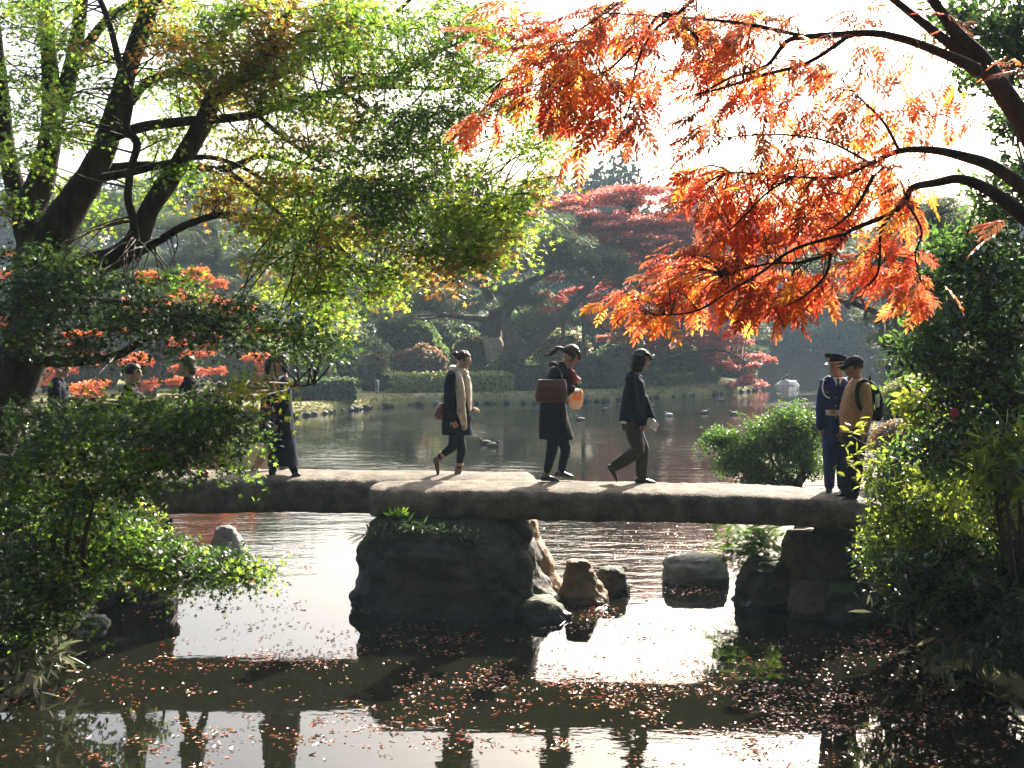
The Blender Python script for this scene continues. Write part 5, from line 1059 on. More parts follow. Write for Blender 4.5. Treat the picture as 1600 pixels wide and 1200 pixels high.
# ---------------------------------------------------------------- near maple at left
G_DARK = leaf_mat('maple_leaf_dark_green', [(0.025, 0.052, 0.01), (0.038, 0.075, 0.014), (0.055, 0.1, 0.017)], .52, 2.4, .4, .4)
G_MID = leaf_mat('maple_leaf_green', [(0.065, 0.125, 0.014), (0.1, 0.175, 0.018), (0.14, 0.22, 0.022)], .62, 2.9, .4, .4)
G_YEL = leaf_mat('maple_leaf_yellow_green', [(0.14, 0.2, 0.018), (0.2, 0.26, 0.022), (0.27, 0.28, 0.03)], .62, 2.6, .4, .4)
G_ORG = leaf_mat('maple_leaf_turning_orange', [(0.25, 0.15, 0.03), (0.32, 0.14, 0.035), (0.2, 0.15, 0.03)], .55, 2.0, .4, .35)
MAPLE_MATS = [G_DARK, G_MID, G_YEL, G_ORG, leaf_mat('maple_leaf_shade_green', [(0.012, 0.03, 0.007), (0.02, 0.045, 0.01), (0.03, 0.06, 0.012)], .35, 1.7, .4, .35)]  # the last green is darkened to stand in for canopy shade
def sprays(bag, tb, tips, blobs, rg, leaf=.06, T=T_MAPLE, R=(.16, .34), per=560, tilt=.28, droop=.35, lo=.7, hi=1.25, upn=.7, twig=.012, thick=.055):
    """blobs: (px,py,D,rx_px,ry_px,rd_m,n_sprays,[palette weights]); each spray is a flat fan of leaves"""
    for (px, py, D, rx, ry, rd, ns, pal) in blobs:
        pal = np.array(pal, float); pal /= pal.sum(); rp = (R[0]+R[1])/2*F/D; rx = max(rx-.65*rp, .3*rx); ry = max(ry-.2*rp, .5*ry)
        for k in range(ns):
            u = rg.normal(size=3); u *= rg.random()**.4/np.linalg.norm(u)
            c = np.array(at(px+u[0]*rx, py+u[1]*ry, D+u[2]*rd)); r = rg.uniform(*R); n = max(8, int(per*r*r*3.0)); mi = rg.choice(len(pal), p=pal)
            ax = rg.normal(0, tilt, 2)+np.array((0, -.12)); a = rg.uniform(0, 6.28, n); q = r*np.sqrt(rg.uniform(0, 1, n)); x = np.cos(a)*q*1.25; y = np.sin(a)*q
            P = c+np.stack([x, y, x*ax[0]+y*ax[1]-droop*q*q/r+rg.normal(0, thick, n)], 1)
            nr = rg.normal(size=(n, 3))*.5+np.array([-ax[0]*.6, -ax[1]*.6-.25, upn]); m = np.where(rg.random(n) < .8, mi, rg.choice(len(pal), n, p=pal))
            scatter(bag, T, P, basis(nr, rg.uniform(0, 6.28, n)), leaf*rg.uniform(lo, hi, n), m)
            if tb is not None:
                dd = np.linalg.norm(tips-c, axis=1)+rg.uniform(0, .7, len(tips)); j = tips[np.argmin(dd)]; L = np.linalg.norm(j-c)
                if L < 1.5:
                    mid = (j+c)/2+rg.normal(0, .05, 3)+np.array((0, 0, .06*L)); tube(tb, [j, mid, c], [twig*(1+L*.4), twig*.8, twig*.4], 4, sub=2, cap=False)
                for e in range(4):
                    g = c+np.array((rg.normal(0, r*.6), rg.normal(0, r*.6), -droop*r*.3)); tube(tb, [c, (c+g)/2+np.array((0, 0, .015)), g], [twig*.45, twig*.35, twig*.2], 3, cap=False)
def limbs_of(t, D, trunks, mat=M_BARK, trunk_n=1, jit=.12):
    tips = []
    for i, (dd, tr) in enumerate(trunks):
        b = Bag(); pts = [at(q[0], q[1], D+dd+(q[3] if len(q) > 3 else 0)) for q in tr]; rr = [q[2] for q in tr]
        tube(b, pts, rr, 14 if max(rr) > .06 else 8, sub=5, jitter=jit); b.build('trunk' if i < trunk_n else 'limb', mat, t); tips += [np.array(p) for p in smooth_pts(pts, [1]*len(pts), 5)[0]]
    return np.array(tips)
rg = np.random.default_rng(31)
t = empty('maple_tree', at(-30, 900, 11.5), 'thick multi-stemmed maple with green to yellow leaves filling the upper left', 'tree')
TL = [(.8, [(245, -10, .06), (330, -90, .055), (480, -150, .05, 2.5), (640, -160, .04, 5), (780, -170, .03, 7), (900, -170, .015, 8)]), (0, [(-60, 960, .3), (-40, 820, .25), (-12, 680, .225), (40, 550, .21), (60, 470, .205), (64, 400, .21), (64, 368, .2)]),  # first limb is added to carry the unseen shading canopy
      (-.1, [(70, 400, .19), (95, 350, .16), (125, 300, .13), (150, 260, .115), (172, 205, .1), (198, 115, .085), (225, 38, .075), (250, -30, .065)]),
      (.1, [(60, 395, .17), (45, 330, .14), (62, 290, .12), (78, 215, .1), (80, 140, .075), (74, 60, .065), (68, -20, .055)]),
      (.3, [(45, 350, .12), (20, 280, .085), (8, 200, .065), (2, 120, .055), (-8, 40, .05)]),
      (.2, [(82, 200, .08), (108, 120, .075), (120, 60, .065), (130, -20, .055)]),
      (.15, [(113, 110, .05), (140, 65, .045), (175, 25, .04), (240, -10, .035)]),
      (-.4, [(148, -20, .022), (170, 35, .026), (187, 100, .03), (202, 158, .036), (198, 200, .034), (214, 225, .036), (204, 265, .032), (200, 310, .034), (208, 345, .036), (212, 378, .04)]),
      (-.2, [(50, 470, .15), (95, 440, .12), (142, 414, .105), (181, 402, .1), (214, 376, .1), (235, 325, .085), (277, 262, .082), (318, 192, .085), (338, 148, .07), (383, 118, .06), (412, 90, .055), (440, 42, .045), (468, -20, .04)]),
      (-.1, [(405, 95, .04), (450, 68, .035), (500, 40, .03), (560, 33, .027), (610, 25, .02), (650, -10, .015)]),
      (-.3, [(180, 212, .05), (225, 198, .045), (285, 190, .042), (340, 186, .04), (400, 178, .038), (455, 158, .034), (530, 142, .03), (600, 135, .025), (680, 138, .018), (740, 132, .01)]),
      (0, [(165, 262, .04), (230, 258, .035), (300, 262, .03), (355, 262, .03), (410, 243, .026), (468, 258, .022), (540, 275, .018), (600, 285, .014), (675, 312, .008)]),
      (-.2, [(160, 278, .04), (200, 270, .035), (262, 255, .03), (320, 245, .022), (380, 262, .018), (440, 300, .012)]),
      (-.3, [(208, 398, .05), (250, 375, .035), (290, 352, .032), (345, 336, .028), (400, 342, .022), (462, 352, .014), (520, 380, .008)]),
      (.1, [(204, 160, .045), (228, 130, .042), (268, 112, .038), (305, 95, .034), (335, 78, .03), (358, 48, .028), (400, 15, .022), (440, -20, .02)]),
      (-.2, [(20, 560, .07), (90, 565, .05), (150, 562, .04), (190, 552, .036), (222, 532, .03), (255, 520, .02), (310, 505, .012)]),
      (-.2, [(-8, 655, .09), (20, 645, .06, -.3), (60, 650, .045), (150, 640, .035), (240, 630, .028), (330, 620, .02), (420, 610, .012), (490, 600, .006)]),
      (-.2, [(-18, 715, .08), (40, 725, .05, -.5), (150, 700, .032), (230, 680, .025), (300, 690, .018), (350, 715, .012), (390, 742, .006)]),
      (-.1, [(58, 468, .07), (80, 474, .045, -.4), (150, 470, .03), (260, 480, .024), (360, 500, .016), (450, 520, .01)]),
      (-.4, [(350, 262, .022), (400, 300, .02), (450, 345, .016), (500, 370, .01)]),
      (-.4, [(530, 142, .02), (590, 180, .018), (650, 230, .014), (720, 300, .01), (770, 350, .006)]),
      (-.4, [(600, 135, .02), (650, 100, .016), (710, 70, .012), (770, 40, .008)]),
      (-.3, [(400, 178, .02), (450, 220, .018), (510, 260, .014), (570, 310, .01), (630, 370, .006)])]
tipsL = limbs_of(t, 11.2, TL)
P_=dict(dd=[3, .6, 0, 0, 7], dm2=[3.5, 3, .3, 0, 2.5], d=[6, 2, .3, .1], m=[1, 6, 2.5, .5], y=[.2, 3.5, 6, .5], o=[.4, .8, 2, 6], yo=[.2, 1, 4, 3], mo=[2, 3, 1, 3], dm=[2.5, 5, 1, .2])  # dd and dm2 lean on the green with shade in its colour
B1 = [(40, 40, 10.8, 70, 50, .8, 8, P_['dm']), (110, 90, 10.8, 40, 40, .6, 2, P_['m']), (100, 150, 10.6, 50, 20, .5, 4, P_['m']), (40, 170, 10.8, 50, 25, .5, 3, P_['dm']), (75, 200, 10.4, 60, 22, .5, 5, P_['m']), (20, 240, 10.6, 50, 20, .5, 4, P_['m']),
      (80, 125, 11.5, 60, 25, .5, 3, P_['m']), (150, 130, 11, 30, 15, .4, 2, P_['d']),
      (270, 70, 10.9, 60, 32, .5, 11, P_['o']), (250, 50, 11.4, 40, 20, .4, 4, P_['yo']), (300, 110, 10.7, 50, 20, .4, 7, P_['mo']), (420, 60, 10.8, 70, 40, .7, 11, P_['o']), (490, 30, 11, 50, 25, .6, 7, P_['o']), (370, 20, 11, 50, 20, .5, 7, P_['m']), (330, 30, 11, 30, 15, .4, 3, P_['y']),
      (400, 130, 10.8, 70, 30, .6, 9, P_['yo']), (350, 150, 11.2, 50, 25, .6, 6, P_['yo']), (440, 110, 11.2, 60, 25, .6, 7, P_['o']), (300, 160, 11.2, 50, 18, .5, 4, P_['m']), (250, 215, 11, 40, 15, .4, 4, P_['m']), (420, 160, 11, 60, 16, .5, 6, P_['y']),
      (560, 70, 10.6, 70, 40, .8, 13, P_['m']), (640, 40, 10.4, 70, 35, .8, 15, P_['dm']), (700, 90, 10.2, 60, 50, .8, 17, P_['dm']), (740, 40, 10.2, 50, 35, .6, 11, P_['m']), (640, 110, 10.4, 70, 40, .8, 16, P_['dm']), (560, 120, 10.6, 60, 30, .7, 9, P_['mo']), (760, 120, 10.2, 50, 40, .6, 11, P_['dm']),
      (620, 180, 10.4, 80, 40, .8, 17, P_['d']), (700, 180, 10.2, 60, 35, .7, 15, P_['d']), (540, 190, 10.6, 70, 30, .7, 12, P_['mo']), (800, 170, 10.2, 50, 30, .6, 9, P_['m']), (850, 190, 10.2, 50, 25, .5, 7, P_['m']), (820, 230, 10.2, 60, 20, .5, 6, P_['m']), (870, 220, 10.3, 40, 18, .4, 4, P_['m']),
      (600, 230, 10.4, 80, 25, .8, 14, P_['d']), (690, 230, 10.2, 70, 25, .7, 10, P_['dm']), (520, 240, 10.7, 60, 20, .6, 6, P_['d']), (470, 215, 10.7, 60, 22, .6, 6, P_['mo']), (440, 290, 10.8, 60, 28, .7, 11, P_['yo']), (360, 290, 11, 60, 22, .6, 9, P_['o']), (340, 310, 11, 40, 15, .5, 5, P_['o']),
      (500, 300, 10.6, 70, 30, .8, 13, P_['m']), (580, 290, 10.4, 80, 30, .8, 15, P_['d']), (660, 290, 10.2, 80, 30, .8, 15, P_['d']), (750, 270, 10, 60, 25, .7, 7, P_['m']), (820, 290, 10, 50, 25, .5, 7, P_['y']), (860, 275, 10.1, 40, 15, .4, 4, P_['o']),
      (620, 340, 10.3, 80, 30, .8, 15, P_['d']), (700, 340, 10, 70, 30, .7, 15, P_['m']), (770, 330, 9.9, 60, 28, .6, 9, P_['y']), (810, 340, 9.9, 45, 22, .5, 6, P_['y']), (750, 380, 9.9, 50, 20, .5, 9, P_['y']), (690, 390, 10, 60, 20, .6, 10, P_['m']), (720, 320, 9.8, 70, 35, .5, 14, P_['y']), (640, 300, 9.9, 70, 30, .5, 10, P_['m']), (790, 370, 9.8, 45, 22, .4, 8, P_['y']), (800, 310, 9.8, 50, 28, .4, 6, P_['y']), (730, 410, 9.8, 50, 18, .4, 7, P_['m']), (770, 405, 9.9, 30, 10, .4, 4, P_['y']),
      (560, 360, 10.5, 70, 30, .8, 14, P_['yo']), (480, 350, 10.7, 70, 30, .8, 14, P_['y']), (410, 350, 10.8, 50, 25, .6, 9, P_['yo']), (420, 400, 10.6, 50, 25, .6, 8, P_['m']), (500, 410, 10.5, 60, 25, .6, 13, P_['y']), (570, 420, 10.3, 60, 25, .6, 12, P_['dm']), (620, 430, 10.2, 50, 22, .5, 9, P_['dm']),
      (640, 400, 10.1, 50, 15, .5, 6, P_['yo']), (590, 460, 10.3, 45, 15, .4, 7, P_['m']), (680, 420, 10.1, 30, 12, .3, 4, P_['o']), (500, 460, 10.4, 45, 22, .5, 9, P_['y']), (460, 440, 10.6, 50, 20, .5, 7, P_['y']), (520, 490, 10.4, 25, 12, .3, 4, P_['y']), (690, 440, 10, 25, 8, .3, 2, P_['o']),
      (200, 30, 11.2, 60, 30, .6, 6, P_['m']), (60, 10, 11, 80, 20, .6, 6, P_['dm']), (280, 5, 11, 80, 18, .6, 8, P_['m']), (420, 5, 10.9, 80, 18, .6, 8, P_['yo']), (560, 5, 10.8, 80, 18, .6, 9, P_['m']), (700, 10, 10.4, 80, 20, .6, 10, P_['dm']), (780, 60, 10.3, 40, 30, .5, 6, P_['m']), (20, 320, 11, 50, 30, .5, 6, P_['m']), (150, 340, 11.5, 50, 20, .4, 3, P_['m']), (160, 90, 11.4, 50, 30, .6, 4, P_['dm']), (330, 60, 11, 60, 35, .6, 8, P_['yo']), (240, 130, 11.2, 60, 25, .6, 6, P_['m']), (330, 130, 11, 60, 30, .6, 8, P_['o']), (380, 90, 10.8, 70, 30, .7, 9, P_['yo']), (460, 90, 10.8, 70, 40, .8, 12, P_['m']), (510, 60, 10.8, 60, 40, .7, 10, P_['y']), (480, 160, 10.8, 70, 30, .7, 11, P_['m']),
      (560, 30, 10.8, 60, 25, .6, 8, P_['m']), (300, 200, 11.2, 60, 20, .5, 5, P_['dm']), (380, 220, 11, 60, 18, .5, 6, P_['yo']), (90, 60, 11, 60, 35, .6, 6, P_['m']), (30, 110, 11, 40, 35, .6, 5, P_['dm']), (130, 200, 11.2, 50, 25, .5, 4, P_['m']), (270, 260, 11.2, 60, 18, .5, 5, P_['m']), (250, 300, 11.4, 50, 18, .5, 4, P_['m']), (110, 300, 11.8, 60, 25, .5, 4, P_['m']), (440, 250, 10.9, 60, 16, .5, 5, P_['m']),
      # unseen canopy added above the frame to shade the lower left leaves
      (820, -150, 19.2, 130, 25, 1.2, 26, P_['m']), (700, -140, 18.6, 110, 22, 1.2, 20, P_['m']), (930, -160, 19.8, 90, 22, 1.0, 12, P_['m']), (600, -120, 17, 110, 25, 1.0, 14, P_['m']), (450, -110, 15, 110, 30, 1.0, 14, P_['y']), (300, -110, 13.5, 120, 30, 1.0, 14, P_['m']),
      # lower masses, canopy shade put into darker leaf colours
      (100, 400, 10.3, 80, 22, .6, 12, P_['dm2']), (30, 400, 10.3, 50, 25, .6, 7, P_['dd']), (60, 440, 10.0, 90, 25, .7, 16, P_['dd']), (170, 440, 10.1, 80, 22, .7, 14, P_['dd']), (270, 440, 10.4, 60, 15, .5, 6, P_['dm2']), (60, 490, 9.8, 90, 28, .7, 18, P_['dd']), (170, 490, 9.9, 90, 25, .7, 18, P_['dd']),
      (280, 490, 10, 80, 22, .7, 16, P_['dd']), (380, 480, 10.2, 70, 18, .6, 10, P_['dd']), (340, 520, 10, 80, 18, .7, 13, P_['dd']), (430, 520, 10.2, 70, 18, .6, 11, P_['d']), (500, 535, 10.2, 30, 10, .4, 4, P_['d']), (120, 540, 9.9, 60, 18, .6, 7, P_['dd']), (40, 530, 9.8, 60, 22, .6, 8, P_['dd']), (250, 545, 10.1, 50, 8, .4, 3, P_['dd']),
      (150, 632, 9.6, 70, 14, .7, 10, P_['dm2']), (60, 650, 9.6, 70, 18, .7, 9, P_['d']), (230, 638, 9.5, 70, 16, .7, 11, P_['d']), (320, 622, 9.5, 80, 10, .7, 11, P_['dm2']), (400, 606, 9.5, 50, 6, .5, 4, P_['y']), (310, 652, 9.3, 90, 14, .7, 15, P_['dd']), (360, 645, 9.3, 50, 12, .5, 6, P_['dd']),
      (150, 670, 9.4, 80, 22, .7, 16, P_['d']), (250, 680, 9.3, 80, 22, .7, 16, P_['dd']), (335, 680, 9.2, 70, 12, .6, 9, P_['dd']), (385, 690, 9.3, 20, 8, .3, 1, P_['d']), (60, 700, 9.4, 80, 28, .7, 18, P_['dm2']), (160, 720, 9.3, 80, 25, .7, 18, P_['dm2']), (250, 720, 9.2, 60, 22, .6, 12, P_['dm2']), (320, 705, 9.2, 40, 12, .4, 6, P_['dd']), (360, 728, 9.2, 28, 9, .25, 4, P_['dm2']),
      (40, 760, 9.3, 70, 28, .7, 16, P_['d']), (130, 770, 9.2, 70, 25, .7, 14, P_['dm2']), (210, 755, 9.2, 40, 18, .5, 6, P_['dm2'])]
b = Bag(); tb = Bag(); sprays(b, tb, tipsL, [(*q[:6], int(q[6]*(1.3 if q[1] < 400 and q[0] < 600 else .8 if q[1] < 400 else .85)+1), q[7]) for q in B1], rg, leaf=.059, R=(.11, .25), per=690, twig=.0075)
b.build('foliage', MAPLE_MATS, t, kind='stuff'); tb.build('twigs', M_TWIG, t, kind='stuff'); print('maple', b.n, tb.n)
# low maple bough reaching over the water
t = empty('maple_tree', at(-185, 1050, 10.2), 'low maple whose leafy bough stretches out over the water under the bridge', 'tree')
TL2 = [(0, [(-190, 1120, .16), (-160, 980, .13), (-110, 890, .11), (-60, 850, .09), (40, 810, .06), (130, 805, .045), (220, 835, .033), (300, 862, .024), (370, 880, .014), (430, 892, .006)]),
       (-.2, [(60, 812, .04), (130, 850, .03), (200, 880, .02), (260, 905, .01)]), (-.3, [(-60, 860, .05), (20, 880, .035), (90, 910, .022), (150, 950, .01)]), (.1, [(-40, 850, .04), (60, 780, .03), (150, 770, .02), (210, 785, .01)])]
tips2 = limbs_of(t, 10.2, TL2)
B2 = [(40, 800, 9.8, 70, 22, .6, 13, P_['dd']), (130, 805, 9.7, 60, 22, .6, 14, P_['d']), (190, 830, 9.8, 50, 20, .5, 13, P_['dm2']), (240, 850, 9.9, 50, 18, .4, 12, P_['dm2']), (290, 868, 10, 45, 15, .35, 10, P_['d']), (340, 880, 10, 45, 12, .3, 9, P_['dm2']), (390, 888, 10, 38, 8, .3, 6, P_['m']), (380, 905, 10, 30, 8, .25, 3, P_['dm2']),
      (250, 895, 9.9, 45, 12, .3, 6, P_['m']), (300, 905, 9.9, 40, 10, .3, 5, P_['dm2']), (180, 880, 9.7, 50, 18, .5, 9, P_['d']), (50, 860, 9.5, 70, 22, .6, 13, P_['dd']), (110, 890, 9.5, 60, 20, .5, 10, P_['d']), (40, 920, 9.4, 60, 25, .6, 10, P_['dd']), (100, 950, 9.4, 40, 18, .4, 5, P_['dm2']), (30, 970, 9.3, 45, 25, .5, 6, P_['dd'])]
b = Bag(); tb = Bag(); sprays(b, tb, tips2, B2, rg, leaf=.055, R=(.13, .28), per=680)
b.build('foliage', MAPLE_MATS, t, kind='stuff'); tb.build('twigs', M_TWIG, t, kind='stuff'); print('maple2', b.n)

# ---------------------------------------------------------------- evergreen undergrowth at left
BROAD = leaf_mat('broad_leaf_green', [(0.04, 0.08, 0.015), (0.06, 0.11, 0.02), (0.1, 0.16, 0.03)], .4, 1.7, .28, .5)
BROADD = leaf_mat('broad_leaf_dark', [(0.015, 0.035, 0.01), (0.025, 0.05, 0.013), (0.035, 0.065, 0.016)], .25, 1.5, .22, .55)
LIME = leaf_mat('lime_leaf', [(0.16, 0.2, 0.02), (0.24, 0.27, 0.03), (0.33, 0.33, 0.05)], .5, 1.6, .35, .4)
def bush(label, base, blobs, mats, seed, leaf=.06, T=T_OV, per=700, R=(.12, .24), stems=8, name='bush', cat='bush', tilt=.5, droop=.1, srad=.02, group=None, upn=.6, large=0, lo=.7, hi=1.3):
    rg_ = np.random.default_rng(seed); t = empty(name, base, label, cat, group); tips = []; b0 = np.array(base)
    for k in range(stems):
        q = blobs[rg_.integers(len(blobs))]; e = np.array(at(q[0]+rg_.normal(0, q[3]*.4), q[1]+rg_.normal(0, q[4]*.3), q[2]+rg_.normal(0, q[5]*.4))); mid = b0*.45+e*.55+rg_.normal(0, .1, 3); mid[2] = b0[2]+(e[2]-b0[2])*.45
        sb = Bag(); pts = [b0+rg_.normal(0, .08, 3)*np.array((1, 1, 0)), mid, e]; tube(sb, pts, [srad*1.6, srad, srad*.35], 6, sub=4, jitter=.15); sb.build('stem', M_TWIG, t); tips += [np.array(p) for p in smooth_pts(pts, [1]*3, 4)[0]]
    b = Bag(); tb = Bag(); sprays(b, tb, np.array(tips), blobs, rg_, leaf=leaf, T=T, R=R, per=per, tilt=tilt, droop=droop, upn=upn, twig=.006, lo=lo, hi=hi)
    b.build('foliage', mats, t, kind='stuff'); tb.build('twigs', M_TWIG, t, kind='stuff'); return t
bush('dark evergreen undergrowth filling the lower left corner of the bank', at(40, 1000, 12.2), [(60, 800, 12, 110, 40, .8, 26, [1, 3]), (40, 880, 11.8, 100, 40, .8, 24, [1, 4]), (150, 840, 12.5, 70, 35, .6, 14, [1, 2]), (20, 960, 11.4, 60, 40, .5, 14, [1, 5]), (110, 920, 12.2, 60, 30, .5, 12, [1, 3]), (20, 720, 12.2, 80, 60, .8, 20, [1, 3]), (110, 700, 12.6, 90, 50, .6, 16, [1, 3])], [BROAD, BROADD], 41, leaf=.075)
bush('small broad leaved sapling catching the light above the left end of the slab', at(215, 860, 14.2), [(232, 800, 14, 18, 14, .2, 6, [1, 0, 2]), (215, 830, 14, 22, 14, .25, 6, [2, 1, 1]), (245, 815, 14, 10, 8, .15, 3, [1, 0, 2])], [BROAD, BROADD, LIME], 42, leaf=.07, R=(.08, .14), stems=4)
bush('sprig of large yellow green leaves in the dark foliage at lower left', at(120, 900, 9.4), [(140, 775, 9.2, 18, 10, .12, 3, [1, 0, 2]), (112, 790, 9.2, 14, 12, .12, 3, [1, 0, 1])], [BROAD, BROADD, LIME], 43, leaf=.1, per=160, R=(.1, .16), stems=3)

# ---------------------------------------------------------------- wax tree with red orange compound leaves
R_ORG = leaf_mat('wax_tree_orange', [(0.45, 0.11, 0.03), (0.56, 0.17, 0.04), (0.5, 0.08, 0.03), (0.58, 0.22, 0.05)], .55, 1.8, .35, .4)
R_RED = leaf_mat('wax_tree_red', [(0.36, 0.045, 0.025), (0.48, 0.075, 0.035), (0.42, 0.1, 0.035)], .55, 1.8, .35, .4)
R_BRN = leaf_mat('wax_tree_brownish', [(0.15, 0.05, 0.03), (0.22, 0.075, 0.035), (0.13, 0.07, 0.03)], .5, 1.7, .35, .4)
R_GLD = leaf_mat('wax_tree_gold', [(0.7, 0.3, 0.03), (0.75, 0.38, 0.05), (0.68, 0.22, 0.03)], .55, 1.4, .35, .4)
WM = [R_ORG, R_RED, R_BRN, R_GLD]
t = wax = empty('wax_tree', at(1800, 1230, 7.2), 'slender wax tree with orange and red feathery leaves hanging in from the upper right', 'tree')
TR = [(0, [(1812, 1330, .17), (1800, 1150, .14), (1780, 900, .12), (1740, 640, .1), (1690, 400, .085), (1625, 235, .07), (1573, 152, .06), (1532, 91, .05), (1499, 57, .04), (1475, 25, .03), (1445, -20, .024)]),
      (0, [(1520, 95, .045), (1480, 65, .03), (1448, 40, .026), (1397, 0, .02), (1360, -30, .016)]), (-.2, [(1525, 110, .04), (1500, 95, .03), (1441, 71, .024), (1400, 58, .022), (1364, 52, .02), (1310, 54, .018), (1260, 58, .016), (1229, 65, .013), (1195, 105, .01), (1140, 122, .007), (1090, 150, .004)]),
      (-.3, [(1323, 58, .012), (1262, 98, .011), (1188, 118, .009), (1127, 138, .007), (1087, 147, .004)]), (-.2, [(1260, 58, .012), (1180, 40, .01), (1100, 30, .008), (1020, 25, .006), (940, 20, .004)]), (-.2, [(1090, 60, .01), (1040, 20, .009), (1000, 60, .007), (950, 110, .006), (900, 130, .004), (850, 140, .003)]),
      (-.1, [(1100, -20, .012), (1060, 20, .01), (1020, 50, .008), (995, 100, .006), (985, 160, .005), (970, 200, .003)]), (0, [(1010, -30, .01), (960, 10, .008), (900, 50, .006), (850, 80, .004), (790, 120, .003)]),
      (-.3, [(1700, 420, .06), (1640, 330, .045), (1560, 265, .035), (1500, 243, .026), (1450, 234, .02), (1405, 236, .016), (1360, 255, .012), (1310, 277, .009), (1240, 276, .006), (1140, 268, .003)]),
      (-.4, [(1700, 440, .06), (1620, 355, .045), (1550, 300, .034), (1503, 280, .026), (1465, 285, .022), (1426, 293, .018), (1415, 314, .015), (1392, 334, .014), (1350, 351, .012), (1322, 365, .011), (1299, 393, .01), (1251, 410, .008), (1200, 412, .006), (1130, 430, .003)]),
      (-.4, [(1426, 293, .013), (1404, 322, .012), (1378, 356, .01), (1375, 399, .005)]), (-.5, [(1299, 393, .009), (1290, 430, .008), (1260, 460, .006), (1225, 480, .003)]), (-.5, [(1365, 275, .01), (1340, 320, .009), (1310, 350, .006), (1290, 360, .003)]),
      (-.6, [(1322, 365, .009), (1240, 390, .008), (1190, 425, .007), (1140, 455, .006), (1090, 485, .005), (1040, 492, .004), (1005, 490, .003)]), (-.5, [(1240, 276, .006), (1200, 300, .006), (1170, 330, .005), (1140, 360, .003)]), (-.4, [(1415, 314, .009), (1440, 360, .007), (1430, 400, .005), (1440, 440, .003)]), (-.5, [(1375, 399, .008), (1370, 430, .006), (1350, 450, .004)]), (-.3, [(1405, 236, .01), (1380, 190, .008), (1340, 150, .006), (1310, 120, .003)]), (-.3, [(1360, 255, .008), (1290, 220, .006), (1210, 210, .005), (1130, 215, .003)])]
tipsR = limbs_of(wax, 7.2, TR, jit=.08)
W = dict(o=[5, 3, 1.5, 3], r=[3, 5, 2.5, 1], b=[2, 2, 6, .8], g=[4, 1, .5, 5], m=[4, 3, 3, 1.5])
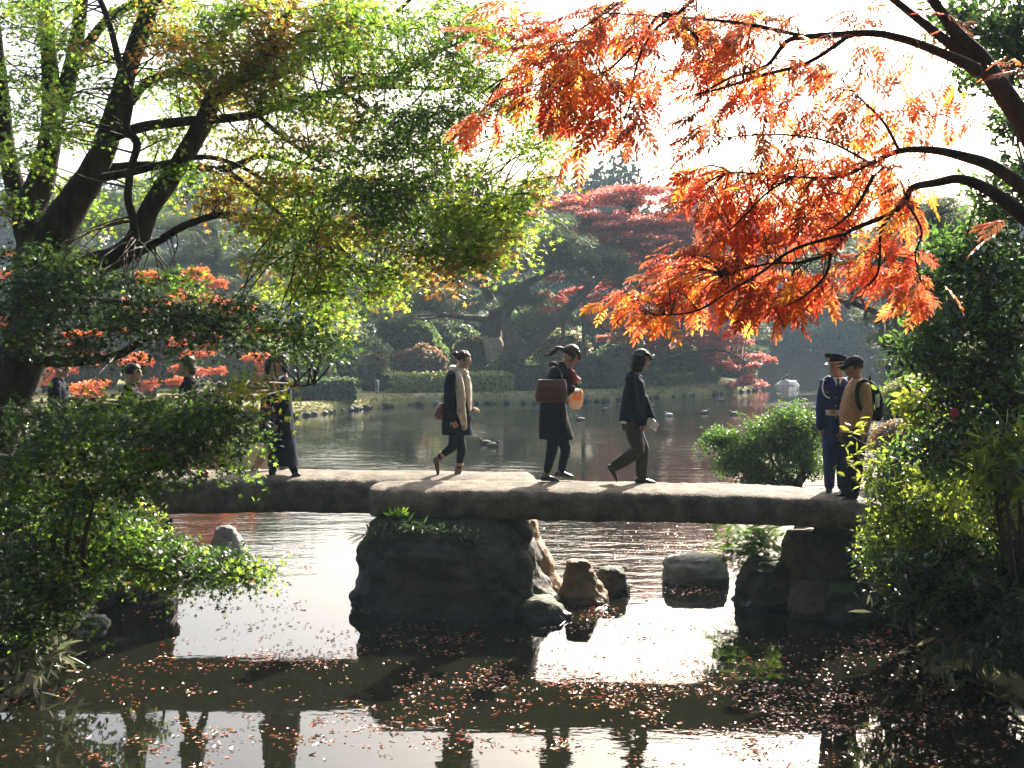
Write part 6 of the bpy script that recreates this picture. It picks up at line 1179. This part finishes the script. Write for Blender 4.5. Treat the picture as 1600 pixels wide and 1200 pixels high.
BW = [(900, 55, 90, 35, 46, 'm'), (830, 50, 50, 35, 14, 'r'), (1010, 40, 70, 40, 30, 'm'), (960, 20, 60, 20, 18, 'b'), (850, 100, 60, 25, 22, 'o'), (900, 110, 80, 28, 40, 'g'), (840, 145, 70, 22, 26, 'o'), (930, 140, 70, 30, 30, 'o'), (890, 180, 60, 16, 14, 'r'), (960, 190, 50, 30, 20, 'r'), (760, 178, 32, 10, 7, 'r'), (735, 195, 28, 10, 6, 'r'), (740, 55, 28, 18, 6, 'b'), (790, 10, 40, 12, 8, 'm'),
      (1010, 120, 40, 40, 14, 'r'), (1000, 180, 25, 30, 7, 'r'), (905, 235, 26, 8, 3, 'm'), (1080, 30, 60, 30, 24, 'b'), (1140, 50, 70, 40, 40, 'b'), (1180, 30, 40, 30, 16, 'r'), (1100, 100, 70, 30, 26, 'r'), (1160, 110, 70, 25, 26, 'o'), (1190, 140, 60, 18, 12, 'm'), (1120, 150, 50, 22, 14, 'r'), (1095, 190, 30, 18, 6, 'b'), (1080, 225, 24, 15, 4, 'b'),
      (1260, 100, 50, 20, 12, 'b'), (1350, 25, 35, 22, 9, 'b'), (1360, 70, 30, 12, 4, 'b'), (1330, 150, 60, 26, 14, 'b'), (1400, 110, 40, 20, 6, 'b'), (1430, 90, 25, 15, 3, 'b'), (1280, 190, 70, 25, 16, 'b'), (1370, 190, 60, 28, 16, 'm'), (1450, 190, 45, 30, 10, 'r'), (1500, 140, 30, 18, 4, 'o'), (1190, 210, 40, 25, 7, 'b'), (1240, 230, 50, 16, 10, 'b'), (1130, 190, 30, 14, 3, 'b'), (1520, 190, 22, 20, 3, 'r'),
      (1090, 270, 60, 22, 16, 'r'), (1160, 270, 60, 22, 18, 'o'), (1250, 265, 70, 22, 24, 'm'), (1330, 255, 60, 20, 18, 'r'), (1400, 265, 40, 18, 9, 'r'), (1120, 310, 60, 26, 26, 'o'), (1200, 315, 80, 26, 34, 'm'), (1290, 310, 70, 28, 30, 'r'), (1370, 300, 60, 26, 22, 'o'), (1430, 300, 30, 20, 9, 'g'), (1410, 330, 25, 16, 6, 'g'), (1150, 360, 70, 22, 26, 'm'), (1230, 365, 70, 22, 26, 'r'), (1310, 350, 60, 24, 18, 'r'), (1380, 370, 35, 18, 10, 'r'),
      (1080, 400, 50, 22, 20, 'r'), (1060, 430, 45, 20, 16, 'r'), (1130, 410, 50, 18, 16, 'r'), (1110, 445, 55, 22, 24, 'o'), (1190, 410, 50, 18, 12, 'b'), (1180, 445, 60, 26, 26, 'r'), (1250, 445, 55, 26, 26, 'o'), (1225, 485, 50, 18, 18, 'o'), (1170, 490, 35, 14, 10, 'r'), (1290, 430, 35, 16, 8, 'm'), (1350, 415, 45, 18, 14, 'o'), (1400, 430, 50, 16, 18, 'r'), (1440, 450, 30, 18, 11, 'r'), (1420, 400, 25, 14, 6, 'r'), (1415, 480, 25, 10, 3, 'o'), (1460, 465, 12, 8, 2, 'r'),
      (1000, 475, 30, 14, 9, 'o'), (980, 495, 22, 12, 6, 'g'), (975, 455, 16, 8, 2, 'g'), (1030, 500, 35, 14, 11, 'o'), (1060, 470, 30, 16, 9, 'r'), (1000, 520, 12, 4, 1, 'o'), (1090, 490, 30, 12, 7, 'o'), (950, 490, 10, 5, 2, 'g'), (1570, 350, 20, 30, 2, 'r'), (1240, 40, 50, 20, 8, 'b'), (1300, 120, 50, 22, 8, 'b'), (1430, 150, 50, 22, 8, 'b'), (1480, 40, 30, 22, 4, 'b'), (1290, 60, 40, 14, 5, 'm'), (1210, 160, 50, 20, 8, 'b'), (1390, 225, 50, 16, 7, 'm'), (1230, 175, 30, 14, 4, 'o'), (1590, 110, 25, 25, 4, 'b')]
TC = [t_compound(6, .3, 1), t_compound(5, .45, 2), t_compound(7, .2, 3)]
rg = np.random.default_rng(77); spots = []
for (px, py, rx, ry, n, pk) in BW:
    pal = np.array(W[pk], float); pal /= pal.sum()
    py -= 12 if py > 465 else 0
    for k in range(int(n*1.75)):
        u = rg.normal(size=3); u *= rg.random()**.45/np.linalg.norm(u); spots.append((np.array(at(px+u[0]*rx, py+u[1]*ry*1.05-4, 7.1+u[2]*.55)), int(rg.choice(4, p=pal)), px+u[0]*rx, py+u[1]*ry))
# leaves hang from the nearest twig and point away from it
bm_ = [[[], [], []] for _ in WM]; tb = Bag(); allL = []
for (c, mi, px, py) in spots:
    dd = np.linalg.norm(tipsR-c, axis=1)+rg.uniform(0, .18, len(tipsR)); j = tipsR[np.argmin(dd)]; out = c-j; L = np.linalg.norm(out); o_ = out/(L+1e-6)
    o_ = o_*.5+rg.normal(0, .55, 3)*np.array((1, 1, .3))+np.array((-.25, 0, -.25)); o_ /= np.linalg.norm(o_)
    allL.append((c, o_, mi, rg.uniform(.11, .175)*(1.0 if py > 250 or px < 1050 else .9)))
    if rg.random() < .28 and L < .5:
        mid = (c+j)/2+np.array((0, 0, .03)); tube(tb, [j, mid, c], [.0035, .003, .002], 4, sub=2, cap=False)
meshes = {}
Bs = basis_dir(np.array([a[1] for a in allL]), rg.normal(0, .35, (len(allL), 3))+np.array((0, -.25, 1.0)))
idx = sorted(range(len(allL)), key=lambda i: -allL[i][3]); big = set(idx[:300]); big_ = Bag()
for i in idx:
    c, o_, mi, s_ = allL[i]; k = i % 3
    if i in big:
        if (k, mi) not in meshes:
            lb = Bag(); lb.add(TC[k][0], [f.copy() for f in TC[k][1]]); me = lb.mesh('leaf'); me.materials.append(WM[mi]); meshes[(k, mi)] = me
        o = bpy.data.objects.new('leaf', meshes[(k, mi)]); C.objects.link(o); o.parent = wax
        Mx = Matrix([list(r) for r in Bs[i]]).to_4x4(); o.matrix_local = Matrix.Translation(Vector(c)-wax.location) @ Mx @ Matrix.Scale(s_, 4)
    else: scatter(big_, TC[k], c[None], Bs[i][None], s_, mi)
big_.build('foliage', WM, wax, kind='stuff'); tb.build('twigs', M_TWIG, wax, kind='stuff'); print('wax', len(allL))

# ---------------------------------------------------------------- right bank
t = empty('camellia_tree', at(1560, 900, 12.4), 'glossy dark green camellia tree standing on the right bank above the yellow bushes', 'tree')
TC2 = [(0, [(1600, 900, .13), (1590, 760, .12), (1575, 640, .1), (1560, 540, .085), (1540, 460, .06), (1500, 400, .035)]), (0, [(1575, 640, .07), (1530, 600, .05), (1480, 575, .035), (1430, 560, .02), (1395, 548, .008)]), (0, [(1560, 540, .05), (1520, 500, .04), (1470, 470, .025), (1430, 460, .01)]),
        (.2, [(1590, 700, .06), (1530, 690, .04), (1480, 690, .02), (1440, 680, .01)]), (.3, [(1560, 540, .05), (1600, 450, .04), (1620, 350, .03), (1600, 260, .02)]), (.3, [(1620, 500, .08), (1640, 300, .06), (1620, 120, .05), (1580, 40, .03)]), (.1, [(1575, 650, .05), (1520, 640, .03), (1470, 630, .015)])]
tipsC = limbs_of(t, 12, TC2)
CAM = leaf_mat('camellia_leaf', [(0.04, 0.085, 0.015), (0.06, 0.12, 0.02), (0.1, 0.17, 0.025)], .45, 2.1, .2, .6)
CAMD = leaf_mat('camellia_leaf_dark', [(0.012, 0.03, 0.008), (0.02, 0.045, 0.012), (0.03, 0.06, 0.015)], .28, 1.8, .2, .6)
BC = [(1490, 390, 11.8, 40, 28, .4, 12, [3, 2]), (1530, 430, 11.8, 70, 40, .5, 22, [2, 3]), (1460, 440, 11.6, 35, 25, .4, 10, [3, 1]), (1590, 430, 12, 60, 60, .6, 22, [2, 3]), (1500, 490, 11.7, 80, 28, .6, 22, [2, 3]), (1580, 520, 11.9, 70, 40, .6, 24, [1, 3]), (1460, 520, 11.6, 50, 20, .4, 11, [3, 2]), (1540, 570, 11.8, 90, 35, .6, 26, [1, 4]), (1460, 560, 11.6, 55, 18, .4, 12, [3, 2]), (1425, 552, 11.5, 22, 9, .2, 5, [4, 1]), (1412, 545, 11.4, 10, 5, .12, 1, [1, 0]),
      (1490, 610, 11.7, 60, 28, .5, 14, [1, 4]), (1570, 630, 11.9, 60, 45, .5, 18, [1, 4]), (1500, 680, 11.6, 60, 28, .5, 16, [1, 5]), (1480, 715, 11.5, 45, 20, .4, 9, [1, 5]), (1440, 690, 11.5, 35, 15, .3, 5, [1, 3]), (1560, 680, 12.2, 50, 20, .4, 6, [1, 4]),
      (1560, 330, 12, 45, 40, .5, 14, [2, 3]), (1600, 280, 12, 40, 40, .5, 14, [1, 3]), (1590, 80, 12, 60, 60, .6, 30, [2, 3]), (1540, 40, 12, 50, 35, .5, 14, [2, 2]), (1530, 120, 12, 40, 30, .4, 8, [2, 2]), (1600, 180, 12, 40, 50, .5, 14, [1, 3]), (1495, 20, 12, 30, 18, .4, 5, [3, 1]), (1600, 20, 12, 50, 30, .6, 12, [1, 3]), (1530, 290, 11.9, 25, 20, .3, 4, [2, 2])]
b = Bag(); tb = Bag(); rg = np.random.default_rng(88); sprays(b, tb, tipsC, [(*q[:6], int(q[6]*.72)+1, [q[7][0]*1.6, q[7][1]]) for q in BC], rg, leaf=.085, T=T_OV, R=(.14, .28), per=380, tilt=.5, droop=.2, upn=.5)
b.build('foliage', [CAM, CAMD], t, kind='stuff'); tb.build('twigs', M_TWIG, t, kind='stuff')
# single pink flower on the camellia
PINK = flat_mat('pink_petals', (0.55, 0.08, 0.14), .6, trans=.3); b = Bag()
for k in range(9):
    a = k*.7; ellipsoid(b, at(1491, 645, 11.2)+Vector((math.cos(a)*.022, -.01, math.sin(a)*.024)), (.024, .012, .02), None, 8, 6)
fused(b, 'flower', PINK, t, .006)
NAND = leaf_mat('nandina_leaf', [(0.15, 0.21, 0.02), (0.22, 0.28, 0.025), (0.3, 0.33, 0.04), (0.11, 0.17, 0.02)], .55, 1.8, .35, .4)
bush('bright yellow green leafy shrub glowing just right of the azalea domes', at(1455, 760, 13), [(1430, 640, 12.6, 28, 30, .3, 13, [1]), (1455, 625, 12.6, 32, 18, .3, 9, [1]), (1435, 610, 12.6, 22, 14, .2, 5, [1]), (1500, 640, 12.7, 35, 20, .3, 5, [1]), (1440, 665, 12.6, 28, 12, .2, 5, [1])], [LIME], 91, leaf=.1, per=300, R=(.1, .18))
bush('sunlit yellow green nandina thicket beside the man with the backpack', at(1440, 920, 13.6), [(1400, 720, 13, 50, 25, .4, 14, [1, 2]), (1450, 740, 13, 70, 30, .5, 22, [1, 2]), (1390, 760, 12.9, 40, 25, .4, 13, [2, 1]), (1430, 790, 12.6, 70, 35, .5, 28, [3, 1]), (1500, 790, 12.2, 60, 35, .4, 18, [3, 1]), (1550, 775, 11.6, 55, 25, .4, 20, [3, 1]), (1580, 820, 11.5, 40, 20, .4, 12, [2, 1]), (1500, 835, 12, 60, 20, .4, 14, [1, 1]), (1380, 820, 12.8, 40, 25, .4, 12, [2, 1]), (1480, 780, 12.8, 60, 40, .5, 20, [1, 3]), (1520, 740, 12.9, 50, 30, .5, 14, [1, 3]), (1430, 845, 12.6, 60, 25, .5, 18, [1, 3]), (1365, 850, 12.8, 28, 10, .3, 5, [1, 2]), (1375, 880, 12.7, 30, 8, .3, 5, [1, 2])], [NAND, BROAD], 92, leaf=.06, T=T_OV, per=650, R=(.11, .22), stems=14)
bush('thin nandina spray with pale yellow leaves in front of the dark trousers', at(1420, 850, 13.2), [(1332, 680, 13.1, 14, 9, .1, 2, [1]), (1345, 712, 13.1, 22, 8, .12, 3, [1]), (1362, 735, 13.1, 22, 9, .12, 3, [1]), (1375, 690, 13.1, 14, 8, .12, 2, [1])], [LIME], 93, leaf=.1, per=110, R=(.09, .14), stems=6, srad=.008)
bush('leafy shrub with long upright leaves at the right edge of the picture', at(1590, 920, 11.4), [(1580, 690, 11, 40, 22, .4, 12, [1, 1]), (1560, 730, 11, 40, 20, .4, 10, [1, 1]), (1600, 740, 10.8, 40, 35, .4, 14, [1, 2])], [NAND, BROAD], 94, leaf=.16, T=T_NAR, per=240, R=(.14, .24))
bush('dark glossy undergrowth on the lower right bank', at(1520, 1000, 12.4), [(1450, 890, 12.1, 70, 30, .5, 22, [1, 4]), (1540, 880, 12, 70, 35, .6, 24, [1, 3]), (1590, 870, 11.8, 50, 50, .6, 20, [1, 3]), (1500, 930, 11.8, 80, 30, .5, 22, [1, 6]), (1580, 930, 11.5, 60, 45, .5, 24, [1, 6]), (1430, 940, 12.2, 50, 20, .4, 10, [0, 5]), (1590, 1000, 11.1, 50, 30, .4, 14, [0, 5])], [BROAD, BROADD], 95, leaf=.08, stems=14)
# dwarf bamboo hanging over the water
BAM = leaf_mat('dwarf_bamboo_leaf', [(0.05, 0.07, 0.03), (0.09, 0.11, 0.05), (0.16, 0.15, 0.09), (0.03, 0.05, 0.02)], .35, 1.5, .35, .4)
bush('drooping dwarf bamboo over the dark water at lower right', at(1560, 1010, 12), [(1450, 930, 12.1, 60, 22, .4, 8, [1]), (1520, 960, 11.8, 60, 25, .4, 10, [1]), (1580, 960, 11.4, 50, 40, .4, 10, [1]), (1500, 1000, 11.8, 50, 18, .3, 6, [1]), (1400, 920, 12.6, 30, 15, .3, 4, [1])], [BAM], 96, leaf=.2, T=T_NAR, per=90, R=(.2, .32), droop=.8)
bush('grassy sedge tuft trailing down the left bank by the water', at(20, 1010, 11.6), [(30, 950, 11.4, 50, 30, .4, 9, [1]), (60, 1000, 11.6, 40, 20, .3, 6, [1]), (10, 1010, 11.3, 30, 22, .3, 5, [1])], [BAM], 97, leaf=.22, T=T_NAR, per=120, R=(.16, .28), droop=.9)
# spreading shrub behind the right end of the bridge
GLOS = leaf_mat('pittosporum_leaf', [(0.04, 0.08, 0.014), (0.06, 0.12, 0.018), (0.11, 0.18, 0.025)], .42, 1.8, .22, .55)
bush('round spreading shrub with small glossy leaves behind the slab, left of the guard', at(1245, 765, 18.2), [(1210, 670, 18, 61, 20, .6, 41, [2, 1]), (1255, 665, 18, 50, 18, .5, 34, [2, 1]), (1150, 690, 18, 44, 10, .4, 19, [2, 1]), (1128, 684, 18, 38, 8, .25, 15, [2, 1]), (1140, 722, 18, 33, 8, .3, 9, [2, 1]), (1180, 700, 18, 56, 18, .6, 30, [1, 2]), (1240, 705, 18, 56, 22, .6, 38, [1, 2]), (1160, 725, 18, 42, 12, .5, 20, [2, 1]), (1200, 738, 18, 50, 12, .5, 19, [1, 2]), (1180, 752, 18, 33, 8, .4, 9, [2, 1]), (1270, 730, 18.2, 39, 20, .5, 17, [1, 2]), (1225, 650, 18, 33, 8, .4, 9, [3, 1]), (1280, 655, 18.2, 22, 12, .3, 9, [2, 1])], [GLOS, GLOS], 98, leaf=.06, per=1100, R=(.08, .17), stems=18, srad=.022)
# ferns
FERN = leaf_mat('fern_frond', [(0.1, 0.19, 0.01), (0.14, 0.24, 0.014), (0.08, 0.15, 0.01)], .5, 1.6, .6, .15)
def t_frond(n=19):
    V = []; Q = []
    for i in range(n):
        s = .1+.85*i/(n-1); L = .24*math.sin(math.pi*min(1, .15+.85*(1-i/n)))**.8; z = -.35*s*s; w_ = .02
        for sd in (-1, 1):
            k = len(V); V += [(0, s-w_, z), (sd*L*.6, s+.02, z-.02), (sd*L, s+.07, z-.07), (0, s+w_*.8, z)]; Q.append((k, k+1, k+2, k+3) if sd > 0 else (k+3, k+2, k+1, k))
    return np.array(V), [np.array(Q)]
T_FROND = t_frond()
def fern(label, c, n, size, seed, name='fern', spread=.15):
    rg_ = np.random.default_rng(seed); t = empty(name, c, label, 'fern'); b0 = Bag(); b0.add(*[T_FROND[0], [f.copy() for f in T_FROND[1]]]); me = b0.mesh('frond'); me.materials.append(FERN)
    for k in range(n):
        a = rg_.uniform(0, 6.28); e = rg_.uniform(-.2, .8); d = np.array((math.cos(a)*math.cos(e)-.35, math.sin(a)*math.cos(e)-.3, math.sin(e))); B = basis_dir(d[None], np.array([[0, 0, 1.0]]))[0]
        o = bpy.data.objects.new('frond', me); C.objects.link(o); o.parent = t; s_ = size*rg_.uniform(.6, 1.2)
        o.matrix_local = Matrix.Translation(rg_.normal(0, spread, 3)*np.array((1.3, .6, 1.0))) @ Matrix([list(r) for r in B]).to_4x4() @ Matrix.Scale(s_, 4)
fern('bright green fern hanging beneath the right end of the slab', at(1184, 852, 15.62), 240, .3, 5, spread=.15)
fern('small sunlit fern tip sticking out left of the black pier boulder', at(572, 838, 14.9), 7, .26, 6, spread=.02)
SEDGE = leaf_mat('sedge_blade', [(0.03, 0.05, 0.014), (0.045, 0.07, 0.02), (0.02, 0.035, 0.012)], .3, 1.5, .4, .3)
rg_ = np.random.default_rng(6); b = Bag(); n = 420; u = rg_.uniform(0, 1, n)**1.3; P = np.array([at(596+150*q+rg_.normal(0, 12), 812+rg_.uniform(0, 22)+q*18, 14.25-rg_.uniform(0, .1)) for q in u])
d = np.stack([rg_.normal(0, .8, n), rg_.normal(-.5, .4, n), rg_.uniform(-.6, .7, n)], 1); scatter(b, T_NAR, P, basis_dir(d, np.tile([[0, -1, .4]], (n, 1))), rg_.uniform(.06, .15, n)); o = b.build('grass_tuft', SEDGE, origin=at(640, 812, 14.2)); tag(o, kind='stuff')
rg_ = np.random.default_rng(61); b = Bag(); n = 60; P = np.array([at(622+rg_.normal(0, 6), 806, 14.25) for q in range(n)]); d = np.stack([rg_.normal(0, .8, n), rg_.normal(-.3, .4, n), rg_.uniform(.1, 1.0, n)], 1)
scatter(b, T_NAR, P, basis_dir(d, np.tile([[0, -1, .4]], (n, 1))), rg_.uniform(.06, .13, n)); tag(b.build('fern', FERN, origin=at(622, 806, 14.25)), 'tiny bright tuft of fern where the slab meets the pier boulder', 'fern')
for (px, D, top, wd, lb, sd) in [(2212, 17, -160, 765, 'dense evergreen tree on the right bank outside the picture edge', 401), (2014, 28, -60, 560, 'tall evergreen tree further back on the right bank', 402), (-700, 16, -160, 820, 'dense evergreen tree on the left bank outside the picture edge', 403), (-420, 30, 20, 520, 'tall evergreen tree further back on the left bank', 404)]:
    far_tree(px, D, top, wd, FAR_G[0], lb, 'round', 'evergreen trees at the sides of the pond', .85, sd, 6500, .3)
bush('leafy undergrowth around the foot of the wax tree at right', (4.6, 8.6, .8), [(1850, 1000, 9.3, 110, 60, .8, 22, [1, 2]), (2050, 900, 11, 150, 60, 1, 26, [1, 2]), (1800, 900, 12, 90, 60, .8, 18, [1, 2])], [BROAD, BROADD], 405, leaf=.09)
# ---------------------------------------------------------------- unseen woods added behind the viewer to keep the sky off the near side of everything
for i, (x, y, zt, wd) in enumerate([(-14, -3, 18, 12), (-5, -2.5, 21, 12), (6, -3, 20, 12), (15, -4, 18, 12), (-22, 0, 17, 10), (24, 0, 17, 10), (-27, 13, 18, 11), (30, 12, 18, 11), (-9, -22, 23, 12), (9, -22, 23, 12)]):
    t = empty('shade_tree', (x, y, .8), f'unseen tree added on the near side of the pond to block sky, {ordw[i]} of ten', 'tree', 'unseen sky-blocking trees added on the viewer side')
    b = Bag(); lc = crown(b, (x, y+(2.5 if y > -5 else 0), zt*.62 if abs(x) < 10 and y > -5 else zt*.55), (wd*.7, wd*.66, zt*.34 if abs(x) < 10 and y > -5 else zt*.5), 3600, 1.1, TUFTS, 14, 300+i, fill=.6); b.build('crown', FAR_G[0], t, kind='stuff')
    tb = Bag(); tube(tb, [(x, y, -.9), (x+.3, y, zt*.35), (x, y, zt*.7)], [.45, .35, .15], 10, sub=3); tb.build('trunk', M_BARK, t)
land('near_bank', [(-60, -30), (60, -30), (60, 2), (16, 3.5), (4, 2.5), (-5, 2.0), (-14, 4), (-60, 4)], 0.8, M_SOIL, .8)
# ---------------------------------------------------------------- ducks, the bird on its rock
M_DUCK = flat_mat('duck_brown', (0.09, 0.06, 0.04), .7); M_DUCKD = flat_mat('duck_dark_head', (0.02, 0.02, 0.02), .5); M_DUCKW = flat_mat('duck_pale', (0.4, 0.36, 0.3), .7); M_BILL = flat_mat('bill', (0.12, 0.1, 0.06), .4)
def duck(px, py, face, label, pale=False, s=1.0):
    p = onz(px, py); t = empty('duck', p, label, 'duck', 'ducks on the pond'); f = face; b = Bag(); q = lambda x, y, z: (p.x+f*x*s, p.y+y*s, p.z+z*s)
    tube(b, [q(-.25, 0, .075), q(-.18, 0, .065), q(-.05, 0, .06), q(.08, 0, .06), q(.15, 0, .07)], [(.015, .012), (.06, .05), (.095, .075), (.09, .07), (.05, .05)], 12, sub=2)
    b.build('body', M_DUCKW if pale else M_DUCK, t, kind=None)
    b = Bag(); tube(b, [q(.1, 0, .07), q(.15, 0, .13), q(.16, 0, .18), q(.19, 0, .2)], [.045, .032, .035, .03], 10, sub=2); b.build('head', M_DUCKD, t)
    b = Bag(); tube(b, [q(.2, 0, .195), q(.25, 0, .185)], [(.016, .01), (.014, .005)], 6); b.build('bill', M_BILL, t)
DK = [(771, 698, 1, 'duck swimming right of the woman with the bun'), (758, 694, -1, 'duck just behind the other one between the two women'), (885, 655, 1, 'duck seen past the snack bag'), (906, 657, -1, 'duck nearest right of the woman in the charcoal coat'), (946, 641, 1, 'small distant duck between ponytail and bob'),
      (1016, 637, -1, 'distant duck just right of the bobbed woman'), (1044, 650, -1, 'pale duck in the open water right of the bobbed woman'), (1102, 646, 1, 'dark duck in mid pond left of the round shrub'), (1146, 648, -1, 'duck trailing a bright wake above the round shrub'), (1236, 646, 1, 'duck just above the top of the round shrub'), (1256, 627, -1, 'distant duck beside the sleeve of the guard'),
      (1120, 678, -1, 'duck half hidden at the left tip of the round shrub'), (1128, 627, 1, 'tiny far duck below the island tip')]
for i, (px, py, f, lb) in enumerate(DK): duck(px, py, f, lb, pale=(i == 6), s=.72)
p = onz(1230, 602); rock('rock', [(-.3, p.x, p.y, .75, .5), (.05, p.x, p.y, .62, .4), (.22, p.x+.05, p.y, .42, .3), (.3, p.x, p.y, .2, .15)], M_ROCKW, 'whitened rock standing alone far out in the pond', seed=81, amp=.14)
t = empty('cormorant', p+Vector((-.05, 0, .28)), 'black water bird perched on the whitened rock far out in the pond', 'bird'); b = Bag()
tube(b, [p+Vector(v) for v in ((-.38, 0, .3), (-.2, 0, .38), (0, 0, .5), (.12, 0, .6))], [(.03, .015), (.09, .07), (.12, .1), (.07, .06)], 10, sub=3); tube(b, [p+Vector(v) for v in ((.1, 0, .58), (.17, 0, .72), (.14, 0, .84), (.2, 0, .9))], [.05, .032, .028, .036], 8, sub=3); b.build('body', M_SHOE, t)
b = Bag(); tube(b, [p+Vector((.22, 0, .9)), p+Vector((.34, 0, .91))], [.016, .008], 6); b.build('bill', M_BILL, t)
for dx in (-.02, .05):
    b = Bag(); tube(b, [p+Vector((dx, 0, .42)), p+Vector((dx, 0, .26))], .015, 6); b.build('leg', M_SHOE, t)

# ---------------------------------------------------------------- fallen leaves on the water
FL = {n: leaf_mat('fallen_leaf_'+n, c, .12, 1.2, .28, .7) for n, c in dict(brown=[(0.16, 0.07, 0.04), (0.25, 0.11, 0.06), (0.1, 0.05, 0.035)], red=[(0.4, 0.06, 0.03), (0.5, 0.1, 0.04), (0.3, 0.05, 0.04)], orange=[(0.5, 0.17, 0.05), (0.6, 0.26, 0.08), (0.4, 0.13, 0.05)], yellow=[(0.7, 0.5, 0.08), (0.75, 0.6, 0.15), (0.6, 0.42, 0.07)]).items()}
FN = list(FL); rg = np.random.default_rng(123); cand = []
def ok_water(x, y):
    if (abs(x-X(712, 14.9)) < 1.22 and abs(y-15.1) < .9): return False
    return True
# drifts lie in patches: (px, py, spread_px_x, spread_px_y, count, palette)
PAT = [(420, 1030, 110, 12, 260, [3, 5, 3, .2]), (230, 1045, 60, 10, 60, [2, 4, 3, .4]), (330, 950, 120, 30, 180, [3, 3, 2, .1]), (560, 1020, 120, 30, 180, [4, 3, 3, .2]), (640, 1090, 260, 30, 420, [4, 3, 3, .3]), (820, 1060, 160, 20, 420, [5, 3, 3, .3]), (980, 1080, 160, 25, 520, [5, 3, 3, .5]), (1120, 1060, 120, 25, 300, [5, 3, 2, .3]),
       (480, 1140, 200, 30, 260, [4, 3, 3, .2]), (800, 1160, 400, 40, 420, [4, 2, 3, .3]), (1250, 1100, 130, 60, 800, [7, 2, 1, .1]), (1400, 1120, 150, 60, 700, [7, 2, 1, .1]), (1350, 1020, 150, 25, 420, [6, 2, 1, 0]), (930, 960, 60, 12, 130, [3, 3, 2, .4]), (1090, 925, 50, 8, 130, [3, 4, 1, 0]), (700, 1000, 130, 15, 140, [6, 2, 2, 0]), (900, 1000, 300, 40, 320, [6, 2, 1, 0]),
       (1060, 860, 120, 30, 620, [4, 4, 1, .05]), (900, 840, 160, 25, 240, [3, 2, 1, .05]), (400, 860, 120, 40, 130, [4, 3, 1, 0]), (350, 1000, 100, 30, 120, [4, 3, 1, 0]), (250, 925, 60, 10, 120, [3, 4, 2, 0]), (130, 1080, 120, 40, 160, [4, 2, 2, .2]), (1300, 950, 80, 15, 60, [6, 1, 1, 0]), (200, 1160, 200, 30, 180, [4, 2, 2, .2]), (650, 940, 500, 60, 160, [4, 2, 1, 0]), (1150, 1180, 200, 20, 160, [5, 2, 2, .2])]
for (px, py, sx, sy, n, pal) in PAT:
    pal = np.array(pal, float); pal /= pal.sum(); k = 0; n = int(n*.9)
    # small rafts inside each patch
    cx = rg.normal(px, sx*.6, max(3, n//9)); cy2 = rg.normal(py, sy*.6, max(3, n//9))
    for i in range(n):
        j = rg.integers(len(cx)); q = onz(cx[j]+rg.normal(0, 16), min(1230, max(815, cy2[j]+rg.normal(0, 4))))
        if ok_water(q.x, q.y): cand.append((q.x, q.y, int(rg.choice(4, p=pal)), rg.uniform(.02, .045)+.03*rg.random()**4))
TF = [T_MAPLE, t_ovate(.45, .1), t_ovate(.3, .14)]
cand.sort(key=lambda c: -c[3]/c[1]); print('floating', len(cand)); fm = {}
lbs = dict(brown='brown fallen leaf floating on the dark near water', red='red fallen leaf floating on the dark near water', orange='orange fallen leaf floating on the dark near water', yellow='yellow fallen leaf floating on the dark near water')
def region(x, y):
    px = 800+x/y*F
    if y > 13.2: return 'in the bright water before the bridge'
    return ('near the left bank' if px < 330 else 'in the left drift below the leafy bough' if px < 620 else 'just before the black pier boulder' if px < 870 else 'in the drift before the cone rock' if px < 1150 else 'in the glittering water at lower right')+(', close to the viewer' if y < 10.7 else '')
fb = Bag()
for i, (x, y, ci, s_) in enumerate(cand):
    k = int(rg.integers(3)); nm = FN[ci]; tilt = rg.normal(0, .2 if x > 1.6 else .12, 2); a = rg.uniform(0, 6.28)
    if i < 300:
        if (k, ci) not in fm:
            b = Bag(); b.add(TF[k][0]*np.array((1, 1, -1.0)), [f[:, ::-1].copy() for f in TF[k][1]]); me = b.mesh('fallen_leaf'); me.materials.append(FL[nm]); fm[(k, ci)] = me
        o = bpy.data.objects.new('fallen_leaf', fm[(k, ci)]); C.objects.link(o); o.location = (x, y, .006); o.rotation_euler = (tilt[0], tilt[1], a); o.scale = (s_*1.15,)*3; rgn = region(x, y); tag(o, f'{nm} fallen leaf floating {rgn}', 'leaf', f'{nm} leaves {rgn}')
    else:
        nr = np.array([[tilt[0], tilt[1], 1.0]]); scatter(fb, TF[k], np.array([[x, y, .006]]), basis(nr, np.array([a])), s_, ci)
tag(fb.build('leaf_litter', [FL[n] for n in FN]), kind='stuff')
# dry leaves on the banks and on the deck
